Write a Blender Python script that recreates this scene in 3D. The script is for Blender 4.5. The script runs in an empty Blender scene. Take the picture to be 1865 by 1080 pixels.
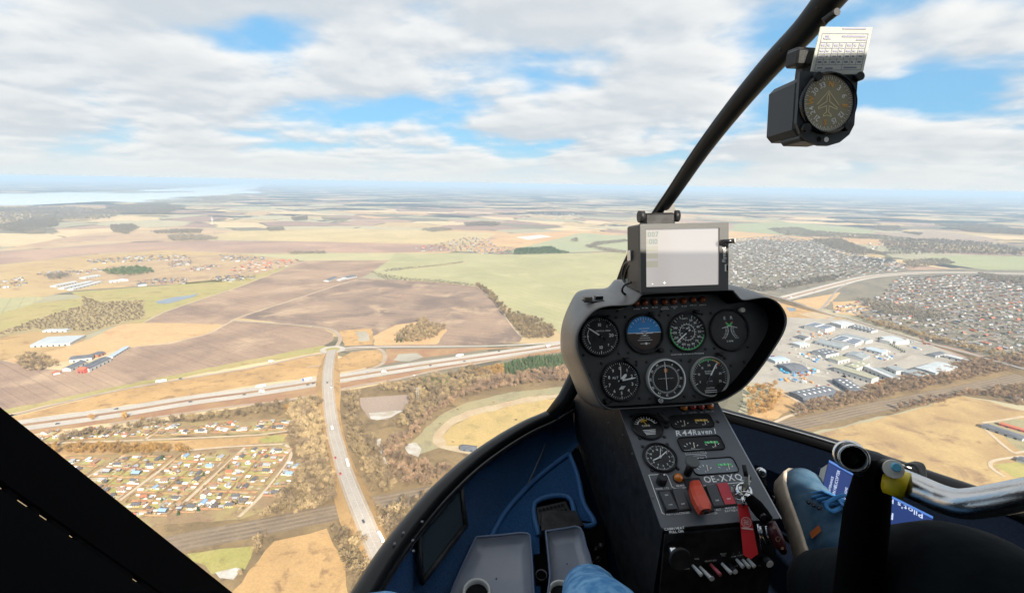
import bpy, math, random
import numpy as np
from mathutils import Vector, Matrix, geometry
random.seed(7); rng = np.random.default_rng(7)
scene = bpy.context.scene
COL = scene.collection
rad = math.radians

# ---------------------------------------------------------------- camera
FPX, CX, CY = 950.0, 932.5, 540.0            # photograph is 1865 x 1080
ALT = 300.0; HAZE_D = 8.5e-5
PITCH = math.atan((540 - 334.5) / FPX); ROLL = math.atan(0.01675)
cF = Vector((0, math.cos(PITCH), -math.sin(PITCH)))
_R = Vector((1, 0, 0)); _U = Vector((0, math.sin(PITCH), math.cos(PITCH)))
cR = _R * math.cos(ROLL) + _U * math.sin(ROLL)
cU = -_R * math.sin(ROLL) + _U * math.cos(ROLL)
CAM = Vector((0, 0, ALT))
cd = bpy.data.cameras.new('camera'); cam = bpy.data.objects.new('camera', cd); COL.objects.link(cam)
cam.matrix_world = Matrix(((cR.x, cU.x, -cF.x, CAM.x), (cR.y, cU.y, -cF.y, CAM.y), (cR.z, cU.z, -cF.z, CAM.z), (0, 0, 0, 1)))
cd.sensor_fit = 'HORIZONTAL'; cd.sensor_width = 36; cd.lens = 36 * FPX / 1865
cd.clip_start = 0.02; cd.clip_end = 200000
scene.camera = cam

# ---------------------------------------------------------------- world, sun, exposure
SUN_AZ, SUN_EL = rad(158), rad(31)           # azimuth clockwise from +Y (forward): behind the cabin, to the right
sun_dir = Vector((math.sin(SUN_AZ) * math.cos(SUN_EL), math.cos(SUN_AZ) * math.cos(SUN_EL), math.sin(SUN_EL)))
sd = bpy.data.lights.new('sun', 'SUN'); sd.energy = 5.0; sd.angle = rad(0.6); sd.color = (1.0, 0.92, 0.79)
so = bpy.data.objects.new('sun', sd); COL.objects.link(so)
so.rotation_euler = sun_dir.to_track_quat('Z', 'Y').to_euler(); so.location = (0, 0, 400)
w = bpy.data.worlds.new('World'); scene.world = w; w.use_nodes = True
def nd(t, typ, ins=None, **kw):
    n = t.nodes.new(typ)
    for k, v in kw.items(): setattr(n, k, v)
    for k, v in (ins or {}).items():
        if hasattr(v, 'is_linked') or isinstance(v, bpy.types.NodeSocket): t.links.new(v, n.inputs[k])
        else: n.inputs[k].default_value = v
    return n
def mth(t, op, a, b=0.0, c=None, clamp=False):
    n = t.nodes.new('ShaderNodeMath'); n.operation = op; n.use_clamp = clamp
    for i, v in enumerate((a, b) if c is None else (a, b, c)):
        if isinstance(v, bpy.types.NodeSocket): t.links.new(v, n.inputs[i])
        else: n.inputs[i].default_value = v
    return n.outputs[0]
def mixc(t, f, a, b):
    n = t.nodes.new('ShaderNodeMix'); n.data_type = 'RGBA'
    for i, v in ((0, f), (6, a), (7, b)):
        if isinstance(v, bpy.types.NodeSocket): t.links.new(v, n.inputs[i])
        else: n.inputs[i].default_value = v if i == 0 else (*v[:3], 1)
    return n.outputs[2]
def smooth(t, v, lo, hi):
    n = t.nodes.new('ShaderNodeMapRange'); n.interpolation_type = 'SMOOTHSTEP'
    t.links.new(v, n.inputs[0]); n.inputs[1].default_value = lo; n.inputs[2].default_value = hi
    return n.outputs[0]
def vmath(t, op, a, b=None):
    n = t.nodes.new('ShaderNodeVectorMath'); n.operation = op
    for i, v in enumerate((a, b)):
        if v is None: continue
        if isinstance(v, bpy.types.NodeSocket): t.links.new(v, n.inputs[i])
        else: n.inputs[i].default_value = v
    return n
def noise(t, vec, scale, detail=4, rough=0.55, dist=0.0):
    return nd(t, 'ShaderNodeTexNoise', {'Vector': vec, 'Scale': scale, 'Detail': detail, 'Roughness': rough, 'Distortion': dist}).outputs[0]
def build_world():
    t = w.node_tree; t.nodes.clear()
    sky = nd(t, 'ShaderNodeTexSky'); sky.sky_type = 'NISHITA'; sky.sun_disc = False
    sky.sun_elevation = SUN_EL; sky.sun_rotation = SUN_AZ; sky.air_density = 1.0; sky.dust_density = 0.6; sky.ozone_density = 1.6
    tc = nd(t, 'ShaderNodeTexCoord'); sep = nd(t, 'ShaderNodeSeparateXYZ', {0: tc.outputs['Generated']})
    z = sep.outputs[2]; zc = mth(t, 'MAXIMUM', z, 0.0); den = mth(t, 'ADD', zc, 0.19)
    px = mth(t, 'DIVIDE', sep.outputs[0], den); py = mth(t, 'DIVIDE', sep.outputs[1], den)
    def field(ox, oy):
        v = nd(t, 'ShaderNodeCombineXYZ', {0: mth(t, 'ADD', px, ox), 1: mth(t, 'ADD', py, oy), 2: 0.0}).outputs[0]
        big = noise(t, v, 0.6, 2, 0.5); mid = noise(t, v, 1.45, 8, 0.5, 0.1)
        return mth(t, 'ADD', mth(t, 'MULTIPLY', big, 0.5), mth(t, 'MULTIPLY', mid, 0.62))
    OX, OY = CLOUD_OFF
    a = field(OX, OY); b = field(OX + sun_dir.x * 0.12, OY + sun_dir.y * 0.12)
    cov = smooth(t, a, 0.462, 0.575)
    lit = smooth(t, mth(t, 'SUBTRACT', a, b), -0.06, 0.07)
    thick = smooth(t, a, 0.56, 0.68)
    # radiances are divided by the background strength (0.1)
    c_dark = (3.05, 3.25, 3.45); c_lit = (4.5, 4.45, 4.35)
    cl = mixc(t, lit, c_dark, c_lit)
    cl = mixc(t, mth(t, 'MULTIPLY', thick, 0.55), cl, (3.2, 3.32, 3.42))
    blue = vmath(t, 'MULTIPLY', sky.outputs[0], (0.46, 0.60, 0.68)).outputs[0]
    blue = mixc(t, 0.7, vmath(t, 'ADD', blue, (0.35, 0.5, 0.55)).outputs[0], (1.05, 2.45, 3.9))
    colr = mixc(t, mth(t, 'MULTIPLY', cov, 0.95), blue, cl)
    hz = smooth(t, z, 0.0, 0.075)
    hzf = mth(t, 'MULTIPLY', mth(t, 'SUBTRACT', 1.0, hz), 0.92)
    colr = mixc(t, hzf, colr, (3.8, 3.95, 3.95))
    bg = nd(t, 'ShaderNodeBackground', {'Color': colr, 'Strength': 0.1})
    out = nd(t, 'ShaderNodeOutputWorld', {'Surface': bg.outputs[0]})
CLOUD_OFF = (6.0, 6.0)
build_world()
vs = scene.view_settings; vs.view_transform = 'Standard'; vs.look = 'None'; vs.gamma = 1.0; vs.use_curve_mapping = False
vs.exposure = 1.15
cy = scene.cycles
cy.use_denoising = True
try: cy.denoiser = 'OPENIMAGEDENOISE'
except Exception: pass
cy.use_adaptive_sampling = True; cy.adaptive_threshold = 0.02
cy.max_bounces = 4; cy.diffuse_bounces = 2; cy.glossy_bounces = 3; cy.transparent_max_bounces = 16; cy.volume_bounces = 0
cy.transmission_bounces = 3; cy.caustics_reflective = False; cy.caustics_refractive = False; cy.sample_clamp_indirect = 4.0

# ---------------------------------------------------------------- pixel -> place
def ray(x, y): return cF + cR * ((x - CX) / FPX) - cU * ((y - CY) / FPX)
def P(x, y, d): return CAM + ray(x, y) * d                      # d = depth along the view axis
def G(x, y, z=0.0):                                             # where the ray meets the level z
    r = ray(x, y)
    if r.z > -0.0045: r = Vector((r.x, r.y, -0.0045))
    return CAM + r * ((z - ALT) / r.z)
def onplane(x, y, o, n):
    r = ray(x, y); return CAM + r * ((o - CAM).dot(n) / r.dot(n))

# ---------------------------------------------------------------- materials
MATS = {}
def mat(name, col, rough=0.6, metal=0.0, col2=None, scale=40.0, bump=0.0, bscale=None, spec=0.5, emit=None, coat=0.0, var=0.0, detail=4, coords='Object', sheen=0.0, stretch=None):
    if name in MATS: return MATS[name]
    m = bpy.data.materials.new(name); m.use_nodes = True; t = m.node_tree
    b = t.nodes['Principled BSDF']
    b.inputs['Roughness'].default_value = rough; b.inputs['Metallic'].default_value = metal
    b.inputs['Specular IOR Level'].default_value = spec
    if coat: b.inputs['Coat Weight'].default_value = coat; b.inputs['Coat Roughness'].default_value = 0.08
    if sheen: b.inputs['Sheen Weight'].default_value = sheen
    tc = nd(t, 'ShaderNodeTexCoord'); vec = tc.outputs[coords]
    if stretch: vec = vmath(t, 'MULTIPLY', vec, stretch).outputs[0]
    c = (*col, 1); cs = None
    if col2 is not None:
        f = smooth(t, noise(t, vec, scale, detail), 0.35, 0.65); cs = mixc(t, f, col, col2)
    if var:
        oi = nd(t, 'ShaderNodeObjectInfo'); v = mth(t, 'MULTIPLY_ADD', oi.outputs['Random'], var, 1 - var / 2)
        cs = vmath(t, 'MULTIPLY', cs if cs else vmath(t, 'ADD', col, (0, 0, 0)).outputs[0], nd(t, 'ShaderNodeCombineXYZ', {0: v, 1: v, 2: v}).outputs[0]).outputs[0]
    if cs is not None: t.links.new(cs, b.inputs['Base Color'])
    else: b.inputs['Base Color'].default_value = c
    if bump:
        bn = nd(t, 'ShaderNodeBump', {'Strength': bump, 'Distance': 0.002 if coords == 'Object' else 0.5, 'Height': noise(t, vec, bscale or scale * 3, 5)})
        t.links.new(bn.outputs[0], b.inputs['Normal'])
    if emit:
        b.inputs['Emission Color'].default_value = (*emit[:3], 1); b.inputs['Emission Strength'].default_value = emit[3]
    MATS[name] = m; return m
def landmat(name, c1, c2, c3=None, big=0.006, mid=0.03, fine=0.35, streak=None, sstr=0.25, rough=0.95, tram=None):
    """ground cover: two tones by broad mottling, a third by finer patches, optional tillage streaks"""
    if name in MATS: return MATS[name]
    m = bpy.data.materials.new(name); m.use_nodes = True; t = m.node_tree; b = t.nodes['Principled BSDF']
    b.inputs['Roughness'].default_value = rough; b.inputs['Specular IOR Level'].default_value = 0.15
    pos = nd(t, 'ShaderNodeNewGeometry').outputs['Position']
    c = mixc(t, smooth(t, noise(t, pos, big, 5, 0.6, 0.4), 0.36, 0.66), c1, c2)
    if c3: c = mixc(t, smooth(t, noise(t, pos, mid, 5, 0.65, 0.5), 0.5, 0.7), c, c3)
    f = noise(t, pos, fine, 4, 0.7); k = mth(t, 'MULTIPLY_ADD', f, 0.7, 0.65)
    if streak is not None:
        rot = nd(t, 'ShaderNodeVectorRotate', {'Vector': pos, 'Angle': streak}, rotation_type='Z_AXIS').outputs[0]
        st = noise(t, vmath(t, 'MULTIPLY', rot, (0.004, 0.16, 0.0)).outputs[0], 1.0, 4, 0.7)
        k = mth(t, 'MULTIPLY', k, mth(t, 'MULTIPLY_ADD', st, 2 * sstr, 1 - sstr))
        if tram:
            sy = nd(t, 'ShaderNodeSeparateXYZ', {0: rot}).outputs[1]; fr = mth(t, 'FRACT', mth(t, 'DIVIDE', sy, tram)); k = mth(t, 'MULTIPLY', k, mth(t, 'SUBTRACT', 1.0, mth(t, 'MULTIPLY', mth(t, 'LESS_THAN', fr, 0.09), 0.16)))
    c = vmath(t, 'MULTIPLY', c, nd(t, 'ShaderNodeCombineXYZ', {0: k, 1: k, 2: k}).outputs[0]).outputs[0]
    t.links.new(c, b.inputs['Base Color'])
    MATS[name] = m; return m

# ---------------------------------------------------------------- mesh helpers
def link(o, parent=None):
    COL.objects.link(o)
    if parent is not None: o.parent = parent
    return o
def root_loc(o):
    while o.parent is not None: o = o.parent
    return Vector(o.location)
def tag(o, label=None, cat=None, group=None, kind=None):
    if label: o['label'] = label
    if cat: o['category'] = cat
    if group: o['group'] = group
    if kind: o['kind'] = kind
    return o
def thing(name, loc, label, cat, group=None):
    o = bpy.data.objects.new(name, None); o.empty_display_size = 0.05; o.location = loc; link(o)
    return tag(o, label, cat, group)
class MB:
    def __init__(s): s.v = []; s.f = []; s.m = []; s.sm = []
    def add(s, vs, fs, mi=0, smooth=False):
        n = len(s.v); s.v += [Vector(q) for q in vs]
        for fc in fs: s.f.append([i + n for i in fc]); s.m.append(mi); s.sm.append(smooth)
        return s
    def box(s, c, ax, ay, az, mi=0, bevel=0.0):
        c, ax, ay, az = map(Vector, (c, ax, ay, az))            # half-axis vectors
        if bevel <= 0:
            vs = [c + ax * i + ay * j + az * k for i in (-1, 1) for j in (-1, 1) for k in (-1, 1)]
            return s.add(vs, [(0, 1, 3, 2), (4, 6, 7, 5), (0, 4, 5, 1), (2, 3, 7, 6), (0, 2, 6, 4), (1, 5, 7, 3)], mi)
        L = [max(a.length, 1e-9) for a in (ax, ay, az)]; b = min(bevel, min(L) * 0.95); k = [1 - b / l for l in L]
        vs = []; idx = {}
        for sx in (-1, 1):
            for sy in (-1, 1):
                for sz in (-1, 1):
                    for d in range(3):
                        q = [sx * k[0], sy * k[1], sz * k[2]]; q[d] = (sx, sy, sz)[d]
                        idx[(sx, sy, sz, d)] = len(vs); vs.append(c + ax * q[0] + ay * q[1] + az * q[2])
        fs = []
        for d in range(3):
            o = [i for i in range(3) if i != d]
            for sg in (-1, 1):
                q = []
                for a_, b_ in ((-1, -1), (1, -1), (1, 1), (-1, 1)):
                    t_ = [0, 0, 0]; t_[d] = sg; t_[o[0]] = a_; t_[o[1]] = b_; q.append(idx[(*t_, d)])
                fs.append(q)
        for d in range(3):                                       # edges along axis d
            o = [i for i in range(3) if i != d]
            for a_ in (-1, 1):
                for b_ in (-1, 1):
                    q = []
                    for sg, which in ((-1, 0), (1, 0), (1, 1), (-1, 1)):
                        t_ = [0, 0, 0]; t_[d] = sg; t_[o[0]] = a_; t_[o[1]] = b_; q.append(idx[(*t_, o[which])])
                    fs.append(q)
        for sx in (-1, 1):
            for sy in (-1, 1):
                for sz in (-1, 1): fs.append([idx[(sx, sy, sz, d)] for d in range(3)])
        return s.add(vs, fs, mi)
    def grid(s, rows, mi=0, smooth=True, closed=False, flip=False):
        nr, nc = len(rows), len(rows[0]); vs = [q for r_ in rows for q in r_]; fs = []
        for i in range(nr - 1):
            for j in range(nc if closed else nc - 1):
                a, b = i * nc + j, i * nc + (j + 1) % nc
                fs.append((a, b, b + nc, a + nc) if not flip else (a, a + nc, b + nc, b))
        return s.add(vs, fs, mi, smooth)
    def tube(s, pts, r, seg=10, mi=0, caps=True, smooth=True, up=None, flat=1.0):
        pts = [Vector(q) for q in pts]; n = len(pts); rr = r if hasattr(r, '__len__') else [r] * n; rows = []
        prev = Vector(up) if up is not None else None
        for i, q in enumerate(pts):
            d = (pts[min(i + 1, n - 1)] - pts[max(i - 1, 0)]).normalized()
            if prev is None: prev = d.orthogonal()
            x = (prev - d * prev.dot(d)).normalized(); y = d.cross(x)
            if up is None: prev = x
            rows.append([q + (x * math.cos(a) + y * math.sin(a) * flat) * rr[i] for a in (2 * math.pi * k / seg for k in range(seg))])
        s.grid(rows, mi, smooth, closed=True)
        if caps:
            for r_, fl in ((rows[0], True), (rows[-1], False)):
                s.add(r_, [list(range(seg))[::-1] if fl else list(range(seg))], mi)
        return s
    def lathe(s, o, ax, prof, seg=24, mi=0, smooth=True, cap0=False, cap1=False, xdir=None):
        ax = Vector(ax).normalized(); x = (Vector(xdir) - ax * Vector(xdir).dot(ax)).normalized() if xdir is not None else ax.orthogonal().normalized(); y = ax.cross(x); o = Vector(o)
        rows = [[o + ax * h + (x * math.cos(a) + y * math.sin(a)) * r_ for a in (2 * math.pi * k / seg for k in range(seg))] for r_, h in prof]
        s.grid(rows, mi, smooth, closed=True)
        if cap0: s.add(rows[0], [list(range(seg))[::-1]], mi)
        if cap1: s.add(rows[-1], [list(range(seg))], mi)
        return s
    def disc(s, o, x, y, r, seg=24, mi=0):
        o, x, y = map(Vector, (o, x, y))
        return s.add([o + (x * math.cos(2 * math.pi * k / seg) + y * math.sin(2 * math.pi * k / seg)) * r for k in range(seg)], [list(range(seg))], mi)
    def poly(s, pts, mi=0):
        pts = [Vector(q) for q in pts]; tr = geometry.tessellate_polygon([pts]); return s.add(pts, [list(q) for q in tr], mi)
    def prism(s, pts, off, mi=0, both=True, smooth=False):
        pts = [Vector(q) for q in pts]; off = Vector(off); n = len(pts)
        s.poly([q + off for q in pts], mi)
        if both: s.poly(pts, mi)
        return s.add(pts + [q + off for q in pts], [(i, (i + 1) % n, n + (i + 1) % n, n + i) for i in range(n)], mi, smooth)
    def mesh(s, name, mats, loc=Vector((0, 0, 0)), recalc=True):
        me = bpy.data.meshes.new(name)
        me.from_pydata([tuple(q - loc) for q in s.v], [], s.f)
        for m_ in (mats if isinstance(mats, (list, tuple)) else [mats]): me.materials.append(m_)
        me.polygons.foreach_set('material_index', s.m); me.polygons.foreach_set('use_smooth', s.sm)
        if recalc:
            import bmesh
            bm = bmesh.new(); bm.from_mesh(me); bmesh.ops.remove_doubles(bm, verts=bm.verts, dist=1e-6)
            bmesh.ops.recalc_face_normals(bm, faces=bm.faces); bm.to_mesh(me); bm.free()
        me.update(); return me
    def build(s, name, mats, parent=None, recalc=True, loc=None):
        if parent is not None: L = root_loc(parent)
        elif loc is not None: L = Vector(loc)
        else:
            c = sum(s.v, Vector()) / len(s.v); L = Vector((c.x, c.y, min(q.z for q in s.v)))
        o = bpy.data.objects.new(name, s.mesh(name, mats, L, recalc))
        if parent is None: o.location = L
        return link(o, parent)
def fast_mesh(name, V, F, mats, mi=None, smooth=False):
    """numpy triangles / quads -> mesh"""
    me = bpy.data.meshes.new(name); V = np.asarray(V, np.float32); F = np.asarray(F, np.int32); k = F.shape[1]
    me.vertices.add(len(V)); me.vertices.foreach_set('co', V.ravel())
    me.loops.add(F.size); me.loops.foreach_set('vertex_index', F.ravel())
    me.polygons.add(len(F)); me.polygons.foreach_set('loop_start', np.arange(0, F.size, k, dtype=np.int32)); me.polygons.foreach_set('loop_total', np.full(len(F), k, np.int32))
    for m_ in (mats if isinstance(mats, (list, tuple)) else [mats]): me.materials.append(m_)
    if mi is not None: me.polygons.foreach_set('material_index', np.asarray(mi, np.int32))
    me.update(calc_edges=True); me.validate(); return me
def curve_pts(pts, n=8):
    """Catmull-Rom through pts"""
    pts = [Vector(q) for q in pts]; out = []
    for i in range(len(pts) - 1):
        p0, p1, p2, p3 = pts[max(i - 1, 0)], pts[i], pts[i + 1], pts[min(i + 2, len(pts) - 1)]
        for k in range(n):
            t = k / n; out.append(0.5 * ((2 * p1) + (p2 - p0) * t + (2 * p0 - 5 * p1 + 4 * p2 - p3) * t * t + (3 * p1 - p0 - 3 * p2 + p3) * t ** 3))
    return out + [pts[-1]]

# ---- lettering: every glyph is turned into a flat mesh once
GLY = {}
def load_glyphs():
    dg = None
    for ch in "ABCDEFGHIKLMNOPQRSTUVWXYZabcdefghilmnoprstuvy0123456789-+'.%":
        c = bpy.data.curves.new('glyph', 'FONT'); c.body = ch; c.size = 1.0; c.resolution_u = 2; c.offset = 0.014
        o = bpy.data.objects.new('glyph', c); COL.objects.link(o); dg = bpy.context.evaluated_depsgraph_get(); me = bpy.data.meshes.new_from_object(o.evaluated_get(dg))
        V = [(v.co.x, v.co.y) for v in me.vertices]; x0 = min(v[0] for v in V); x1 = max(v[0] for v in V)
        GLY[ch] = ([(x - x0, y - 0.35) for x, y in V], [list(p_.vertices) for p_ in me.polygons], x1 - x0)
        bpy.data.objects.remove(o); bpy.data.curves.remove(c); bpy.data.meshes.remove(me)
load_glyphs()
# ================================================================ LANDSCAPE
STRAW = landmat('straw', (0.40, 0.27, 0.125), (0.34, 0.235, 0.115), (0.28, 0.17, 0.085), 0.008, 0.03, 0.3)
STRAW2 = landmat('straw_orange', (0.43, 0.275, 0.125), (0.34, 0.215, 0.10), (0.235, 0.145, 0.075), 0.014, 0.06, 0.45)
STRAWF = landmat('straw_field', (0.47, 0.315, 0.165), (0.43, 0.285, 0.15), (0.40, 0.245, 0.13), 0.006, 0.02, 0.2, streak=0.35, sstr=0.12)
PALE = landmat('pale_straw', (0.45, 0.355, 0.195), (0.39, 0.305, 0.165), None, 0.004, 0.02, 0.2, streak=0.2, sstr=0.12)
SOIL = landmat('ploughed_soil', (0.315, 0.218, 0.153), (0.205, 0.143, 0.11), (0.37, 0.265, 0.18), 0.0055, 0.009, 0.25, streak=0.55, sstr=0.26, tram=18.0)
SOIL2 = landmat('ploughed_soil_dark', (0.285, 0.2, 0.145), (0.165, 0.12, 0.098), (0.38, 0.275, 0.185), 0.0075, 0.011, 0.25, streak=0.25, sstr=0.3, tram=21.0)
SOIL3 = landmat('ploughed_soil_far', (0.28, 0.19, 0.15), (0.38, 0.255, 0.18), None, 0.003, 0.01, 0.2, streak=0.1, sstr=0.15)
GREEN = landmat('winter_crop', (0.335, 0.31, 0.17), (0.29, 0.275, 0.15), (0.375, 0.335, 0.19), 0.004, 0.009, 0.3, streak=0.9, sstr=0.16, tram=24.0)
OLIVE = landmat('meadow', (0.30, 0.265, 0.105), (0.35, 0.28, 0.125), (0.25, 0.20, 0.085), 0.01, 0.03, 0.3)
LAWN = landmat('lawn', (0.28, 0.255, 0.085), (0.34, 0.29, 0.11), (0.23, 0.20, 0.07), 0.02, 0.08, 0.5)
SCRUB = landmat('scrub', (0.17, 0.12, 0.065), (0.25, 0.175, 0.09), (0.12, 0.085, 0.05), 0.02, 0.07, 0.5)
GARDEN = landmat('garden_soil', (0.24, 0.165, 0.095), (0.30, 0.24, 0.11), (0.19, 0.115, 0.075), 0.03, 0.11, 0.6)
REDGR = landmat('reddish_verge', (0.27, 0.15, 0.09), (0.33, 0.21, 0.11), None, 0.02, 0.06, 0.5)
GRAVEL = landmat('gravel_track', (0.46, 0.37, 0.27), (0.40, 0.31, 0.22), None, 0.05, 0.1, 0.7)
CONC = landmat('motorway_concrete', (0.42, 0.38, 0.335), (0.37, 0.335, 0.295), None, 0.02, 0.1, 0.5)
ASPH = landmat('asphalt_pale', (0.30, 0.265, 0.23), (0.255, 0.225, 0.195), None, 0.02, 0.1, 0.5)
ASPHD = landmat('asphalt_shoulder', (0.36, 0.29, 0.225), (0.32, 0.25, 0.19), None, 0.05, 0.1, 0.7)
YARD = landmat('yard_concrete', (0.33, 0.30, 0.26), (0.27, 0.245, 0.215), (0.37, 0.335, 0.28), 0.012, 0.03, 0.4)
BALLAST = landmat('rail_ballast', (0.19, 0.145, 0.10), (0.15, 0.115, 0.085), (0.23, 0.18, 0.12), 0.02, 0.06, 0.6)
SUBURB = landmat('suburb_ground', (0.165, 0.145, 0.115), (0.21, 0.18, 0.13), (0.12, 0.11, 0.09), 0.012, 0.03, 0.25)
SANDY = landmat('bare_sand', (0.41, 0.33, 0.22), (0.37, 0.27, 0.17), None, 0.03, 0.1, 0.5)
SNOWY = landmat('pale_frost', (0.44, 0.42, 0.39), (0.33, 0.28, 0.22), None, 0.05, 0.1, 0.5)
BANK = landmat('bank_grass', (0.26, 0.235, 0.14), (0.30, 0.25, 0.14), (0.22, 0.185, 0.115), 0.02, 0.06, 0.5)
MARK = mat('road_paint', (0.55, 0.53, 0.50), 0.7)
def far_material():
    m = bpy.data.materials.new('farmland'); m.use_nodes = True; t = m.node_tree; b = t.nodes['Principled BSDF']
    b.inputs['Roughness'].default_value = 0.95; b.inputs['Specular IOR Level'].default_value = 0.1
    pos = nd(t, 'ShaderNodeNewGeometry').outputs['Position']
    warp = nd(t, 'ShaderNodeTexNoise', {'Vector': pos, 'Scale': 0.0012, 'Detail': 3}).outputs[1]
    wv = vmath(t, 'MULTIPLY', vmath(t, 'SUBTRACT', warp, (0.5, 0.5, 0.5)).outputs[0], (420, 420, 0)).outputs[0]
    p2 = vmath(t, 'ADD', pos, wv).outputs[0]
    rot = nd(t, 'ShaderNodeVectorRotate', {'Vector': p2, 'Angle': 0.5}, rotation_type='Z_AXIS').outputs[0]
    flat = vmath(t, 'MULTIPLY', rot, (1 / 520., 1 / 330., 0.0)).outputs[0]
    vo = nd(t, 'ShaderNodeTexVoronoi', {'Vector': flat, 'Scale': 1.0, 'Randomness': 0.85}); cell = nd(t, 'ShaderNodeSeparateColor', {0: vo.outputs['Color']})
    ramp = nd(t, 'ShaderNodeValToRGB', {0: cell.outputs[0]}); ramp.color_ramp.interpolation = 'CONSTANT'
    stops = [(0, (0.40, 0.30, 0.17)), (0.16, (0.27, 0.185, 0.145)), (0.30, (0.31, 0.28, 0.19)), (0.46, (0.50, 0.38, 0.23)), (0.60, (0.33, 0.23, 0.17)), (0.72, (0.37, 0.325, 0.215)), (0.84, (0.19, 0.165, 0.12)), (0.93, (0.42, 0.28, 0.16))]
    while len(ramp.color_ramp.elements) < len(stops): ramp.color_ramp.elements.new(0.5)
    for e, (q, c) in zip(ramp.color_ramp.elements, stops): e.position = q; e.color = (*c, 1)
    c = ramp.outputs[0]
    ed = nd(t, 'ShaderNodeTexVoronoi', {'Vector': flat, 'Scale': 1.0, 'Randomness': 0.85}, feature='DISTANCE_TO_EDGE').outputs['Distance']
    hedge = mth(t, 'MULTIPLY', mth(t, 'LESS_THAN', ed, 0.028), mth(t, 'GREATER_THAN', noise(t, pos, 0.004, 3), 0.5))
    c = mixc(t, mth(t, 'MULTIPLY', hedge, 0.75), c, (0.10, 0.09, 0.06))
    # woods: irregular dark patches; more of them far out, where the land is wooded
    dist = nd(t, 'ShaderNodeVectorMath', {0: pos}, operation='LENGTH').outputs['Value']
    fx = nd(t, 'ShaderNodeSeparateXYZ', {0: pos}).outputs[0]
    more = mth(t, 'MULTIPLY', smooth(t, dist, 2500., 9000.), 0.14)
    wn = mth(t, 'ADD', noise(t, vmath(t, 'MULTIPLY', pos, (0.8, 1.3, 0)).outputs[0], 0.0011, 5, 0.62, 0.3), more)
    wood = smooth(t, wn, 0.615, 0.635)
    c = mixc(t, wood, c, mixc(t, noise(t, pos, 0.02, 3), (0.035, 0.042, 0.042), (0.075, 0.072, 0.06)))
    # scattered farms and villages show as pale flecks
    fl = nd(t, 'ShaderNodeTexVoronoi', {'Vector': pos, 'Scale': 0.016, 'Randomness': 1.0}); fd = mth(t, 'LESS_THAN', fl.outputs['Distance'], 0.14)
    vil = smooth(t, noise(t, pos, 0.0016, 3), 0.60, 0.68)
    c = mixc(t, mth(t, 'MULTIPLY', mth(t, 'MULTIPLY', fd, vil), 0.8), c, (0.6, 0.52, 0.46))
    mo = mth(t, 'MULTIPLY_ADD', noise(t, pos, 0.01, 5), 0.5, 0.75)
    c = vmath(t, 'MULTIPLY', c, nd(t, 'ShaderNodeCombineXYZ', {0: mo, 1: mo, 2: mo}).outputs[0]).outputs[0]
    t.links.new(c, b.inputs['Base Color']); return m
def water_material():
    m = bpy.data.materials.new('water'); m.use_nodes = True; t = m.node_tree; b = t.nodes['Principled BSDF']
    b.inputs['Base Color'].default_value = (0.55, 0.60, 0.60, 1); b.inputs['Roughness'].default_value = 0.25; b.inputs['IOR'].default_value = 1.33  # pale base colour imitates sky reflected by the fjord
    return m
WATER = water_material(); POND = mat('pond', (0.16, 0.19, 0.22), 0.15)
RG = 65000.0
mb = MB(); rings = [0, 400, 1500, 5000, 15000, 40000, RG]; seg = 96
rows = [[Vector((max(r_, 0.01) * math.cos(2 * math.pi * k / seg), max(r_, 0.01) * math.sin(2 * math.pi * k / seg), 0)) for k in range(seg)] for r_ in rings]
mb.grid(rows, closed=True, smooth=False)
g = mb.build('ground', far_material(), loc=(0, 0, 0)); tag(g, kind='structure')

def densify(pts, step, amp, closed=True):
    out = []; n = len(pts)
    for i in range(n if closed else n - 1):
        a, b = pts[i], pts[(i + 1) % n]; k = max(1, min(60, int((b - a).length / step)))
        nrm = Vector((-(b - a).y, (b - a).x, 0)); nrm = nrm.normalized() if nrm.length > 0 else nrm
        for j in range(k):
            q = a.lerp(b, j / k); out.append(q + (nrm * random.uniform(-amp, amp) if j else Vector()))
    if not closed: out.append(pts[-1])
    return out
LEVEL = [0]
def sheet(name, px, m, lvl=1, amp=2.2, step=11, z=None, water=False):
    zz = 0.08 + 0.09 * lvl if z is None else z
    pts = [G(x, y, zz) for x, y in px]
    far = max(q.length for q in pts)
    pts = densify(pts, step * max(1, far / 900), amp * max(1, far / 1500))
    o = MB().poly(pts).build(name, m); tag(o, kind='structure'); return o
# ---- fields, named for what grows or lies there
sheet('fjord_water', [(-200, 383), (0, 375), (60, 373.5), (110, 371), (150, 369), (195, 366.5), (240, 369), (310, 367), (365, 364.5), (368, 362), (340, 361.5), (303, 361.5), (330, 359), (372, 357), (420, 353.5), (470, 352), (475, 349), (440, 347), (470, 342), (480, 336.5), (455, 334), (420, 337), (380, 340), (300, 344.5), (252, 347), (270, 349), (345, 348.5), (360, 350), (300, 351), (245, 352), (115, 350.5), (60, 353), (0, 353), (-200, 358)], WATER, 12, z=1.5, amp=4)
sheet('field_soil', [(-400, 700), (0, 655), (60, 668), (120, 674), (180, 655), (237, 633), (310, 626), (375, 610), (425, 584), (455, 586), (545, 594), (590, 599), (606, 607), (606, 620), (588, 630), (440, 660), (220, 705), (0, 752), (-400, 840)], SOIL, 2)
sheet('field_soil', [(262, 588), (300, 568), (378, 542), (433, 524), (489, 502), (556, 475), (640, 474), (709, 474), (676, 497), (660, 505), (622, 517), (436, 578), (407, 591), (330, 588)], SOIL, 2)
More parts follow.
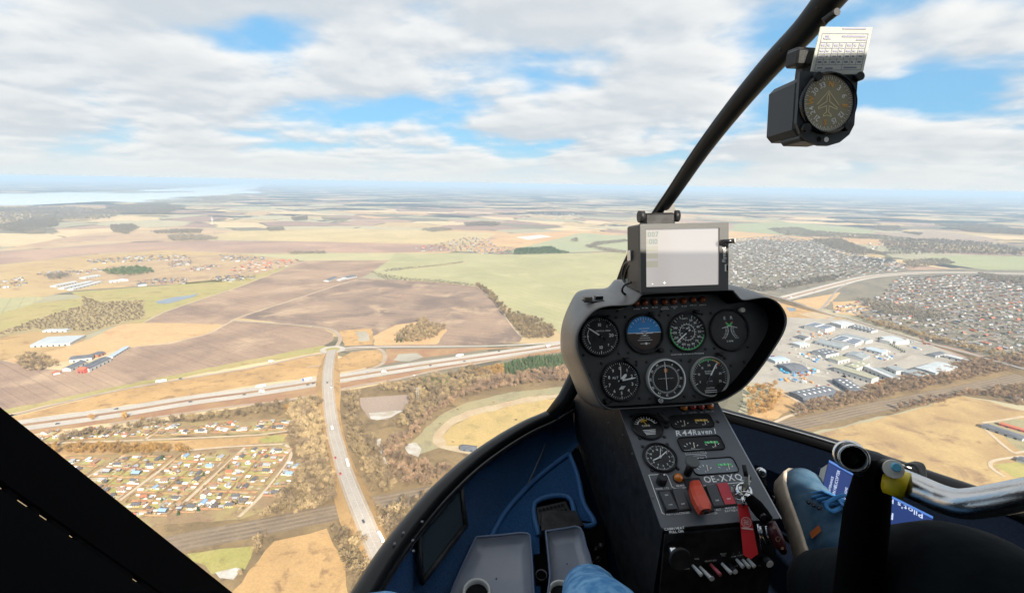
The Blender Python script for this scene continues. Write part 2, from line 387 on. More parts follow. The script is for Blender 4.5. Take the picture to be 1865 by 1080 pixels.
sheet('field_soil', [(436, 579), (622, 518), (660, 507), (700, 509), (790, 514), (866, 522), (885, 533), (905, 552), (935, 595), (950, 612), (946, 623), (870, 629), (700, 631), (628, 630), (620, 612), (606, 601), (590, 597), (545, 592)], SOIL2, 2)
sheet('field_straw', [(150, 622), (218, 591), (257, 588), (330, 588), (407, 591), (424, 584), (375, 608), (310, 624), (237, 632), (180, 645), (60, 668), (0, 655), (90, 640)], STRAWF, 3)
sheet('field_green', [(676, 498), (845, 479), (900, 464), (1010, 462), (1130, 459), (1290, 470), (1200, 540), (1080, 640), (1035, 622), (1010, 600), (960, 585), (905, 552), (872, 521), (790, 513), (700, 507)], GREEN, 3)
sheet('field_green', [(709, 474), (720, 461), (840, 461), (905, 463), (845, 478), (676, 496)], GREEN, 4)
sheet('field_green', [(440, 462), (600, 461), (720, 461), (709, 474), (546, 475), (470, 466)], landmat('crop_pale', (0.35, 0.325, 0.185), (0.39, 0.34, 0.195), None), 3)
sheet('field_soil', [(-200, 472), (0, 458), (250, 441), (380, 438), (560, 440), (800, 446), (830, 458), (700, 460.5), (600, 460.5), (540, 464), (440, 461), (300, 456), (180, 462), (0, 482), (-200, 490)], SOIL3, 3)
sheet('field_pale', [(440, 421), (600, 416), (800, 420), (905, 425), (880, 441), (830, 445), (560, 440), (440, 437), (380, 436), (400, 426)], PALE, 4)
sheet('field_straw', [(860, 445), (940, 425), (1080, 420), (1060, 440), (930, 455), (870, 462)], landmat('stubble_orange', (0.43, 0.27, 0.15), (0.46, 0.32, 0.17), None), 4)
sheet('field_green', [(930, 456), (1010, 436), (1060, 424), (1150, 432), (1180, 455), (1010, 461), (935, 462)], landmat('crop_grey', (0.28, 0.29, 0.18), (0.32, 0.31, 0.19), None), 5)
sheet('field_pale', [(940, 432), (985, 428), (1005, 431), (960, 437)], landmat('plastic_mulch', (0.6, 0.58, 0.54), (0.5, 0.44, 0.38), None, 0.02, 0.1, 0.1), 6)
sheet('meadow', [(130, 532), (300, 520), (470, 500), (545, 479), (489, 502), (433, 524), (378, 542), (300, 568), (262, 588), (218, 590), (160, 606), (60, 600), (0, 612), (-300, 640), (-300, 590), (0, 560), (150, 542)], OLIVE, 3)
sheet('field_straw', [(-300, 520), (0, 482), (180, 463), (300, 456), (440, 462), (545, 476), (470, 498), (300, 518), (130, 530), (0, 558), (-300, 588)], landmat('straw_light', (0.41, 0.30, 0.155), (0.38, 0.27, 0.14), (0.31, 0.20, 0.12), 0.004, 0.02), 2)
sheet('field_green', [(-200, 562), (0, 543), (60, 540), (85, 543), (40, 560), (0, 571), (-200, 600)], GREEN, 4)
sheet('verge', [(-300, 826), (0, 765), (220, 711), (440, 672), (590, 645), (594, 660), (586, 683), (440, 704), (345, 721), (173, 745), (37, 765), (-300, 828)], STRAW2, 3)
sheet('verge_grass', [(-300, 812), (0, 748), (220, 702), (440, 658), (588, 629), (600, 632), (590, 640), (440, 666), (220, 708), (0, 756), (-300, 822)], OLIVE, 4)
sheet('verge', [(612, 655), (640, 641), (690, 636), (702, 650), (690, 666), (613, 678)], STRAW2, 4)
sheet('verge', [(702, 636), (900, 633), (960, 632), (872, 638), (739, 656), (697, 664), (705, 652)], REDGR, 3)
sheet('bare_ground', [(725, 645), (760, 643), (772, 650), (745, 658), (716, 656)], landmat('pond_mud', (0.36, 0.34, 0.29), (0.29, 0.26, 0.21), None), 5)
sheet('verge', [(440, 722), (586, 702), (588, 716), (506, 730), (440, 737), (200, 770), (60, 790), (-100, 815), (59, 781), (345, 737)], REDGR, 3)
sheet('verge', [(616, 698), (772, 672), (1025, 635), (1035, 640), (872, 661), (726, 690), (616, 709)], REDGR, 3)
sheet('pit', [(619, 602), (678, 598), (679, 627), (627, 630)], STRAW2, 4)
sheet('pit_floor', [(648, 604), (668, 603), (674, 620), (655, 622)], landmat('pit_sand', (0.38, 0.34, 0.28), (0.30, 0.26, 0.20), None), 5)
sheet('dry_grass', [(680, 612), (720, 592), (760, 586), (815, 600), (795, 627), (682, 629)], STRAWF, 4)
sheet('field_straw', [(-300, 655), (0, 612), (60, 602), (160, 607), (150, 622), (90, 640), (0, 656), (-300, 705)], STRAW, 3)
sheet('suburb_ground', [(70, 506), (190, 486), (330, 466), (440, 464), (545, 474), (470, 503), (400, 514), (250, 521), (120, 512)], landmat('town_ground', (0.34, 0.24, 0.15), (0.40, 0.29, 0.165), (0.27, 0.185, 0.13), 0.008, 0.02), 3)
sheet('field_straw', [(-200, 470), (0, 455), (160, 425), (330, 412), (440, 421), (400, 426), (380, 437), (250, 440), (0, 457)], landmat('straw_pink', (0.45, 0.33, 0.20), (0.36, 0.25, 0.17), (0.29, 0.205, 0.15), 0.0025, 0.006), 2)
sheet('scrub_ground', [(150, 540), (185, 550), (264, 546), (266, 580), (220, 591), (160, 608), (115, 604), (60, 604), (0, 616), (0, 604), (90, 573), (150, 556)], landmat('tan_scrub', (0.29, 0.225, 0.115), (0.34, 0.265, 0.14), (0.21, 0.155, 0.085), 0.015, 0.05, 0.4), 5, amp=4)
# south of the motorway
sheet('scrub_ground', [(-200, 900), (90, 795), (250, 776), (440, 742), (588, 718), (1040, 640), (1300, 640), (1300, 1000), (760, 1150), (-200, 1200)], SCRUB, 1)
sheet('garden_ground', [(70, 812), (263, 798), (473, 788), (523, 800), (537, 845), (530, 880), (480, 930), (440, 945), (360, 950), (250, 960), (60, 900)], GARDEN, 2)
sheet('garden_ground', [(40, 812), (100, 800), (300, 770), (420, 765), (520, 762), (525, 784), (473, 790), (263, 799)], GARDEN, 2)
sheet('verge', [(70, 818), (263, 804), (473, 795), (525, 789), (515, 803), (480, 806), (330, 820), (90, 832)], STRAW2, 3)
sheet('lawn', [(470, 800), (500, 792), (520, 792), (515, 806), (480, 806)], LAWN, 4)
sheet('bare_ground', [(655, 724), (745, 719), (742, 742), (705, 764), (676, 764), (660, 745)], landmat('bare_mud', (0.30, 0.23, 0.185), (0.26, 0.20, 0.16), None), 3)
sheet('pale_ground', [(672, 752), (700, 750), (735, 748), (712, 760), (686, 765), (675, 762)], SNOWY, 4)
sheet('pale_path', [(686, 800), (694, 798), (692, 812), (700, 830), (706, 846), (699, 842), (690, 822)], SNOWY, 4)
sheet('bank_slope', [(742, 812), (768, 788), (800, 757), (850, 733), (930, 714), (1030, 704), (1030, 716), (950, 725), (860, 745), (815, 770), (795, 792), (800, 815), (760, 828)], BANK, 4)
sheet('pale_ground', [(738, 808), (758, 806), (768, 818), (762, 832), (744, 826)], SNOWY, 5)
sheet('bank_top', [(788, 806), (792, 788), (812, 768), (850, 748), (950, 725), (1030, 715), (1030, 722), (950, 734), (860, 757), (822, 776), (806, 795), (812, 812), (900, 815), (880, 830), (800, 815)], SANDY, 5)
sheet('bank_grass', [(806, 795), (822, 776), (860, 757), (950, 734), (1030, 722), (1060, 780), (940, 840), (880, 828), (812, 812)], landmat('yellow_grass', (0.42, 0.30, 0.13), (0.37, 0.275, 0.12), (0.31, 0.235, 0.10), 0.02, 0.05), 4)
sheet('field_green', [(340, 1008), (462, 994), (446, 1036), (385, 1045)], LAWN, 3)
sheet('pale_ground', [(392, 1042), (430, 1033), (440, 1036), (425, 1055), (400, 1052)], SNOWY, 4)
sheet('dry_grass', [(452, 1040), (500, 985), (595, 962), (622, 1010), (640, 1110), (400, 1160), (420, 1080)], STRAW2, 3)
# right side
sheet('suburb_ground', [(1300, 445), (1440, 430), (1560, 470), (1660, 492), (1865, 486), (2150, 470), (2150, 700), (1865, 668), (1698, 622), (1547, 574), (1420, 542), (1300, 515)], SUBURB, 1)
sheet('yard', [(1300, 610), (1440, 578), (1545, 582), (1610, 600), (1700, 630), (1765, 655), (1690, 682), (1600, 695), (1470, 742), (1440, 735), (1395, 700), (1300, 690)], YARD, 3)
sheet('verge', [(1330, 520), (1420, 548), (1519, 578), (1545, 582), (1440, 580), (1300, 612)], STRAW2, 2)
sheet('dry_grass', [(1440, 548), (1500, 538), (1530, 532), (1508, 556), (1490, 566), (1450, 558)], STRAWF, 3)
sheet('dry_grass', [(1515, 550), (1560, 548), (1590, 562), (1560, 575), (1520, 570)], STRAWF, 3)
sheet('bare_ground', [(1455, 572), (1500, 565), (1530, 575), (1490, 582)], SANDY, 4)
sheet('pond_water', [(1432, 560), (1448, 561), (1450, 566), (1438, 567)], POND, 5)
sheet('pond_water', [(283, 549), (300, 545), (318, 541), (345, 538), (362, 534), (352, 541), (325, 548), (306, 553), (288, 553)], POND, 5)
sheet('scrub_ground', [(1380, 740), (1450, 750), (1640, 688), (1780, 652), (2000, 655), (2000, 760), (1750, 720), (1660, 745), (1430, 800), (1300, 800)], SCRUB, 2)
sheet('dry_grass', [(1380, 740), (1420, 705), (1465, 737), (1440, 748), (1400, 770), (1330, 790)], STRAW2, 4)
sheet('field_straw', [(1380, 820), (1560, 772), (1660, 748), (1745, 720), (1800, 730), (1850, 745), (2100, 790), (2200, 1000), (1750, 1100), (1300, 1000)], landmat('rough_grass', (0.40, 0.285, 0.135), (0.31, 0.21, 0.105), (0.22, 0.14, 0.085), 0.012, 0.022, 0.3), 3)
sheet('lawn', [(1800, 770), (1830, 762), (1900, 765), (1950, 830), (1870, 830)], BANK, 4)
sheet('lawn', [(1810, 848), (1865, 835), (1920, 870), (1850, 870)], LAWN, 4)
sheet('field_green', [(1690, 468), (1790, 465), (1865, 467), (2000, 470), (2000, 492), (1800, 492), (1700, 478)], landmat('far_crop', (0.26, 0.27, 0.15), (0.29, 0.29, 0.17), None), 4)
sheet('field_green', [(1336, 408), (1420, 404), (1560, 415), (1600, 425), (1460, 430), (1336, 420)], landmat('far_crop', (0.26, 0.27, 0.15), (0.29, 0.29, 0.17), None), 3)
sheet('field_straw', [(1320, 420), (1420, 428), (1500, 436), (1440, 440), (1320, 432)], STRAWF, 4)
sheet('field_straw', [(1600, 425), (1700, 420), (1800, 432), (1830, 444), (1700, 440)], landmat('far_brown', (0.29, 0.22, 0.17), (0.32, 0.25, 0.18), None), 3)

# ---- roads: strips with a real cross-fall-free surface, embankments where they climb to the bridges
def strip(name, px, width, m, lvl=8, parent=None, n=6, skirt=None, offset=0.0, kind='structure', thick=0.0):
    """px = list of (x, y[, height])"""
    base = 0.08 + 0.09 * lvl
    pts = curve_pts([G(q[0], q[1], base + (q[2] if len(q) > 2 else 0)) for q in px], n)
    L = []; Rr = []
    for i, q in enumerate(pts):
        d = pts[min(i + 1, len(pts) - 1)] - pts[max(i - 1, 0)]; d.z = 0; d.normalize(); s = Vector((d.y, -d.x, 0))
        L.append(q + s * (offset - width / 2)); Rr.append(q + s * (offset + width / 2))
    o_mb = MB().grid([L, Rr], smooth=False, flip=True)
    if thick:
        dz = Vector((0, 0, thick)); o_mb.grid([[a - dz for a in L], [a - dz for a in Rr]], smooth=False); o_mb.grid([L, [a - dz for a in L]], smooth=False); o_mb.grid([Rr, [a - dz for a in Rr]], smooth=False)
    o = o_mb.build(name, m, parent)
    if parent is None and kind: tag(o, kind=kind)
    if skirt:
        e = MB()
        for side, oth in ((L, Rr), (Rr, L)):
            a = [q - Vector((0, 0, 0.05)) for q in side]; b = []
            for q, r_ in zip(side, oth):
                s = (q - r_).normalized(); h = max(q.z - 0.05, 0.0); b.append(Vector((q.x + s.x * h * 1.25, q.y + s.y * h * 1.25, 0.02)))
            e.grid([a, b], smooth=False)
        tag(e.build('embankment', skirt), kind='structure')
    return pts
MOTOR = [(-420, 842), (-150, 801), (49, 773), (210, 751), (345, 729), (460, 713.5), (586, 694), (626, 687.5), (772, 664.5), (900, 646.5), (1025, 628), (1200, 599), (1330, 568), (1422, 545), (1475, 531), (1524.6, 518), (1583, 504.5), (1656, 498), (1714, 496), (1814, 497.5), (1950, 502), (2150, 515)]
strip('motorway_median', MOTOR, 9, REDGR, 6)
MC = strip('motorway', MOTOR, 15, CONC, 8, offset=-11.5)
strip('motorway', MOTOR, 15, CONC, 8, offset=11.5)
for off in (-15.3, -11.5, -7.7, 7.7, 11.5, 15.3): strip('lane_marking', MOTOR, 0.3, MARK, 9, offset=off)
strip('guard_rail_strip', MOTOR, 1.2, landmat('rail_rust', (0.24, 0.17, 0.13), (0.2, 0.15, 0.12), None), 9)
MAINR = [(606, 637, 0.6), (602, 648, 2), (598.5, 668, 6.2), (597, 690, 7.2), (597.5, 706, 6.8), (600, 735, 3.5), (604, 765, 2), (610, 795, 1.5), (618, 823, 1.5), (628, 858, 2.5), (641, 893, 6.0), (652, 920, 7.0), (664, 948, 6.0), (677, 980, 2.5), (694, 1018, 0.8), (720, 1070, 0.2), (760, 1150, 0.1)]
strip('road_shoulder', MAINR, 16.5, ASPHD, 9, skirt=STRAW2)
MR = strip('road', MAINR, 11.5, landmat('main_road', (0.36, 0.32, 0.28), (0.32, 0.28, 0.245), None, 0.02, 0.1, 0.5), 11)
for off in (-5.2, 0, 5.2): strip('lane_marking', MAINR, 0.15, MARK, 13, offset=off)
strip('road', [(-400, 845), (0, 760), (25, 755), (220, 709.5), (460, 669.5), (550, 650), (590, 643.5), (603, 640)], 7, ASPHD, 8)
strip('road', [(613, 631), (619, 620), (618, 611), (609, 603), (590, 597), (545, 592), (440, 585), (424, 583)], 7.5, ASPHD, 8)
strip('road', [(618, 636), (650, 632), (700, 631.5), (806, 631), (900, 629.5), (1000, 624), (1080, 614)], 7, CONC, 7)
strip('slip_road', [(616, 640), (650, 635), (685, 634), (699, 642), (701, 654), (690, 666), (660, 674), (613, 683)], 7, ASPHD, 7)
strip('slip_road', [(608, 712), (650, 703), (726, 690), (800, 673), (872, 661), (950, 646), (1040, 631), (1100, 620)], 7, ASPHD, 9)
strip('slip_road', [(590, 716), (560, 722), (506, 731), (440, 738), (345, 751), (200, 772)], 6, ASPHD, 7)
strip('slip_road', [(606, 642), (596, 656), (590, 664), (560, 668)], 5, ASPHD, 7)
strip('farm_track', [(420, 586), (436, 578), (530, 547), (622, 517), (658, 507)], 4.5, GRAVEL, 5)
strip('farm_track', [(424, 584), (405, 594), (375, 609), (310, 623.5), (245, 632)], 4.5, GRAVEL, 5)
strip('farm_track', [(885, 535), (905, 555), (935, 597), (952, 614)], 3.5, GRAVEL, 5)
strip('farm_track', [(262, 587), (300, 568), (378, 541), (433, 523), (489, 501), (556, 475)], 3.5, GRAVEL, 5)
def ring(name, cx_, cy_, r0, r1, m, lvl):
    c = G(cx_, cy_, 0.08 + 0.09 * lvl); k = 40
    rr = [[c + Vector((math.cos(2 * math.pi * i / k), math.sin(2 * math.pi * i / k), 0)) * r_ for i in range(k)] for r_ in (r0, r1)]
    tag(MB().grid(rr, closed=True, smooth=False).build(name, m), kind='structure')
ring('roundabout', 606, 636.5, 0.05, 22, CONC, 12); ring('roundabout_island', 606, 636.5, 0.05, 12.5, OLIVE, 14); ring('roundabout_kerb', 606, 636.5, 12.5, 13.4, GRAVEL, 15)
CROSS = [(1300, 508, 0), (1329, 518, 2), (1376, 530, 6), (1422, 543, 7.2), (1465, 556.5, 6), (1519, 574, 1), (1547, 580, 0.5), (1603, 598, 0.5), (1650, 611.5, 0.5), (1698, 626, 0.5), (1745, 638.5, 2), (1792, 651, 5), (1840, 665, 7), (1900, 682, 7), (2000, 712, 3)]
CR = strip('road', CROSS, 10, ASPH, 10, skirt=SCRUB)
strip('road', [(1519, 576), (1500, 590), (1480, 606), (1500, 640), (1540, 690)], 8, YARD, 6)
strip('road', [(1400, 640), (1480, 665), (1560, 700), (1580, 715)], 8, YARD, 6)
strip('road', [(1520, 690), (1600, 668), (1670, 640), (1700, 628)], 8, ASPH, 6)
strip('slip_road', [(1560, 512), (1530, 524), (1515, 540), (1502, 556), (1490, 566)], 6, ASPH, 7)
for tr in ([(1330, 503), (1400, 495), (1430, 488), (1450, 482)], [(1440, 509), (1465, 503), (1485, 496)], [(1600, 575), (1700, 577), (1865, 582), (2000, 590)], [(1640, 545), (1700, 560), (1780, 600), (1865, 630)]): strip('street', tr, 6, ASPH, 6)
RAIL = [(-150, 1120, 0), (100, 1043, 0), (319, 990, 0), (473, 960, 0), (634, 927, 0), (760, 903, 0), (1100, 835, 0), (1455, 771, 0), (1560, 748, 0), (1666, 727, 0), (1790, 702, 0), (1865, 686, 0), (2050, 645, 0)]
strip('railway_bed', RAIL, 26, BALLAST, 4)
RS = mat('rail_steel', (0.30, 0.24, 0.19), 0.5, 0.4)
for tr in (-9, -3, 3, 9):
    strip('track_bed', RAIL, 2.8, landmat('track_bed', (0.235, 0.175, 0.115), (0.195, 0.145, 0.10), None, 0.05), 5, offset=tr)
    for e_ in (-0.75, 0.75): strip('rail', RAIL, 0.2, RS, 6, offset=tr + e_)
for px_ in ([(229, 827), (165, 866), (120, 893)], [(323, 833), (218, 911)], [(447, 814), (319, 930)], [(518, 808), (527, 818), (526, 838), (480, 897), (435, 941)], [(340, 820), (420, 813), (520, 808)], [(251, 934), (360, 919), (465, 904)], [(60, 808), (263, 801), (400, 795), (473, 791), (525, 784)], [(263, 801), (284, 786), (304, 769)]):
    strip('gravel_lane', px_, 3.6, GRAVEL, 5)
for px_ in ([(1790, 770), (1830, 764), (1865, 758)], [(1785, 772), (1840, 820), (1865, 822), (1930, 815)], [(1865, 830), (1812, 838), (1805, 850), (1830, 868)]): strip('gravel_lane', px_, 4.0, GRAVEL, 6)
strip('gravel_lane', [(1395, 700), (1465, 740), (1430, 760), (1395, 775)], 5, GRAVEL, 6)

# ---- the two road bridges over the motorway and the railway
def bridge(name, pts, i0, i1, width, label):
    seg_ = pts[i0:i1 + 1]; c = seg_[len(seg_) // 2]
    t = thing(name, (c.x, c.y, 0), label, 'bridge')
    L = []; Rr = []
    for i, q in enumerate(seg_):
        d = seg_[min(i + 1, len(seg_) - 1)] - seg_[max(i - 1, 0)]; d.z = 0; d.normalize(); s = Vector((d.y, -d.x, 0)); L.append((q - s * width / 2, s)); Rr.append((q + s * width / 2, s))
    PM = mat('bridge_concrete', (0.42, 0.38, 0.33), 0.85, col2=(0.34, 0.31, 0.27), scale=0.6)
    dk = MB(); z0 = Vector((0, 0, -0.22)); z1 = Vector((0, 0, -1.3))
    a = [q + z0 for q, s in L]; b = [q + z0 for q, s in Rr]; a2 = [q + z1 for q, s in L]; b2 = [q + z1 for q, s in Rr]
    dk.grid([a, b, b2, a2, a], smooth=False); dk.build('deck', PM, t)
    for E_ in (L, Rr):
        pb = MB(); up = Vector((0, 0, 1.0))
        pb.grid([[q + z0 for q, s in E_], [q + up for q, s in E_], [q + up + s * 0.3 for q, s in E_], [q + z0 + s * 0.3 for q, s in E_]], smooth=False); pb.build('parapet', PM, t)
    n = len(seg_)
    for f_ in (0.12, 0.5, 0.88):
        q, s = L[int(f_ * (n - 1))]; q2, _ = Rr[int(f_ * (n - 1))]; mid = (q + q2) / 2; d = Vector((-s.y, s.x, 0))
        MB().box((mid.x, mid.y, (mid.z - 1.35) / 2), s * (width * 0.42), d * 0.5, (0, 0, (mid.z - 1.35) / 2)).build('pier', PM, t)
bridge('road_bridge', MR, 14, 29, 15.4, 'concrete road bridge carrying the main road over the motorway')
bridge('road_bridge', MR, 58, 69, 15.4, 'concrete road bridge carrying the main road over the railway tracks')
bridge('road_bridge', CR, 14, 24, 10.4, 'concrete road bridge over the motorway behind the instrument console')
bridge('road_bridge', CR, 70, 80, 10.4, 'road bridge over the railway at the right edge')
# ================================================================ TREES
BARK = mat('bark', (0.16, 0.115, 0.08), 0.9)
def twigmat(name, c1, c2, var=0.45):
    m = bpy.data.materials.new(name); m.use_nodes = True; t = m.node_tree; b = t.nodes['Principled BSDF']
    b.inputs['Roughness'].default_value = 0.9; b.inputs['Specular IOR Level'].default_value = 0.1
    pos = nd(t, 'ShaderNodeNewGeometry').outputs['Position']
    c = mixc(t, smooth(t, noise(t, pos, 0.05, 3, 0.7), 0.38, 0.62), c1, c2)
    oi = nd(t, 'ShaderNodeObjectInfo').outputs['Random']; k = mth(t, 'MULTIPLY_ADD', oi, var, 1 - var / 2)
    k = mth(t, 'MULTIPLY', k, mth(t, 'MULTIPLY_ADD', noise(t, pos, 0.16, 3, 0.7), 1.5, 0.25))
    c = vmath(t, 'MULTIPLY', c, nd(t, 'ShaderNodeCombineXYZ', {0: k, 1: k, 2: k}).outputs[0]).outputs[0]
    t.links.new(c, b.inputs['Base Color']); return m
TWIG = twigmat('bare_twigs', (0.35, 0.26, 0.14), (0.205, 0.15, 0.095), 0.6)
TWIGR = twigmat('reddish_twigs', (0.33, 0.22, 0.135), (0.20, 0.14, 0.095), 0.6)
TWIGO = twigmat('orange_twigs', (0.46, 0.27, 0.09), (0.36, 0.22, 0.085))
TWIGF = twigmat('far_twigs', (0.14, 0.125, 0.10), (0.20, 0.165, 0.12))
NEEDLE = twigmat('needles', (0.055, 0.085, 0.035), (0.08, 0.11, 0.045))
NEEDLEL = twigmat('young_needles', (0.13, 0.16, 0.06), (0.16, 0.17, 0.07))
def crown_np(rs, h, r, n, tw=0.42, base=0.25):
    """twig blades spread through an uneven crown volume -> V, F"""
    lob = rs.normal(0, 0.35, (5, 3)) * np.array([r, r, h * 0.25]) + np.array([0, 0, h * 0.62])
    k = rs.integers(0, 5, n); u = rs.normal(size=(n, 3)); u /= np.linalg.norm(u, axis=1)[:, None]
    rad_ = rs.random(n) ** 0.45
    q = lob[k] + u * rad_[:, None] * np.array([r * 0.68, r * 0.68, h * 0.3]); q[:, 2] = np.clip(q[:, 2], h * base, h)
    d = (q - np.array([0, 0, h * 0.3])); d /= np.linalg.norm(d, axis=1)[:, None] + 1e-6; d = d + rs.normal(0, 0.45, (n, 3)) + np.array([0, 0, 0.25]); d /= np.linalg.norm(d, axis=1)[:, None]
    s = np.cross(d, rs.normal(size=(n, 3))); s /= np.linalg.norm(s, axis=1)[:, None] + 1e-6
    ln = (rs.random(n) * 0.6 + 0.7) * r * 0.42; wd = (rs.random(n) * 0.6 + 0.5) * tw * r / 3.2
    a = q - d * ln[:, None] * 0.5; V = np.stack([a - s * wd[:, None] * 0.5, a + s * wd[:, None] * 0.5, q + d * ln[:, None] * 0.6 + s * wd[:, None] * 0.2], 1)
    return V.reshape(-1, 3), np.arange(3 * n).reshape(-1, 3)
def spruce_np(rs, h, r, n):
    z = (1 - np.sqrt(rs.random(n))) * h * 0.92 + h * 0.05; a = rs.random(n) * 6.283; rr = r * (1 - z / h) * (0.75 + 0.4 * rs.random(n))
    c = np.stack([np.cos(a), np.sin(a), np.zeros(n)], 1); t_ = np.stack([-np.sin(a), np.cos(a), np.zeros(n)], 1)
    tip = c * rr[:, None] + np.stack([np.zeros(n), np.zeros(n), z - 0.12 * rr], 1); b0 = np.stack([np.zeros(n), np.zeros(n), z + 0.25 * rr], 1) + c * 0.05
    wd = (0.35 * rr + 0.15)[:, None]; V = np.stack([b0, tip - t_ * wd, tip + t_ * wd], 1)
    return V.reshape(-1, 3), np.arange(3 * n).reshape(-1, 3)
def trunk_mesh(name, h, r, limbs, rs):
    mb = MB(); mb.tube([(0, 0, -0.1), (0.1, 0.05, h * 0.3), (0.0, 0.15, h * 0.85)], [r, r * 0.7, r * 0.15], 5, caps=False)
    for i in range(limbs):
        a = rs.random() * 6.28; z0 = h * (0.28 + 0.4 * rs.random()); l = h * (0.22 + 0.15 * rs.random())
        mb.tube([(0, 0.05, z0), (math.cos(a) * l * 0.6, math.sin(a) * l * 0.6, z0 + l * 0.5), (math.cos(a) * l, math.sin(a) * l, z0 + l)], [r * 0.4, r * 0.25, r * 0.08], 3, caps=False)
    return mb.mesh(name, BARK, recalc=False)
def inside(poly, X, Y):
    n = len(poly); c = np.zeros(len(X), bool)
    for i in range(n):
        x0, y0 = poly[i][:2]; x1, y1 = poly[(i + 1) % n][:2]
        if y0 == y1: continue
        t = ((y0 > Y) != (y1 > Y)) & (X < (x1 - x0) * (Y - y0) / (y1 - y0) + x0); c ^= t
    return c
def fill(px, sp, jit=0.45, ang=0.0, asp=1.0):
    poly = [G(x, y, 0.0) for x, y in px]; A = np.array([[q.x, q.y] for q in poly]); lo, hi = A.min(0), A.max(0)
    m_ = (lo + hi) / 2; R_ = np.linalg.norm(hi - lo) / 2 + sp; k = int(R_ / sp) + 1
    gx, gy = np.meshgrid(np.arange(-k, k + 1) * sp, np.arange(-k, k + 1) * sp); gx = gx.ravel() + rng.uniform(-jit, jit, gx.size) * sp; gy = gy.ravel() * asp + rng.uniform(-jit, jit, gy.size) * sp
    X = m_[0] + gx * math.cos(ang) - gy * math.sin(ang); Y = m_[1] + gx * math.sin(ang) + gy * math.cos(ang)
    s = inside([tuple(a) for a in A], X, Y); return np.stack([X[s], Y[s]], 1)
rs = np.random.default_rng(3)
TREES = []      # individuals: (kind, x, y, scale)
PROT = {}
for kd, (m_, n_) in {'bare': (TWIG, 150), 'red': (TWIGR, 150), 'orange': (TWIGO, 170)}.items():
    PROT[kd] = []
    for i in range(4):
        V, F = crown_np(rs, 9.5, 4.1, n_ + 60, tw=0.5, base=0.15); PROT[kd].append((fast_mesh('crown', V, F, m_), trunk_mesh('trunk', 8.0, 0.22, 5, rs), V, F))
for kd, m_ in (('spruce', NEEDLE), ('young_spruce', NEEDLEL)):
    PROT[kd] = []
    for i in range(3):
        V, F = spruce_np(rs, 10.0, 2.3, 120); PROT[kd].append((fast_mesh('crown', V, F, m_), trunk_mesh('trunk', 8.5, 0.18, 0, rs), V, F))
MATK = {'bare': TWIG, 'red': TWIGR, 'orange': TWIGO, 'spruce': NEEDLE, 'young_spruce': NEEDLEL, 'far': TWIGF}
def wood_mesh(name, pts, kind, smin, smax, lite=False, label=None, cat='woodland'):
    """many trees that read as one mass: joined twig blades"""
    if len(pts) == 0: return
    Vs = []; Fs = []; off = 0
    if lite:
        prot = [crown_np(rs, 9.5, 4.2, 22, tw=1.5, base=0.05) for _ in range(5)]
    else:
        prot = [(p_[2], p_[3]) for p_ in PROT[kind]]
    for x, y in pts:
        V, F = prot[rs.integers(len(prot))]; a = rs.random() * 6.283; s = smin + (smax - smin) * rs.random(); c_, s_ = math.cos(a) * s, math.sin(a) * s
        W = np.stack([V[:, 0] * c_ - V[:, 1] * s_ + x, V[:, 0] * s_ + V[:, 1] * c_ + y, V[:, 2] * s], 1); Vs.append(W); Fs.append(F + off); off += len(V)
    V = np.concatenate(Vs); F = np.concatenate(Fs); c = np.array([V[:, 0].mean(), V[:, 1].mean(), 0.0]); V = V - c
    o = bpy.data.objects.new(name, fast_mesh(name, V, F, MATK['far' if lite and kind == 'bare' else kind])); o.location = c; link(o)
    return tag(o, label, cat, kind='stuff')
near_pts = []
def wood(px, sp, kind_, smin=0.55, smax=1.3, label='', spare=None):
    pts = fill(px, sp); thin = kind_ == 'thin'
    near_pts.append((pts, 'bare' if thin else kind_, 0.3 if thin else smin, 0.6 if thin else smax, label))
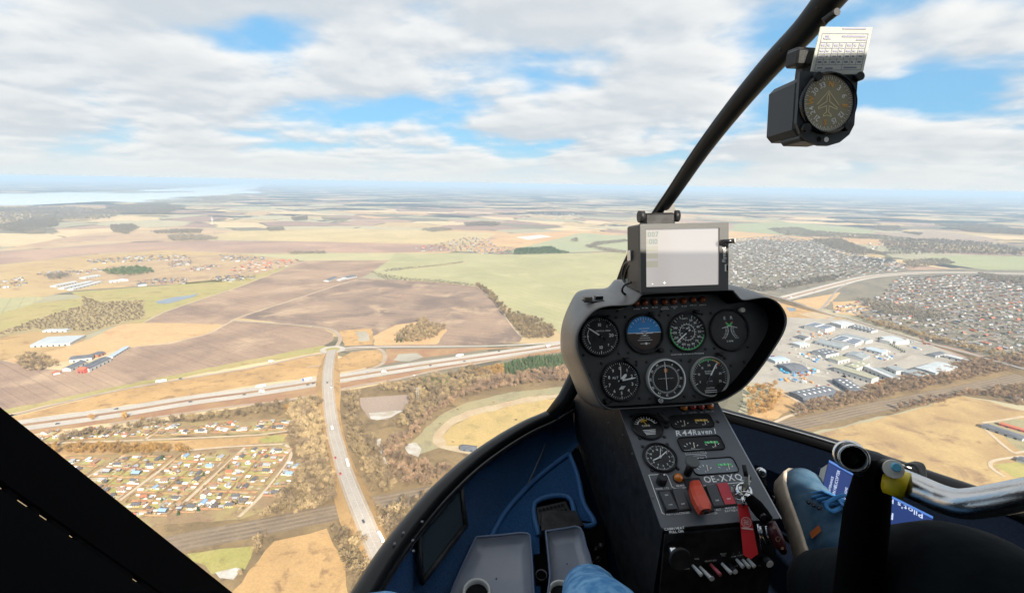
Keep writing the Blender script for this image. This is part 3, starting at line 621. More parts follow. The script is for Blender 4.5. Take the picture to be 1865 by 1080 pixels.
W_ = [
 ([(527, 748), (560, 738), (578, 737), (589, 795), (600, 850), (617, 905), (600, 924), (540, 938), (478, 948), (500, 925), (538, 880), (545, 840), (535, 800), (527, 770)], 5.0, 'bare', 'brown wood between the allotments and the main road'),
 ([(100, 800), (250, 777), (440, 748), (580, 727), (586, 740), (525, 752), (420, 764), (300, 776), (110, 808)], 6.0, 'bare', 'brown scrub along the south side of the motorway'),
 ([(626, 722), (655, 716), (652, 755), (668, 795), (684, 800), (690, 830), (706, 866), (722, 893), (678, 905), (656, 858), (636, 800)], 5.2, 'bare', 'brown leafless wood just right of the main road'),
 ([(700, 705), (765, 693), (860, 672), (905, 690), (850, 706), (790, 745), (745, 778), (712, 775), (745, 745), (748, 718), (690, 714)], 6.0, 'bare', 'brown thicket south of the motorway slip road'),
 ([(905, 690), (1046, 668), (1052, 694), (960, 700), (850, 722), (800, 752), (742, 810), (735, 830), (790, 852), (830, 850), (800, 880), (730, 890), (704, 838), (700, 810), (745, 786), (800, 742), (850, 708)], 5.2, 'red', 'reddish wood curving round the earth bank'),
 ([(630, 970), (648, 966), (666, 1015), (688, 1080), (650, 1090), (622, 1010), (606, 972)], 5.0, 'bare', 'brown trees beside the road at the bottom'),
 ([(690, 938), (740, 918), (790, 905), (735, 1010), (712, 990)], 5.5, 'bare', 'brown trees right of the road below the railway'),
 ([(1442, 748), (1520, 722), (1640, 692), (1780, 656), (1865, 652), (2000, 640), (2000, 652), (1865, 672), (1660, 716), (1520, 748), (1450, 764)], 6.5, 'red', 'reddish belt between railway and industrial estate'),
 ([(1600, 760), (1690, 728), (1790, 712), (1865, 705), (1920, 720), (1860, 745), (1840, 730), (1780, 722), (1700, 738), (1640, 752)], 7.0, 'red', 'leafless scrub between the railway and the rough field at right'),
 ([(1560, 580), (1620, 592), (1700, 615), (1800, 640), (1865, 652), (1865, 662), (1790, 646), (1690, 620), (1600, 596)], 7.0, 'bare', 'leafless belt along the road beyond the industrial estate'),
 ([(150, 540), (185, 552), (260, 548), (262, 580), (215, 590), (160, 606), (120, 600), (60, 600), (0, 612), (0, 606), (90, 575), (150, 558)], 6.5, 'thin', 'thin leafless wood above the pale hall at left'),
 ([(30, 655), (50, 645), (80, 650), (110, 668), (70, 678), (35, 674)], 6.5, 'bare', 'clump of leafless trees beside the red-roofed farm'),
 ([(866, 520), (872, 516), (895, 535), (930, 570), (985, 585), (1012, 602), (1012, 616), (955, 618), (940, 600), (905, 558), (885, 536)], 6.5, 'bare', 'hedgerow of leafless trees dividing soil from green field'),
 ([(722, 618), (730, 605), (755, 592), (772, 580), (780, 590), (815, 596), (800, 612), (770, 624), (725, 625)], 6.5, 'bare', 'clump of brown bushes in the ploughed field above the motorway'),
 ([(1360, 715), (1410, 700), (1420, 730), (1400, 755), (1360, 760)], 7.0, 'orange', 'orange bushes beside the pond right of the console'),
 ([(480, 968), (505, 978), (470, 1010), (452, 1040), (436, 1060), (430, 1045), (455, 1005)], 6.0, 'bare', 'bushes edging the straw field at the bottom'),
]
for px_, sp, kd, lb in W_: wood(px_, sp * 1.22, kd, label=lb)
for px_, kd, sp, lb in (
 ([(915, 664), (960, 652), (1040, 645), (1042, 672), (985, 682), (922, 681)], 'spruce', 4.5, 'dark green spruce block beyond the motorway slip road'),
 ([(766, 692), (815, 686), (820, 700), (776, 708)], 'young_spruce', 4.5, 'light green young conifers near the pylon'),
 ([(868, 676), (915, 668), (918, 684), (872, 688)], 'orange', 5.0, 'orange-brown bushes beside the dark spruces'),
 ([(82, 815), (200, 812), (330, 815), (350, 826), (220, 830), (100, 828)], 'orange', 6.0, 'orange hedge along the lane through the allotments'),
 ([(718, 617), (724, 610), (737, 612), (735, 624), (720, 624)], 'spruce', 6.0, 'small dark conifers left of the brown bushes')):
    near_pts.append((fill(px_, sp), kd, 0.6, 1.0, lb))
# the largest in view become trees of their own, the rest of each wood stays one mass
flat = []
for wi, (pts, kd, a, b, lb) in enumerate(near_pts):
    for i, q in enumerate(pts): flat.append((math.hypot(q[0], q[1]), wi, i))
VIS = []
for d_, wi, i in flat:
    q = near_pts[wi][0][i]; v = Vector((q[0], q[1], 4)) - CAM; dz = v.dot(cF); x_ = CX + FPX * v.dot(cR) / dz; y_ = CY - FPX * v.dot(cU) / dz
    hid = (y_ > 735 + 0.8 * x_) or (x_ > 640 and y_ > 1080 - 0.0) or (660 < x_ < 1060 and y_ > 1110 - 0.42 * (x_ - 640) - 120 * math.sin(min(1, (x_ - 640) / 400) * math.pi)) or y_ > 1075 or x_ < -5 or x_ > 1870 or (1020 < x_ < 1420 and y_ > 540)
    if not hid: VIS.append((d_, wi, i))
PXY = {}
for d_, wi, i in VIS:
    q = near_pts[wi][0][i]; v = Vector((q[0], q[1], 4)) - CAM; PXY[(wi, i)] = (CX + FPX * v.dot(cR) / v.dot(cF), CY - FPX * v.dot(cU) / v.dot(cF))
def place(p_, al):
    ys = sorted(a[1] for a in al); xs = sorted(a[0] for a in al); n = len(ys)
    r_ = 'upper' if p_[1] < ys[n // 3] else ('lower' if p_[1] > ys[2 * n // 3] else 'middle'); c_ = 'left' if p_[0] < xs[n // 3] else ('right' if p_[0] > xs[2 * n // 3] else 'centre')
    return r_ + ' ' + c_
VIS.sort(); solo = set((wi, i) for _, wi, i in VIS[:280])
TL = {'bare': 'leafless brown tree', 'red': 'leafless reddish tree', 'orange': 'orange-brown bushy tree', 'spruce': 'dark green spruce tree', 'young_spruce': 'light green young conifer'}
for wi, (pts, kd, smin, smax, lb) in enumerate(near_pts):
    rest = [q for i, q in enumerate(pts) if (wi, i) not in solo]
    wood_mesh('woodland', rest, kd, smin, smax, label=lb)
    for i, q in enumerate(pts):
        if (wi, i) not in solo: continue
        cr, tk, _, _ = PROT[kd][rs.integers(len(PROT[kd]))]; s = smin + (smax - smin) * rs.random()
        t = bpy.data.objects.new('spruce_tree' if 'spruce' in kd else 'bare_tree', None); t.location = (q[0], q[1], 0); t.rotation_euler.z = rs.random() * 6.28; t.scale = (s, s, s * (0.85 + 0.3 * rs.random())); link(t)
        al = [PXY[k_] for k_ in solo if k_[0] == wi]; tag(t, '%s tree, %s of the %s' % ('big' if s > (smin + smax) / 2 else 'small', place(PXY[(wi, i)], al), lb), 'tree', 'trees of the ' + lb)
        for nm, me in (('trunk', tk), ('crown', cr)): link(bpy.data.objects.new(nm, me), t)
# woods further out: one mass each
FARW = [([(185, 494), (250, 487), (275, 492), (282, 498), (240, 503), (200, 501)], 'dark'), ([(80, 505), (110, 500), (130, 506), (90, 512)], ''), ([(0, 412), (60, 402), (100, 398), (108, 412), (50, 425), (0, 420)], 'wood'), ([(0, 380), (120, 378), (230, 388), (200, 400), (120, 404), (0, 412)], ''), ([(190, 378), (300, 372), (340, 380), (300, 392), (220, 390)], ''), ([(260, 367), (330, 364), (430, 356), (460, 362), (380, 372), (300, 371)], ''),
 ([(38, 418), (60, 416), (85, 419), (80, 427), (50, 428)], ''), ([(200, 412), (240, 410), (255, 416), (230, 428), (205, 424)], ''), ([(305, 432), (330, 429), (375, 431), (400, 436), (370, 440), (312, 440)], ''), ([(275, 424), (320, 420), (370, 420), (365, 426), (285, 427)], ''),
 ([(485, 417), (515, 416), (520, 421), (490, 422)], ''), ([(530, 398), (560, 395), (560, 402), (535, 404)], ''), ([(585, 397), (640, 400), (625, 404), (590, 402)], ''), ([(765, 420), (800, 416), (825, 420), (790, 424)], ''), ([(845, 408), (880, 405), (912, 408), (900, 412), (850, 413)], ''), ([(880, 410), (900, 406), (910, 410), (895, 414)], ''),
 ([(1041, 438), (1050, 435), (1055, 441), (1042, 442)], ''), ([(1065, 450), (1085, 443), (1140, 438), (1145, 441), (1100, 446), (1075, 452)], ''), ([(1068, 450), (1080, 450), (1140, 460), (1140, 463), (1100, 458)], ''), ([(700, 492), (725, 489), (760, 487), (800, 484), (842, 478), (844, 480), (760, 490), (700, 496)], 'hedge'),
 ([(676, 497), (740, 508), (800, 512), (866, 520), (864, 523), (790, 516), (700, 510)], 'hedge'), ([(935, 465), (940, 455), (1005, 451), (1020, 458), (1040, 462)], 'dark'), ([(522, 462), (590, 460), (596, 463), (530, 464)], ''),
 ([(1395, 418), (1450, 415), (1480, 422), (1600, 430), (1700, 440), (1560, 436), (1430, 430)], ''), ([(1480, 438), (1530, 436), (1560, 450), (1600, 462), (1690, 465), (1560, 465), (1510, 452)], ''), ([(1600, 440), (1700, 437), (1800, 444), (1865, 456), (1865, 466), (1700, 464), (1620, 460)], ''), ([(1640, 478), (1720, 474), (1740, 482), (1660, 490)], ''), ([(1590, 413), (1640, 415), (1635, 422), (1595, 420)], ''), ([(1640, 424), (1680, 426), (1675, 430)], ''), ([(1700, 410), (1800, 412), (1865, 420), (1865, 430), (1760, 424)], ''), ([(1560, 545), (1650, 560), (1740, 578), (1700, 585), (1600, 572)], ''), ([(1780, 500), (1865, 508), (1865, 520), (1790, 512)], ''), ([(1430, 528), (1520, 512), (1540, 502), (1480, 508), (1420, 522)], ''), ([(1330, 528), (1400, 522), (1420, 530), (1340, 536)], '')]
for px_, kd in FARW:
    q = G(*px_[0]); d_ = q.length
    sp = 9.0 if d_ < 2600 else (12.0 if d_ < 5000 else 22.0)
    pts = fill(px_, sp)
    if len(pts) > 1500: pts = pts[rs.permutation(len(pts))[:1500]]
    wood_mesh('distant_woodland', pts, 'spruce' if kd == 'dark' else 'bare', (0.5 if kd == 'hedge' else 0.9) * (sp / 9) ** 0.7, (0.9 if kd == 'hedge' else 1.5) * (sp / 9) ** 0.7, lite=True, label='far leafless wood across the farmland')

# ================================================================ HOUSES
RC = {'dark': mat('roof_dark', (0.075, 0.072, 0.078), 0.6, coords='Object', col2=(0.11, 0.105, 0.11), scale=0.8), 'red': mat('roof_red', (0.42, 0.115, 0.055), 0.8, col2=(0.34, 0.12, 0.07), scale=0.8), 'grey': mat('roof_grey', (0.24, 0.24, 0.25), 0.7, col2=(0.31, 0.31, 0.32), scale=0.8), 'white': mat('roof_white', (0.70, 0.69, 0.67), 0.6), 'brown': mat('roof_brown', (0.20, 0.125, 0.09), 0.8, col2=(0.26, 0.17, 0.12), scale=0.8), 'blue': mat('roof_blue', (0.20, 0.30, 0.42), 0.55)}
WC = {'white': mat('wall_white', (0.60, 0.575, 0.535), 0.8), 'red': mat('wall_brick', (0.34, 0.15, 0.09), 0.85), 'yellow': mat('wall_yellow', (0.50, 0.36, 0.17), 0.85), 'dark': mat('wall_dark', (0.13, 0.10, 0.085), 0.85), 'pale': mat('wall_pale', (0.34, 0.325, 0.31), 0.85)}
GLASSD = mat('window_dark', (0.05, 0.06, 0.07), 0.15)
def house_meshes(L, W, H, rh, roof, wall, chim=True):
    a = MB(); a.box((0, 0, H / 2), (L / 2, 0, 0), (0, W / 2, 0), (0, 0, H / 2))
    for s in (-1, 1): a.add([(s * L / 2, -W / 2, H), (s * L / 2, W / 2, H), (s * L / 2, 0, H + rh)], [(0, 1, 2)])
    for sy in (-1, 1):
        for k in (-0.3, 0.0, 0.3):
            x = k * L; a.add([(x - 0.6, sy * (W / 2 + 0.03), 0.9), (x + 0.6, sy * (W / 2 + 0.03), 0.9), (x + 0.6, sy * (W / 2 + 0.03), 2.1), (x - 0.6, sy * (W / 2 + 0.03), 2.1)], [(0, 1, 2, 3)], 1)
    for sx in (-1, 1): a.add([(sx * (L / 2 + 0.03), -0.7, 0.9), (sx * (L / 2 + 0.03), 0.7, 0.9), (sx * (L / 2 + 0.03), 0.7, 2.1), (sx * (L / 2 + 0.03), -0.7, 2.1)], [(0, 1, 2, 3)], 1)
    r = MB(); o = 0.45
    for s in (-1, 1):
        e0 = Vector((-L / 2 - o, s * (W / 2 + o), H - o * rh / (W / 2))); e1 = Vector((L / 2 + o, s * (W / 2 + o), H - o * rh / (W / 2))); t0 = Vector((-L / 2 - o, 0, H + rh)); t1 = Vector((L / 2 + o, 0, H + rh)); u = Vector((0, 0, 0.2))
        r.add([e0, e1, t1, t0, e0 + u, e1 + u, t1 + u, t0 + u], [(0, 1, 2, 3), (4, 5, 6, 7), (0, 1, 5, 4), (0, 3, 7, 4), (1, 2, 6, 5)])
    if chim: r.box((L * 0.2, W * 0.12, H + rh), (0.35, 0, 0), (0, 0.35, 0), (0, 0, 0.8), 1)
    return a.mesh('wall', [wall, GLASSD]), r.mesh('roof', [roof, WC['red']])
HP = {}
def house(name, x, y, ang, roof, wall, size, label, group, cat='house', s=1.0):
    key = (roof, wall, size)
    if key not in HP:
        L, W, H, rh = {'cottage': (7.5, 5.2, 2.3, 1.3), 'shed': (3.4, 2.4, 2.0, 0.5), 'villa': (13, 8.5, 2.8, 2.6), 'bungalow': (15, 9.0, 2.6, 1.6), 'row': (30, 9, 3.0, 2.2)}[size]
        HP[key] = house_meshes(L, W, H, rh, RC[roof], WC[wall], size not in ('shed', 'row'))
    t = bpy.data.objects.new(name, None); t.location = (x, y, 0.25); t.rotation_euler.z = ang; t.scale = (s, s, s); link(t); tag(t, label, cat, group)
    for nm, me in zip(('wall', 'roof'), HP[key]): link(bpy.data.objects.new(nm, me), t)
    return t
# allotment gardens: tracks run away from the camera; plots on both sides of each
RCW = ['dark'] * 5 + ['grey'] * 5 + ['red', 'brown', 'brown', 'brown', 'blue']
hedge = MB(); lawnm = MB(); patio = MB(); white = MB(); shrub_pts = []
def whereplot(x, y):
    if y > 546 + 0.148 * (x + 546): return ('left', 'middle', 'right')[min(2, int((x + 560) / 92))] + ' of the upper row'
    c = ['far left', 'second', 'third', 'right-hand'][max(0, min(3, int((x + 494) / 63)))] if x < -240 else 'rightmost'
    return ('bottom' if y < 460 else ('middle' if y < 500 else 'top')) + ' of the ' + c + ' block'
def plot(x0, x1, y0, y1, side):
    xc, yc = (x0 + x1) / 2, (y0 + y1) / 2
    rf = random.choice(RCW); wl = random.choice(['white', 'white', 'red', 'dark', 'yellow'])
    hx = xc + side * (x1 - x0) * random.uniform(-0.1, 0.22); hy = yc + random.uniform(-2.0, 2.0)
    nm = {'dark': 'dark', 'grey': 'grey', 'white': 'white', 'red': 'red', 'brown': 'brown', 'blue': 'pale blue'}[rf]; wn = {'white': 'white', 'red': 'brick-red', 'dark': 'dark timber', 'yellow': 'yellow'}[wl]
    house('garden_cottage', hx, hy, random.choice((0, math.pi / 2)) + random.uniform(-0.12, 0.12), rf, wl, 'cottage', '%s-roofed allotment cottage with %s walls, %s' % (nm, wn, whereplot(hx, hy)), 'allotment cottages', 'cottage', random.uniform(0.7, 1.05))
    for _ in range(random.choice((1, 1, 2))):
        rf2 = random.choice(['grey', 'grey', 'dark', 'white', 'brown']); 
        house('garden_shed', xc - side * (x1 - x0) * random.uniform(0.2, 0.38), yc + random.uniform(-5, 5), random.choice((0, math.pi / 2)), rf2, random.choice(['white', 'dark', 'red']), 'shed', 'tiny %s-roofed allotment shed, %s' % (rf2, whereplot(xc, yc)), 'allotment sheds', 'shed', random.uniform(0.8, 1.3))
    e_ = 0.55 + random.random() * 0.4
    for (a, b, c, d) in ((x0 + e_, x1 - e_, y0 + e_, y0 + e_), (x0 + e_, x1 - e_, y1 - e_, y1 - e_), (x0 + e_, x0 + e_, y0 + e_ + 0.5, y1 - e_ - 0.5), (x1 - e_, x1 - e_, y0 + e_ + 0.5, y1 - e_ - 0.5)):
        if random.random() < 0.7: hh = 0.5 + random.random() * 0.3; hedge.box(((a + b) / 2, (c + d) / 2, 0.25 + hh), ((b - a) / 2 + 0.3, 0, 0), (0, (d - c) / 2 + 0.3, 0), (0, 0, hh))
    lx, ly = random.uniform(0.25, 0.42) * (x1 - x0), random.uniform(0.25, 0.42) * (y1 - y0); q = Vector((xc - side * 3 + random.uniform(-3, 3), yc + random.uniform(-2, 2), 0.36))
    lawnm.add([q + Vector((sx * lx, sy * ly, 0)) for sx, sy in ((-1, -1), (1, -1), (1, 1), (-1, 1))], [(0, 1, 2, 3)])
    for _ in range(random.randint(3, 6)):
        q = Vector((random.uniform(x0 + 2, x1 - 2), random.uniform(y0 + 2, y1 - 2), 0.44)); lx, ly = random.choice(((4.5, 0.7), (0.7, 3.5), (2.0, 1.4), (3.2, 0.5)))
        patio.add([q + Vector((sx * lx, sy * ly, 0)) for sx, sy in ((-1, -1), (1, -1), (1, 1), (-1, 1))], [(0, 1, 2, 3)])
    for _ in range(random.randint(1, 3)): white.box((random.uniform(x0 + 2, x1 - 2), random.uniform(y0 + 2, y1 - 2), 0.9), (random.uniform(1, 3.2), 0, 0), (0, random.uniform(0.3, 1.4), 0), (0, 0, random.uniform(0.35, 0.6)))
    for _ in range(random.randint(1, 4)): shrub_pts.append((random.uniform(x0, x1), random.uniform(y0, y1)))
XT = [-494, -431, -367, -306, -243]
for i in range(4):
    a, b = XT[i] + 3, XT[i + 1] - 3; m_ = (a + b) / 2
    y = (455.0, 436.0, 426.0, 430.0)[i]; top = (522, 524, 530, 545)[i]
    while y < top - 8:
        h = random.uniform(13, 17); plot(a, m_, y, y + h, -1); plot(m_, b, y, y + h, 1); y += h
for y0 in (452, 468, 484, 500): plot(-239, -217, y0, y0 + 15, 1)
for x0 in range(-374, -250, 22): plot(x0, x0 + 21, 408 + 0.25 * (x0 + 374), 421 + 0.25 * (x0 + 374), 1)
for i, x0 in enumerate(range(-560, -285, 22)):
    yb_ = 552 + 0.148 * (x0 + 546)
    plot(x0, x0 + 21, yb_, yb_ + 14, 1)
    if i % 3 != 1: plot(x0, x0 + 21, yb_ + 16, yb_ + 29, -1)
HEDGE = twigmat('hedge', (0.32, 0.17, 0.10), (0.28, 0.20, 0.10))
tag(hedge.build('garden_hedges', HEDGE, recalc=False), 'low reddish hedges between the allotment plots', 'hedge', kind='stuff')
tag(lawnm.build('garden_lawns', LAWN, recalc=False), kind='structure'); tag(patio.build('garden_paving', landmat('paving', (0.46, 0.39, 0.31), (0.38, 0.30, 0.23), None, 0.05), recalc=False), kind='structure')
tag(white.build('garden_frames', RC['white'], recalc=False), 'white cold frames and greenhouse bits on the allotment plots', 'greenhouse', kind='stuff')
wood_mesh('garden_shrubs', np.array(shrub_pts), 'bare', 0.25, 0.5, label='bare shrubs and fruit trees in the allotment gardens', cat='shrubs')
# single trees that stand out in the gardens
for x_, y_, kd, s, lb in ((168, 762, 'orange', 1.0, 'rounded orange tree at the motorway edge, left one'), (228, 760, 'orange', 1.25, 'large rounded orange tree at the motorway edge above the allotments'), (258, 764, 'orange', 0.8, 'small orange tree right of the large orange one'), (522, 746, 'orange', 1.25, 'single orange tree at the edge of the wood'), (337, 824, 'orange', 1.5, 'broad yellow-orange tree at the head of the allotment lanes'), (296, 832, 'spruce', 0.9, 'dark conifer between allotment cottages'), (416, 848, 'spruce', 0.55, 'small conifer beside an allotment lane'), (371, 862, 'spruce', 0.6, 'conifer halfway down an allotment plot'), (295, 910, 'spruce', 0.65, 'conifer near the lower allotment lane'), (325, 933, 'spruce', 0.7, 'conifer at the bottom of the allotments left of the red roof'), (361, 926, 'spruce', 0.75, 'conifer at the bottom of the allotments right of the red roof'), (371, 896, 'spruce', 0.5, 'small conifer beside the middle allotment lane')):
    q = G(x_, y_ + 4); t = thing('garden_tree', (q.x, q.y, 0), lb, 'tree'); t.scale = (s, s, s); cr, tk, _, _ = PROT[kd][rs.integers(len(PROT[kd]))]
    for nm, me in (('trunk', tk), ('crown', cr)): link(bpy.data.objects.new(nm, me), t)
# suburbs: the nearest houses singly, the rest as one mass
def house_np():
    V = np.array([(-1, -1, 0), (1, -1, 0), (1, 1, 0), (-1, 1, 0), (-1, -1, 1), (1, -1, 1), (1, 1, 1), (-1, 1, 1), (-1, 0, 2), (1, 0, 2)], float)
    F = [(0, 1, 5), (0, 5, 4), (1, 2, 6), (1, 6, 5), (2, 3, 7), (2, 7, 6), (3, 0, 4), (3, 4, 7), (4, 7, 8), (5, 9, 6), (4, 5, 9), (4, 9, 8), (6, 7, 8), (6, 8, 9)]
    return V, np.array(F), np.array([0] * 10 + [1] * 4)
HV, HF, HM = house_np()
def town_mass(name, pts, label, roofs, ang):
    mats = [mat('wall_pale_far', (0.36, 0.345, 0.33), 0.85), mat('wall_brick_far', (0.22, 0.13, 0.095), 0.85), mat('wall_grey_far', (0.24, 0.22, 0.20), 0.85)] + [RC[k] for k in roofs]; Vs, Fs, Ms = [], [], []; off = 0
    for x, y in pts:
        a = ang + rs.choice((0, math.pi / 2)) + rs.normal(0, 0.15); c_, s_ = math.cos(a), math.sin(a); L, W, H, rh = rs.uniform(4.5, 8), rs.uniform(3.4, 4.8), rs.uniform(2.4, 3.4), rs.uniform(1.3, 2.8)
        V = HV * np.array([L, W, 1.0]); V[:, 2] = np.where(HV[:, 2] == 0, 0, np.where(HV[:, 2] == 1, H, H + rh)); W_2 = np.stack([V[:, 0] * c_ - V[:, 1] * s_ + x, V[:, 0] * s_ + V[:, 1] * c_ + y, V[:, 2]], 1)
        Vs.append(W_2); Fs.append(HF + off); off += 10; wm = rs.choice(3, p=(0.45, 0.2, 0.35)); rm = 3 + rs.integers(len(roofs)); Ms.append(np.where(HM == 0, wm, rm))
    if not Vs: return
    V = np.concatenate(Vs); c = np.array([V[:, 0].mean(), V[:, 1].mean(), 0.2]); o = bpy.data.objects.new(name, fast_mesh(name, V - c, np.concatenate(Fs), mats, np.concatenate(Ms))); o.location = c; link(o); tag(o, label, 'houses', kind='stuff')
ZONES = [
 ('suburb by the motorway bend', [(1500, 566), (1600, 540), (1640, 505), (1720, 502), (1865, 506), (2000, 512), (2000, 660), (1865, 648), (1760, 628), (1640, 592), (1560, 574)], 20, 0.35, ['dark', 'grey', 'grey', 'dark', 'brown', 'grey', 'dark', 'grey', 'brown', 'dark', 'red'], 300),
 ('far suburb beyond the motorway', [(1330, 436), (1420, 430), (1500, 440), (1560, 462), (1640, 478), (1660, 490), (1580, 500), (1480, 515), (1420, 530), (1330, 520)], 27, -0.2, ['dark', 'grey', 'grey', 'dark'], 0),
 ('upper row of the town beyond the meadow', [(158, 475), (250, 467), (338, 465), (348, 472), (250, 478), (165, 481)], 27, 0.5, ['dark', 'grey', 'dark', 'brown'], 0),
 ('left row of the town beyond the meadow', [(65, 499), (180, 490), (188, 495), (90, 505)], 26, 0.5, ['dark', 'grey', 'brown'], 0),
 ('middle cluster of the town beyond the meadow', [(305, 478), (352, 474), (352, 483), (310, 488)], 27, 0.3, ['dark', 'grey', 'grey'], 0),
 ('lower row of the town beyond the meadow', [(245, 513), (300, 508), (350, 508), (345, 516), (260, 521)], 26, 0.5, ['dark', 'grey', 'dark', 'brown'], 0),
 ('far corner of the town beyond the meadow', [(398, 465), (480, 470), (486, 476), (410, 477)], 26, 0.4, ['dark', 'grey', 'dark'], 0),
 ('cluster of red-roofed houses at the field corner', [(415, 492), (460, 478), (549, 473), (512, 489), (440, 499)], 23, 0.45, ['red', 'red', 'red', 'brown'], 0),
 ('terrace row below the red roofs', [(380, 511), (400, 504), (470, 503), (465, 509), (400, 515)], 23, 0.4, ['dark', 'dark', 'grey'], 0),
 ('centre of the town beyond the meadow', [(330, 491), (390, 482), (402, 487), (350, 496)], 25, 0.4, ['dark', 'grey', 'brown', 'red'], 0),
 ('village beyond the green field', [(756, 452), (800, 444), (850, 432), (890, 436), (905, 450), (950, 452), (945, 460), (880, 464), (840, 458), (770, 458)], 34, 0.2, ['red', 'grey', 'brown', 'dark', 'brown'], 0),
 ('hamlet at the left edge of the fields', [(0, 512), (40, 505), (60, 512), (30, 525), (0, 530)], 34, 0.2, ['grey', 'dark', 'white'], 0),
 ('hamlet among the far fields', [(930, 392), (1010, 386), (1080, 392), (1030, 400), (950, 402)], 75, 0.2, ['grey', 'red', 'white'], 0),
 ('houses in the wooded estate far right', [(1530, 448), (1640, 440), (1760, 450), (1700, 460), (1580, 462)], 70, 0.2, ['dark', 'grey', 'white'], 0),
 ('cottages at lower right', [(1835, 712), (1865, 708), (1920, 720), (1920, 740), (1850, 736)], 30, 0.4, ['dark', 'grey'], 20),
]
CNM = {'dark': 'dark grey', 'grey': 'light grey', 'brown': 'brown', 'red': 'red', 'white': 'white', 'blue': 'blue'}
for lb, px_, sp, ang, roofs, nsolo in ZONES:
    pts = fill(px_, sp, 0.25, ang, 1.6 if 'suburb' in lb else 1.0); pts = pts[rs.random(len(pts)) < 0.88]; pts = pts[np.argsort(np.hypot(pts[:, 0], pts[:, 1]))]
    seen = []
    for i, q in enumerate(pts):
        v = Vector((q[0], q[1], 3)) - CAM; x_ = CX + FPX * v.dot(cR) / v.dot(cF)
        if x_ < 1868: seen.append(i)
    if 'suburb' in lb:
        A_ = np.array([[G(x, y).x, G(x, y).y] for x, y in px_]); c_ = (A_.min(0) + A_.max(0)) / 2; R_ = np.linalg.norm(A_.max(0) - A_.min(0)) / 2; st = MB(); ca, sa_ = math.cos(ang), math.sin(ang)
        for along in (0, 1):
            step = sp * 1.6 * 2 if along == 0 else sp * 7
            for k in range(int(-R_ / step), int(R_ / step) + 1):
                t_ = np.arange(-R_, R_, 8.0); o_ = (k + 0.25) * step + 5 * np.sin(t_ / 90.0 + k); gx, gy = (t_, o_) if along == 0 else (o_, t_); X = c_[0] + gx * ca - gy * sa_; Y = c_[1] + gx * sa_ + gy * ca; ins = inside([tuple(a) for a in A_], X, Y)
                for j in range(len(t_) - 1):
                    if ins[j] and ins[j + 1]:
                        a, b = Vector((X[j], Y[j], 0.36)), Vector((X[j + 1], Y[j + 1], 0.36)); d_ = (b - a).normalized(); n_ = Vector((-d_.y, d_.x, 0)) * 2.6; st.add([a - n_, a + n_, b + n_, b - n_], [(0, 1, 2, 3)])
        tag(st.build('suburb_streets', ASPH, recalc=False), kind='structure')
    sl = set(seen[:nsolo]); HPX = {}
    for i in sl:
        v = Vector((pts[i][0], pts[i][1], 3)) - CAM; HPX[i] = (CX + FPX * v.dot(cR) / v.dot(cF), CY - FPX * v.dot(cU) / v.dot(cF))
    town_mass('town_houses', [q for i, q in enumerate(pts) if i not in sl], 'many small houses of the ' + lb, roofs, ang)
    for i in sl:
        rf = random.choice(roofs); wl = random.choice(['pale', 'white', 'pale', 'red', 'dark', 'dark'])
        house('suburban_house', pts[i][0], pts[i][1], ang + random.choice((0, math.pi / 2)) + random.uniform(-0.15, 0.15), rf, wl, random.choice(('villa', 'bungalow')), '%s-roofed house with %s walls, %s of the %s' % (CNM[rf], {'white': 'white', 'red': 'brick', 'dark': 'dark', 'pale': 'pale grey'}[wl], place(HPX[i], list(HPX.values())), lb), 'houses of the ' + lb, 'house', random.uniform(0.7, 0.95))
    tr = fill(px_, max(sp * 0.5, 11), 0.49, ang + 0.3)
    if len(tr) > 3200: tr = tr[rs.permutation(len(tr))[:3200]]
    cn = fill(px_, sp * 1.5, 0.49, ang); cn = cn[:160]
    if 'suburb' in lb: wood_mesh('garden_conifers', cn, 'spruce', 0.6, 1.1, lite=True, label='dark conifers scattered through the ' + lb, cat='trees')
    if 'red-roofed' not in lb: wood_mesh('garden_trees', tr, 'bare', 0.35, 0.85, lite=True, label='bare garden trees among the ' + lb, cat='trees')
# ================================================================ LARGE SHEDS, FARMS
IW = {'white': mat('shed_wall_white', (0.46, 0.455, 0.44), 0.7, col2=(0.38, 0.375, 0.36), scale=0.2), 'grey': mat('shed_wall_grey', (0.33, 0.34, 0.35), 0.6), 'dark': mat('shed_wall_dark', (0.10, 0.115, 0.14), 0.6), 'red': mat('shed_wall_red', (0.45, 0.08, 0.06), 0.7), 'brick': WC['red']}
IR = {'dark': mat('shed_roof_dark', (0.085, 0.09, 0.105), 0.6, col2=(0.12, 0.125, 0.14), scale=0.15), 'grey': mat('shed_roof_grey', (0.25, 0.27, 0.28), 0.6, col2=(0.20, 0.22, 0.23), scale=0.15), 'pale': mat('shed_roof_pale', (0.42, 0.45, 0.46), 0.5, col2=(0.36, 0.39, 0.41), scale=0.1), 'white': mat('shed_roof_white', (0.46, 0.465, 0.47), 0.5, col2=(0.38, 0.39, 0.40), scale=0.12), 'green': mat('shed_roof_moss', (0.25, 0.25, 0.18), 0.8, col2=(0.31, 0.29, 0.21), scale=0.15), 'blue': mat('shed_roof_blue', (0.34, 0.40, 0.46), 0.5), 'red': RC['red'], 'solar': mat('solar_panel', (0.04, 0.05, 0.08), 0.25)}
LITE = mat('roof_light', (0.78, 0.79, 0.78), 0.3)
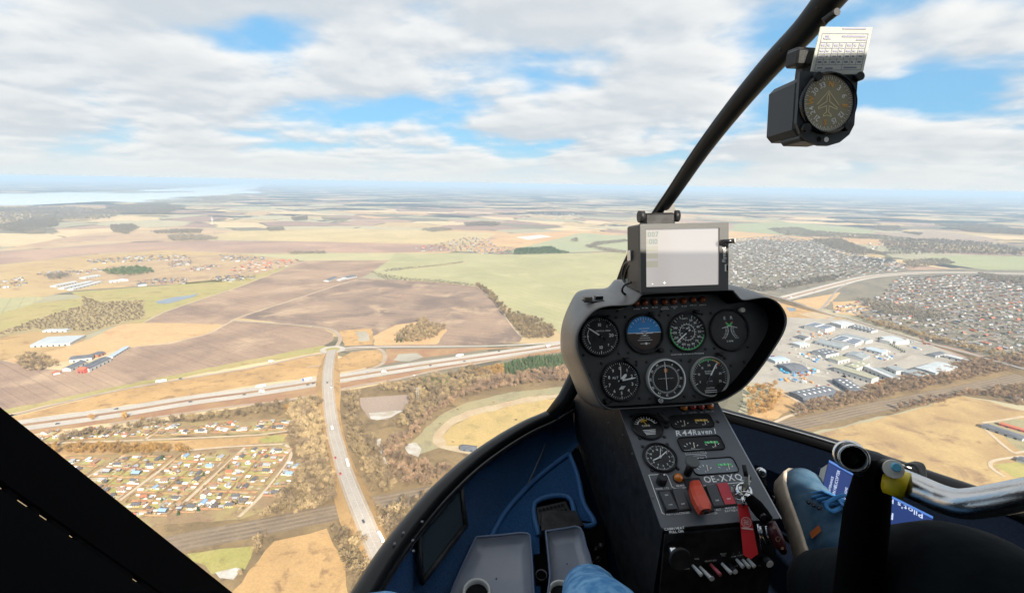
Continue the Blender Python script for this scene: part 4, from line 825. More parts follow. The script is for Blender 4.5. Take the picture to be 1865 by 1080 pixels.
def shed(name, cor, org, sc, h, rh, roof, wall, label, cat='building', lights=0, panels=0, group=None):
    pts = [G(org[0] + x / sc, org[1] + y / sc, h) for x, y in cor]
    c = sum(pts, Vector()) / 4; u = ((pts[1] - pts[0]) + (pts[2] - pts[3])) / 4; v = ((pts[3] - pts[0]) + (pts[2] - pts[1])) / 4; u.z = v.z = 0
    v = v - u * (v.dot(u) / u.dot(u))
    if v.length > u.length: u, v = v, u                                   # u along the ridge
    t = thing(name, (c.x, c.y, 0), label, cat, group); Z = Vector((0, 0, 1)); b = Vector((c.x, c.y, 0))
    H = h - rh
    a = MB(); a.box(b + Z * (H / 2), u, v, Z * (H / 2))
    for s in (-1, 1): a.add([b + u * s - v + Z * H, b + u * s + v + Z * H, b + u * s + Z * h], [(0, 1, 2)])
    a.build('wall', IW[wall], t)
    r = MB(); un = u.normalized(); vn = v.normalized(); o = 0.4
    for s in (-1, 1):
        e0, e1 = b - u - un * o + (v + vn * o) * s + Z * (H + 0.02), b + u + un * o + (v + vn * o) * s + Z * (H + 0.02); r0, r1 = b - u - un * o + Z * (h + 0.02), b + u + un * o + Z * (h + 0.02)
        r.add([e0, e1, r1, r0, e0 + Z * 0.25, e1 + Z * 0.25, r1 + Z * 0.25, r0 + Z * 0.25], [(0, 1, 2, 3), (4, 5, 6, 7), (0, 1, 5, 4), (0, 3, 7, 4), (1, 2, 6, 5)])
    r.build('roof', IR[roof], t)
    def onroof(a_, s_, k):                                                # a_ along ridge -1..1, k 0 ridge .. 1 eave
        return b + u * a_ + v * (s_ * k) + Z * (h - rh * k + 0.3)
    for i in range(lights):
        for s in (-1, 1):
            q = onroof(-0.85 + 1.7 * (i + 0.5) / lights, s, 0.45); MB().box(q + Z * 0.2, un * 1.2, vn * 1.6 - Z * (rh / v.length * 1.6 * s), Z * 0.2).build('roof_light', LITE, t)
    for i in range(panels):
        for s in (-1, 1):
            a0 = -0.9 + 1.8 * i / panels; a1 = a0 + 1.8 / panels * 0.8; MB().add([onroof(a0, s, 0.15), onroof(a1, s, 0.15), onroof(a1, s, 0.9), onroof(a0, s, 0.9)], [(0, 1, 2, 3)]).build('solar_panel', IR['solar'], t)
    nd_ = max(2, int(u.length * 2 / 9))
    for i in range(min(nd_, 7)):
        for s in (-1, 1):
            q = b + u * (-0.9 + 1.8 * (i + 0.5) / min(nd_, 7)) + (v + vn * 0.04) * s; MB().add([q - un * 1.5 + Z * 0.4, q + un * 1.5 + Z * 0.4, q + un * 1.5 + Z * min(3.2, H * 0.7), q - un * 1.5 + Z * min(3.2, H * 0.7)], [(0, 1, 2, 3)]).build('window', GLASSD, t)
    return t
A = (1380, 560); B = (1600, 560); E6 = 6.0
for cor, org, h, rh, rf, wl, lb, li, pa in (
 ([(230, 600), (440, 585), (520, 660), (355, 680)], A, 8, 3, 'dark', 'dark', 'black gabled hall in the yard of blue containers', 0, 0),
 ([(355, 905), (760, 845), (850, 905), (490, 985)], A, 8, 1.5, 'dark', 'dark', 'long dark grey hall with two rows of rooflights nearest the tree belt', 6, 0),
 ([(865, 755), (1010, 790), (1150, 875), (960, 905)], A, 8, 1.5, 'dark', 'dark', 'blue-black hall with white rooflights beside the long dark hall', 4, 0),
 ([(660, 350), (740, 330), (970, 410), (890, 450)], A, 7, 2, 'grey', 'grey', 'long grey-green gabled hall in the middle of the industrial estate', 0, 0),
 ([(610, 465), (760, 440), (870, 490), (735, 520)], A, 8, 0.6, 'dark', 'white', 'white-walled hall with dark panelled roof beside the long grey hall', 3, 0),
 ([(785, 545), (900, 525), (1010, 552), (870, 585)], A, 7, 0.4, 'green', 'white', 'white-walled hall with mossy flat roof above the L-shaped block', 0, 0),
 ([(870, 640), (950, 622), (1290, 765), (1215, 785)], A, 9, 0.5, 'green', 'white', 'long white factory wing with flat grey roof', 0, 0),
 ([(985, 615), (1130, 578), (1210, 605), (1060, 680)], A, 8, 0.5, 'green', 'white', 'flat-roofed factory block joined to the long white wing', 2, 0),
 ([(1240, 625), (1290, 635), (1410, 760), (1370, 775)], A, 8, 0.5, 'white', 'white', 'narrow white office wing leaning towards the tree belt', 0, 0),
 ([(1340, 650), (1400, 655), (1515, 765), (1430, 775)], A, 8, 0.5, 'grey', 'white', 'white office block with grey roof at the edge of the estate', 0, 0),
 ([(550, 180), (640, 150), (830, 215), (700, 245)], A, 10, 0.8, 'white', 'white', 'tall white hall with rows of solar panels near the junction', 0, 5),
 ([(810, 155), (970, 140), (1022, 180), (895, 195)], A, 8, 0.6, 'white', 'white', 'white-roofed store at the top of the estate', 0, 0),
 ([(1050, 190), (1100, 178), (1290, 245), (1195, 262)], A, 6, 1.2, 'dark', 'white', 'long low dark roof with white stripes by the tree belt', 5, 0),
 ([(830, 335), (945, 285), (1125, 375), (1040, 412)], A, 7, 0.6, 'white', 'white', 'white warehouse behind the long grey-green hall', 0, 3),
 ([(935, 285), (1010, 272), (1230, 352), (1150, 372)], A, 7, 1.2, 'grey', 'white', 'grey-roofed warehouse behind the white warehouse', 0, 0),
 ([(985, 490), (1060, 462), (1205, 520), (1130, 560)], A, 7, 2, 'grey', 'grey', 'blue-grey gabled hall right of the grassy plot', 0, 0),
 ([(110, 545), (260, 520), (350, 570), (180, 580)], A, 6, 1, 'blue', 'grey', 'pale blue-roofed shed beside the instrument console', 0, 0),
 ([(390, 380), (480, 362), (560, 398), (440, 415)], A, 6, 0.5, 'pale', 'white', 'small cream flat-roofed workshop', 0, 0),
 ([(440, 302), (500, 290), (560, 325), (495, 335)], A, 6, 1.5, 'dark', 'grey', 'small slate-roofed workshop left of the long hall', 0, 0),
 ([(1350, 345), (1460, 310), (1550, 345), (1430, 375)], A, 7, 0.5, 'white', 'white', 'white flat-roofed depot among dark conifers', 0, 0),
 ([(1200, 435), (1270, 420), (1390, 480), (1330, 502)], A, 6, 0.6, 'blue', 'white', 'blue-grey roofed workshop left of the estate road', 0, 0),
 ([(420, 640), (690, 580), (820, 650), (610, 725)], B, 9, 0.8, 'pale', 'white', 'very large pale-roofed warehouse at the right end of the estate', 0, 0),
 ([(140, 640), (270, 640), (285, 690), (140, 690)], B, 7, 0.5, 'grey', 'white', 'white office row beside the large pale warehouse', 0, 0),
 ([(290, 690), (400, 668), (530, 725), (420, 755)], B, 7, 0.5, 'grey', 'white', 'white office row at the corner facing the tree belt', 0, 0),
 ([(560, 495), (680, 470), (720, 500), (610, 522)], B, 6, 1.5, 'dark', 'grey', 'small dark-roofed shed beyond the large pale warehouse', 0, 0),
 ([(760, 512), (790, 508), (990, 575), (950, 590)], B, 6, 0.5, 'white', 'white', 'white strip of loading bays behind the large pale warehouse', 0, 0),
 ([(40, 315), (200, 310), (310, 365), (170, 375)], B, 7, 0.5, 'pale', 'white', 'cream warehouse beside the conifer row', 0, 0)):
    shed('industrial_hall', cor, org, E6, h, rh, rf, wl, lb, 'building', li, pa)
L5 = (0, 500)
for cor, h, rh, rf, wl, lb, pa in (
 ([(690, 792), (900, 775), (930, 800), (700, 828)], 7, 2, 'dark', 'white', 'dark-roofed barn at the back of the farm by the motorway', 0),
 ([(620, 905), (780, 838), (830, 845), (680, 920)], 7, 2.2, 'dark', 'white', 'white barn with solar panels, the left one of the farm', 7),
 ([(780, 900), (1000, 800), (1070, 815), (850, 925)], 8, 2.4, 'dark', 'white', 'long white barn with solar panels, front of the farm', 9),
 ([(770, 912), (830, 890), (865, 905), (805, 930)], 8.5, 2.4, 'red', 'red', 'bright red gable block at the front end of the long barn', 0),
 ([(900, 772), (980, 745), (1010, 762), (940, 790)], 6, 1.5, 'dark', 'brick', 'small dark barn behind the solar barns', 0),
 ([(345, 675), (480, 600), (830, 605), (640, 692)], 5, 0.4, 'pale', 'white', 'huge pale flat greenhouse hall left of the straw field', 0),
 ([(440, 535), (680, 530), (670, 548), (440, 552)], 4, 0.4, 'white', 'white', 'long narrow white shed above the pale hall', 0),
 ([(510, 955), (580, 940), (590, 955), (520, 968)], 4, 1.0, 'red', 'white', 'small red-roofed house left of the solar barns', 0),
 ([(1060, 800), (1230, 700), (1260, 710), (1100, 810)], 4, 0.8, 'blue', 'white', 'pale turquoise greenhouse trailing right of the solar barns', 0),
 ([(1345, 85), (1435, 75), (1440, 90), (1350, 98)], 6, 1.5, 'dark', 'white', 'white house with dark roof alone by the meadow', 0)):
    shed('farm_barn', cor, L5, 5.4, h, rh, rf, wl, lb, 'barn', 0, pa)
for i, (a, b) in enumerate((((510, 100), (730, 58)), ((590, 122), (880, 55)), ((680, 132), (970, 58)), ((1060, 55), (1160, 45)), ((1165, 42), (1245, 34)), ((800, 20), (950, -5)))):
    shed('row_house', [a, b, (b[0] + 14, b[1] + 11), (a[0] + 14, a[1] + 11)], L5, 5.4, 6, 1.8, 'white', 'white', 'white terrace, number %d of the white rows left of the dark wood' % (i + 1) if False else ['lowest-left white terrace of the town at left', 'long middle white terrace of the town at left', 'long white terrace nearest the meadow', 'white slab right of the terraces', 'white slab at the road bend right of the terraces', 'white terrace behind the long rows'][i], 'building')
Z3 = (300, 440)
for cor, h, rh, rf, wl, lb in (
 ([(1310, 310), (1380, 282), (1408, 288), (1335, 318)], 6, 2.5, 'dark', 'white', 'white farmhouse wing with dark roof, left on the farm in the ploughed field'),
 ([(1465, 282), (1535, 268), (1560, 280), (1480, 296)], 7, 2.5, 'dark', 'white', 'white farmhouse with dark roof on the farm in the ploughed field'),
 ([(1420, 305), (1470, 292), (1480, 300), (1430, 314)], 5, 1.5, 'white', 'white', 'low white outbuilding between the two farmhouses')):
    shed('farmhouse', cor, Z3, 4.5, h, rh, rf, wl, lb, 'farmhouse')
R8 = (1320, 560)
for cor, h, rh, rf, wl, lb in (
 ([(1495, 672), (1530, 664), (1740, 745), (1715, 762)], 5, 1.2, 'dark', 'grey', 'long dark barrack building on the lawn at the right edge'),
 ([(1590, 668), (1600, 662), (1760, 700), (1750, 712)], 4, 1.0, 'red', 'red', 'dark red shed behind the long barrack building'),
 ([(1690, 868), (1710, 858), (1790, 880), (1770, 905)], 4, 1.0, 'dark', 'grey', 'dark shed among the paths at the right edge')):
    shed('barrack', cor, R8, 3.176, h, rh, rf, wl, lb, 'building')
shed('barn_hall', [(1200, 745), (1290, 755), (1280, 772), (1205, 765)], (440, 560), 3.008, 5, 1, 'dark', 'dark', 'black field shed behind the earth bank', 'shed')
for px_, lb in (((802, 773), 'bare dark bush at the top of the earth bank'), ((834, 747), 'dark bush on the sandy path of the bank'), ((899, 734), 'dark bush at the back of the bank'), ((940, 766), 'lone dark bush in the yellow grass'), ((826, 806), 'dark bush beside the black field shed')):
    q = G(*px_); t = thing('bush', (q.x, q.y, 0), lb, 'bush'); cr, tk, _, _ = PROT['spruce'][0]; t.scale = (0.45, 0.45, 0.3)
    for nm, me in (('trunk', tk), ('crown', PROT['bare'][1][0])): link(bpy.data.objects.new(nm, me), t)
for k in range(14):                                                       # row of conifers on the estate
    q = G(1600 + k * 3.6, 617 + k * 1.9); t = thing('spruce_tree', (q.x, q.y, 0), 'dark conifer number %s from the left in the row beside the white depot' % ('one two three four five six seven eight nine ten eleven twelve thirteen fourteen'.split()[k]), 'tree', 'conifer row on the industrial estate'); t.scale = (0.75,) * 3
    for nm, me in (('trunk', PROT['spruce'][k % 3][1]), ('crown', PROT['spruce'][k % 3][0])): link(bpy.data.objects.new(nm, me), t)

# ================================================================ VEHICLES
TYRE = mat('tyre', (0.03, 0.03, 0.03), 0.9); VGL = mat('vehicle_glass', (0.04, 0.05, 0.06), 0.1)
PAINT = {k: mat('paint_' + k, c, 0.35, coat=0.5) for k, c in {'white': (0.75, 0.75, 0.74), 'dark': (0.05, 0.055, 0.065), 'red': (0.45, 0.04, 0.04), 'blue': (0.06, 0.13, 0.38), 'silver': (0.45, 0.46, 0.47), 'orange': (0.6, 0.25, 0.05)}.items()}
def car_meshes(paint):
    b = MB(); pr = [(-2.2, 0.35), (2.2, 0.35), (2.25, 0.75), (1.2, 0.95), (-2.1, 1.0), (-2.25, 0.7)]
    b.prism([(x, -0.9, z) for x, z in pr], (0, 1.8, 0))
    cb = [(-1.9, 1.0), (1.1, 0.96), (0.4, 1.45), (-1.4, 1.48)]; g_ = MB(); g_.prism([(x, -0.78, z) for x, z in cb], (0, 1.56, 0))
    rf = MB(); rf.box((-0.5, 0, 1.49), (0.9, 0, 0), (0, 0.72, 0), (0, 0, 0.03)); b.add(rf.v, rf.f)
    wh = MB().lathe((0, -0.1, 0), (0, 1, 0), [(0.0, 0), (0.33, 0), (0.33, 0.2), (0.0, 0.2)], 10)
    return b.mesh('body', PAINT[paint]), g_.mesh('window', VGL), wh.mesh('wheel', TYRE)
def truck_meshes(paint, boxc, L=11.0):
    c = MB(); c.prism([(x, -1.2, z) for x, z in ((L / 2 + 0.4, 0.6), (L / 2 + 2.7, 0.6), (L / 2 + 2.7, 2.0), (L / 2 + 2.3, 3.3), (L / 2 + 0.4, 3.4))], (0, 2.4, 0))
    g_ = MB(); g_.add([(L / 2 + 2.73, -1.0, 2.0), (L / 2 + 2.73, 1.0, 2.0), (L / 2 + 2.40, 1.0, 3.1), (L / 2 + 2.40, -1.0, 3.1)], [(0, 1, 2, 3)])
    bx_ = MB().box((0, 0, 2.3), (L / 2, 0, 0), (0, 1.25, 0), (0, 0, 1.45), bevel=0.06)
    wh = MB().lathe((0, -0.15, 0), (0, 1, 0), [(0.0, 0), (0.5, 0), (0.5, 0.3), (0.0, 0.3)], 10)
    return c.mesh('cab', PAINT[paint]), g_.mesh('windscreen', VGL), bx_.mesh('cargo_box', PAINT[boxc]), wh.mesh('wheel', TYRE)
CARM, TRKM = {}, {}
def vehicle(x, y, pts, paint, kind, where, flip=False, z=None, desc=None):
    q0 = min(range(len(pts) - 1), key=lambda i: (Vector(G(x, y, pts[i].z)) - pts[i]).length); d = pts[q0 + 1] - pts[max(q0 - 1, 0)]; zr = pts[q0].z + 0.14
    q = G(x, y, zr); ang = math.atan2(d.y, d.x) + (math.pi if flip else 0); cn = {'dark': 'dark', 'white': 'white', 'red': 'red', 'blue': 'blue', 'silver': 'silver'}.get(paint, paint)
    if kind == 'car':
        if paint not in CARM: CARM[paint] = car_meshes(paint)
        b, g_, wh = CARM[paint]; t = thing('car', q, desc or '%s car %s' % (cn, where), 'car', 'cars on the roads'); t.rotation_euler.z = ang
        for nm, me, lo in [('body', b, (0, 0, 0)), ('window', g_, (0, 0, 0))] + [('wheel', wh, (wx, wy, 0.33)) for wx in (-1.4, 1.4) for wy in (-0.85, 0.85)]:
            o = bpy.data.objects.new(nm, me); o.location = lo; link(o, t)
    else:
        key = (paint, kind); L = 11.0 if kind == 'truck' else 4.5
        if key not in TRKM: TRKM[key] = truck_meshes(paint, 'white' if kind == 'truck' else paint, L)
        c, g_, bx_, wh = TRKM[key]; t = thing(kind, q, desc or '%s %s %s' % (cn, kind, where), kind, 'lorries and vans on the roads'); t.rotation_euler.z = ang
        for nm, me, lo in [('cab', c, (0, 0, 0)), ('windscreen', g_, (0, 0, 0)), ('cargo_box', bx_, (0, 0, 0))] + [('wheel', wh, (wx, wy, 0.5)) for wx in (-L / 2 + 1, -L / 2 + 2.2, L / 2 + 1.4) for wy in (-1.1, 1.1)]:
            o = bpy.data.objects.new(nm, me); o.location = lo; link(o, t)
M1 = curve_pts([G(q[0], q[1], 0.8) for q in MOTOR], 6)
for x, y, pc, kd, fl, wh in ((212, 745, 'dark', 'car', True, 'on the far carriageway at the left end of the motorway'), (105, 772, 'dark', 'car', False, 'on the near carriageway by the dark door post'), (347, 732, 'dark', 'car', False, 'on the near carriageway above the allotment cottages'), (445, 719, 'dark', 'car', False, 'on the near carriageway left of the white van'), (477, 704.5, 'white', 'truck', True, 'on the far carriageway left of the bridge'), (475, 715, 'white', 'van', False, 'on the near carriageway below the white lorry'), (561, 692, 'blue', 'truck', True, 'with pale trailer just left of the bridge'), (561, 701, 'dark', 'car', False, 'on the near carriageway just left of the bridge'), (571, 698.5, 'dark', 'car', False, 'right behind another by the bridge'), (615, 685, 'dark', 'car', True, 'just right of the bridge on the motorway'), (697.6, 679, 'white', 'van', False, 'on the near carriageway right of the bridge'), (838, 648.5, 'white', 'truck', True, 'on the far carriageway right of the loop'), (784, 666, 'dark', 'car', False, 'on the near carriageway below the loop'), (846, 658, 'dark', 'car', False, 'on the near carriageway below the white lorry'), (909, 640, 'dark', 'car', True, 'on the far carriageway near the console'), (997, 632, 'white', 'van', False, 'on the motorway nearest the console'), (668, 679, 'silver', 'car', True, 'joining the motorway from the loop'), (747, 665, 'silver', 'car', True, 'on the far carriageway right of the loop'), (1440, 542.5, 'white', 'van', False, 'on the motorway right of the console'), (1483, 531, 'dark', 'car', True, 'on the motorway bend'), (1540, 517, 'dark', 'car', False, 'far along the motorway bend'), (1600, 500, 'white', 'car', True, 'at the end of the motorway bend')):
    vehicle(x, y, M1, pc, kd, wh, fl)
for x, y, pc, kd, fl, wh in ((605, 782, 'white', 'van', True, 'on the main road south of the bridge'), (611, 834, 'red', 'car', False, 'on the main road beside the wood'), (633, 846, 'white', 'truck', True, 'on the main road among the woods'), (620, 863, 'red', 'car', False, 'on the main road below the white lorry'), (603, 705, 'dark', 'car', True, 'on the bridge over the motorway'), (596, 697, 'dark', 'car', False, 'on the left lane of the motorway bridge'), (662, 950, 'dark', 'car', False, 'on the main road just below the railway bridge'), (694, 982, 'white', 'truck', True, 'on the main road at the dark windscreen rim')):
    vehicle(x, y, MR, pc, kd, wh, fl)
FR = curve_pts([G(a, b, 0.8) for a, b in ((0, 760), (220, 709.5), (460, 669.5), (590, 643.5))], 8)
for x, y, pc, kd, wh in ((492, 660, 'white', 'van', 'on the side road along the ploughed field'), (292, 696, 'white', 'truck', 'on the side road further left'), (329, 690, 'dark', 'car', 'on the side road ahead of the white lorry')): vehicle(x, y, FR, pc, kd, wh)
SL = curve_pts([G(a, b, 0.9) for a, b in ((608, 712), (726, 690), (872, 661), (1040, 631))], 8)
vehicle(754, 684, SL, 'white', 'car', 'on the slip road south of the motorway')
NRD = curve_pts([G(a, b, 0.8) for a, b in ((609, 603), (590, 597), (545, 592), (440, 585))], 6)
vehicle(566, 595, NRD, 'white', 'car', 'on the lane north of the roundabout')
# parked things in the industrial yards
CONT = {k: mat('container_' + k, c, 0.6) for k, c in {'blue': (0.10, 0.26, 0.50), 'white': (0.66, 0.66, 0.64), 'orange': (0.55, 0.27, 0.10), 'rust': (0.30, 0.11, 0.06), 'grey': (0.30, 0.32, 0.34), 'cyan': (0.05, 0.36, 0.60)}.items()}
CM = {}
for k, m_ in CONT.items():
    b = MB().box((0, 0, 1.3), (3.0, 0, 0), (0, 1.22, 0), (0, 0, 1.3))
    for i in range(9): 
        for s in (-1, 1): b.box((-2.6 + i * 0.65, s * 1.25, 1.3), (0.15, 0, 0), (0, 0.035, 0), (0, 0, 1.15))
    CM[k] = b.mesh('shipping_container', m_)
for zone, n_, cols, lb in (([(1415, 668), (1440, 672), (1485, 672), (1495, 682), (1450, 686), (1425, 680)], 26, ['blue', 'blue', 'white', 'rust', 'cyan'], 'in the yard round the black hall'), ([(1455, 645), (1500, 640), (1515, 655), (1480, 662)], 18, ['blue', 'cyan', 'white', 'orange', 'grey'], 'in the yard above the black hall'), ([(1590, 640), (1620, 636), (1625, 655), (1600, 660)], 14, ['blue', 'grey', 'white'], 'beside the estate road'), ([(1415, 690), (1470, 690), (1490, 696), (1440, 702)], 16, ['grey', 'white', 'blue', 'orange'], 'between the black hall and the long dark hall'), ([(1580, 700), (1610, 693), (1612, 700), (1585, 706)], 8, ['orange', 'orange', 'rust'], 'stacked by the tree belt'), ([(1440, 605), (1500, 600), (1540, 608), (1480, 618)], 14, ['rust', 'white', 'orange', 'grey'], 'near the solar hall'), ([(1630, 610), (1700, 620), (1690, 640), (1640, 632)], 14, ['white', 'blue', 'grey', 'rust'], 'by the large pale warehouse')):
    pts = fill(zone, 10, 0.4); 
    for q in pts[rs.permutation(len(pts))[:n_]]:
        k = random.choice(cols); o = bpy.data.objects.new('shipping_container', CM[k]); o.location = (q[0], q[1], 0.4); o.rotation_euler.z = 0.55 + random.choice((0, math.pi / 2)) + random.uniform(-0.1, 0.1); link(o)
        tag(o, '%s steel container %s, %s side' % (k if k != 'cyan' else 'bright blue', lb, 'left' if q[0] / q[1] < np.mean(pts[:, 0] / pts[:, 1]) else 'right'), 'container', 'containers on the industrial estate')
pts = fill([(1400, 610), (1480, 600), (1600, 640), (1690, 640), (1640, 680), (1560, 700), (1480, 715), (1400, 690)], 17, 0.45)
for q in pts[rs.permutation(len(pts))[:90]]:
    k = random.choice(['white', 'dark', 'silver', 'white', 'blue', 'red'])
    if k not in CARM: CARM[k] = car_meshes(k)
    t = thing('parked_car', (q[0], q[1], 0.4), '%s car parked in the %s part of the industrial estate' % (k, ('far', 'middle', 'near')[min(2, max(0, int((1150 - q[1]) / 130)))] + ' ' + ('left', 'centre', 'right')[min(2, max(0, int((q[0] / q[1] - 0.5) / 0.11)))]), 'car', 'cars parked on the industrial estate'); t.rotation_euler.z = 0.55 + random.choice((0, math.pi / 2))
    for nm, me in (('body', CARM[k][0]), ('window', CARM[k][1])): link(bpy.data.objects.new(nm, me), t)
# wind turbine far left
q = G(387, 409.5); tw = thing('wind_turbine', (q.x, q.y, 0), 'white three-bladed wind turbine standing among the far fields', 'wind turbine'); TWM = mat('turbine_white', (0.8, 0.8, 0.78), 0.4)
MB().tube([q, q + Vector((0, 0, 42))], [2.0, 1.2], 10).build('tower', TWM, tw); hub = q + Vector((0, -2.5, 43))
MB().box(q + Vector((0, 0.5, 43)), (1.3, 0, 0), (0, 3.2, 0), (0, 0, 1.4), bevel=0.3).build('nacelle', TWM, tw)
for k in range(3):
    a = rad(70 + 120 * k); d = Vector((math.cos(a), 0, math.sin(a))); MB().tube([hub, hub + d * 5, hub + d * 24], [0.9, 1.3, 0.3], 6, flat=0.35, up=(0, 1, 0)).build('blade', TWM, tw)
# lattice mast beside the wood
q = G(761, 736); ms = thing('power_pylon', (q.x, q.y, 0), 'slim grey twin-leg power pylon rising from the brown thicket', 'pylon'); PY = mat('galvanised', (0.42, 0.42, 0.42), 0.5, 0.5)
for s in (-1, 1): MB().tube([q + Vector((s * 1.6, 0, -0.2)), q + Vector((s * 0.9, 0, 25))], 0.22, 5).build('leg', PY, ms)
for k in range(8):
    z = 1 + 3 * k; w_ = 1.6 - 0.028 * z; MB().tube([q + Vector((-w_, 0, z)), q + Vector((w_ - 0.08, 0, z + 3))], 0.1, 4).build('brace', PY, ms)
MB().box(q + Vector((0, 0, 23)), (5, 0, 0), (0, 0.15, 0), (0, 0, 0.2)).build('crossarm', PY, ms)

# ================================================================ HAZE
hz = MB().box((0, 0, 152), (72000, 0, 0), (0, 72000, 0), (0, 0, 153.5))
hm = bpy.data.materials.new('haze'); hm.use_nodes = True; t = hm.node_tree; t.nodes.clear()
pv = nd(t, 'ShaderNodeVolumePrincipled', {'Color': (0.56, 0.73, 0.92, 1), 'Density': HAZE_D, 'Anisotropy': 0.0}); ou = nd(t, 'ShaderNodeOutputMaterial'); t.links.new(pv.outputs[0], ou.inputs['Volume'])
try: hm.cycles.homogeneous_volume = True
except Exception: pass
tag(hz.build('haze', hm, loc=(0, 0, 0)), kind='stuff')
# ================================================================ COCKPIT
YAW, HROLL = rad(7), rad(1.5)
hF = Vector((-math.sin(YAW), math.cos(YAW), 0)); hR0 = Vector((math.cos(YAW), math.sin(YAW), 0)); Z = Vector((0, 0, 1))
hR = hR0 * math.cos(HROLL) + Z * math.sin(HROLL); hU = Z * math.cos(HROLL) - hR0 * math.sin(HROLL)
class Fr:
    """a plane with in-plane axes x, y and normal n (towards the seats)"""
    def __init__(s, o, x, y): s.o = Vector(o); s.x = x.normalized(); s.y = y.normalized(); s.n = s.x.cross(s.y).normalized()
    def p(s, u, v, w=0.0): return s.o + s.x * u + s.y * v + s.n * w
    def uv(s, px, py, w=0.0):
        q = onplane(px, py, s.o + s.n * w, s.n) - s.o; return (q.dot(s.x), q.dot(s.y))
    def px(s, x, y, w=0.0): return onplane(x, y, s.o + s.n * w, s.n)
BLK = mat('black_plastic', (0.007, 0.007, 0.008), 0.45, spec=0.3, bump=0.25, bscale=900, scale=60, col2=(0.022, 0.022, 0.024))
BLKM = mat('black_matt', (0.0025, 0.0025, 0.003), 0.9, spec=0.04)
BLKG = mat('black_gloss', (0.010, 0.010, 0.012), 0.22)
SHR = mat('shroud_lit_tone', (0.12, 0.108, 0.098), 0.36, bump=0.2, bscale=700, col2=(0.14, 0.127, 0.115), scale=30)  # outer hood colour lightened to carry the daylight falling on it
FACE = mat('panel_grey', (0.034, 0.035, 0.037), 0.55, bump=0.2, bscale=1200, col2=(0.046, 0.047, 0.048), scale=12)
FACE2 = mat('panel_slate', (0.085, 0.09, 0.10), 0.45, bump=0.2, bscale=1200, col2=(0.105, 0.11, 0.12), scale=12)
DIAL = mat('dial_black', (0.006, 0.006, 0.007), 0.6); WHT = mat('dial_white', (0.82, 0.82, 0.80), 0.5, emit=None)
GRN = mat('dial_green', (0.06, 0.55, 0.14), 0.5); YEL = mat('dial_yellow', (0.80, 0.50, 0.05), 0.5); RED = mat('dial_red', (0.65, 0.04, 0.03), 0.5)
BLU = mat('attitude_blue', (0.03, 0.25, 0.60), 0.5); BRN = mat('attitude_brown', (0.035, 0.018, 0.010), 0.5); ORG = mat('flag_orange', (0.85, 0.33, 0.06), 0.5)
CHR = mat('chrome', (0.72, 0.71, 0.70), 0.2, 1.0); STL = mat('brushed_steel', (0.62, 0.61, 0.60), 0.26, 1.0, bump=0.1, bscale=400); SCR = mat('screw_black', (0.03, 0.03, 0.03), 0.35, 0.6)
AMB = mat('lamp_amber', (0.70, 0.20, 0.02), 0.12, coat=1.0); AMBD = mat('lamp_amber_dark', (0.30, 0.06, 0.01), 0.12, coat=1.0); LRED = mat('lamp_red', (0.35, 0.012, 0.012), 0.12, coat=1.0)
REDP = mat('red_plastic', (0.62, 0.075, 0.035), 0.45); REDK = mat('red_switch', (0.55, 0.03, 0.05), 0.45); TAGR = mat('red_tag', (0.62, 0.02, 0.025), 0.5, bump=0.2, bscale=900)
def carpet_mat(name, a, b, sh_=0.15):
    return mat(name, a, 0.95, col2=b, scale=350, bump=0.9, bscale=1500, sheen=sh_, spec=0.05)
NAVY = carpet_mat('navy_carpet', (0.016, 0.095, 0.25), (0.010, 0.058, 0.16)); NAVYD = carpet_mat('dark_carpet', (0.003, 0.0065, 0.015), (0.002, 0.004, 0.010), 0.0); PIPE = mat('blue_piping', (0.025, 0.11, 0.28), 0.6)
def clear_mat(name, tint=(1, 1, 1), refl=0.06, rough=0.02):
    m = bpy.data.materials.new(name); m.use_nodes = True; t = m.node_tree; t.nodes.clear()
    tr = nd(t, 'ShaderNodeBsdfTransparent', {'Color': (*tint, 1)}); gl = nd(t, 'ShaderNodeBsdfGlossy', {'Color': (1, 1, 1, 1), 'Roughness': rough})
    lw = nd(t, 'ShaderNodeLayerWeight', {'Blend': 0.18}); f = mth(t, 'MULTIPLY', lw.outputs['Fresnel'], refl * 2.0)
    mx = nd(t, 'ShaderNodeMixShader', {0: f, 1: tr.outputs[0], 2: gl.outputs[0]}); nd(t, 'ShaderNodeOutputMaterial', {'Surface': mx.outputs[0]}); return m
ACRYL = clear_mat('acrylic_windshield', (0.985, 0.99, 0.99), 0.04); COVER = clear_mat('cover_glass', (1, 1, 1), 0.15)
# ---- lettering
_TX = {}
def text2d(s, bold=False):
    if s in _TX: return _TX[s]
    V, F, x = [], [], 0.0
    for ch in s:
        if ch not in GLY: x += 0.32; continue
        v, f, w_ = GLY[ch]; n = len(V); V += [(a + x, b, 0) for a, b in v]; F += [[i + n for i in q] for q in f]; x += w_ + 0.09
    V = [(a - (x - 0.09) / 2, b, c) for a, b, c in V]; _TX[s] = (V, F); return _TX[s]
def put_text(mb, fr, s, u, v, size, w=0.002, ang=0.0, mi=0, sx=1.0, bold=False, shear=0.0):
    V, F = text2d(s, bold); c_, s_ = math.cos(ang), math.sin(ang)
    mb.add([fr.p(u + ((x * sx + y * shear) * c_ - y * s_) * size, v + ((x * sx + y * shear) * s_ + y * c_) * size, w) for x, y, _ in V], F, mi)
def tick(mb, fr, u, v, a, r0, r1, wd, w=0.002, mi=0):
    d = (math.sin(a), math.cos(a)); n = (d[1], -d[0])                     # a clockwise from 12 o'clock
    mb.add([fr.p(u + d[0] * r + n[0] * k * wd / 2, v + d[1] * r + n[1] * k * wd / 2, w) for r, k in ((r0, -1), (r0, 1), (r1, 1), (r1, -1))], [(0, 1, 2, 3)], mi)
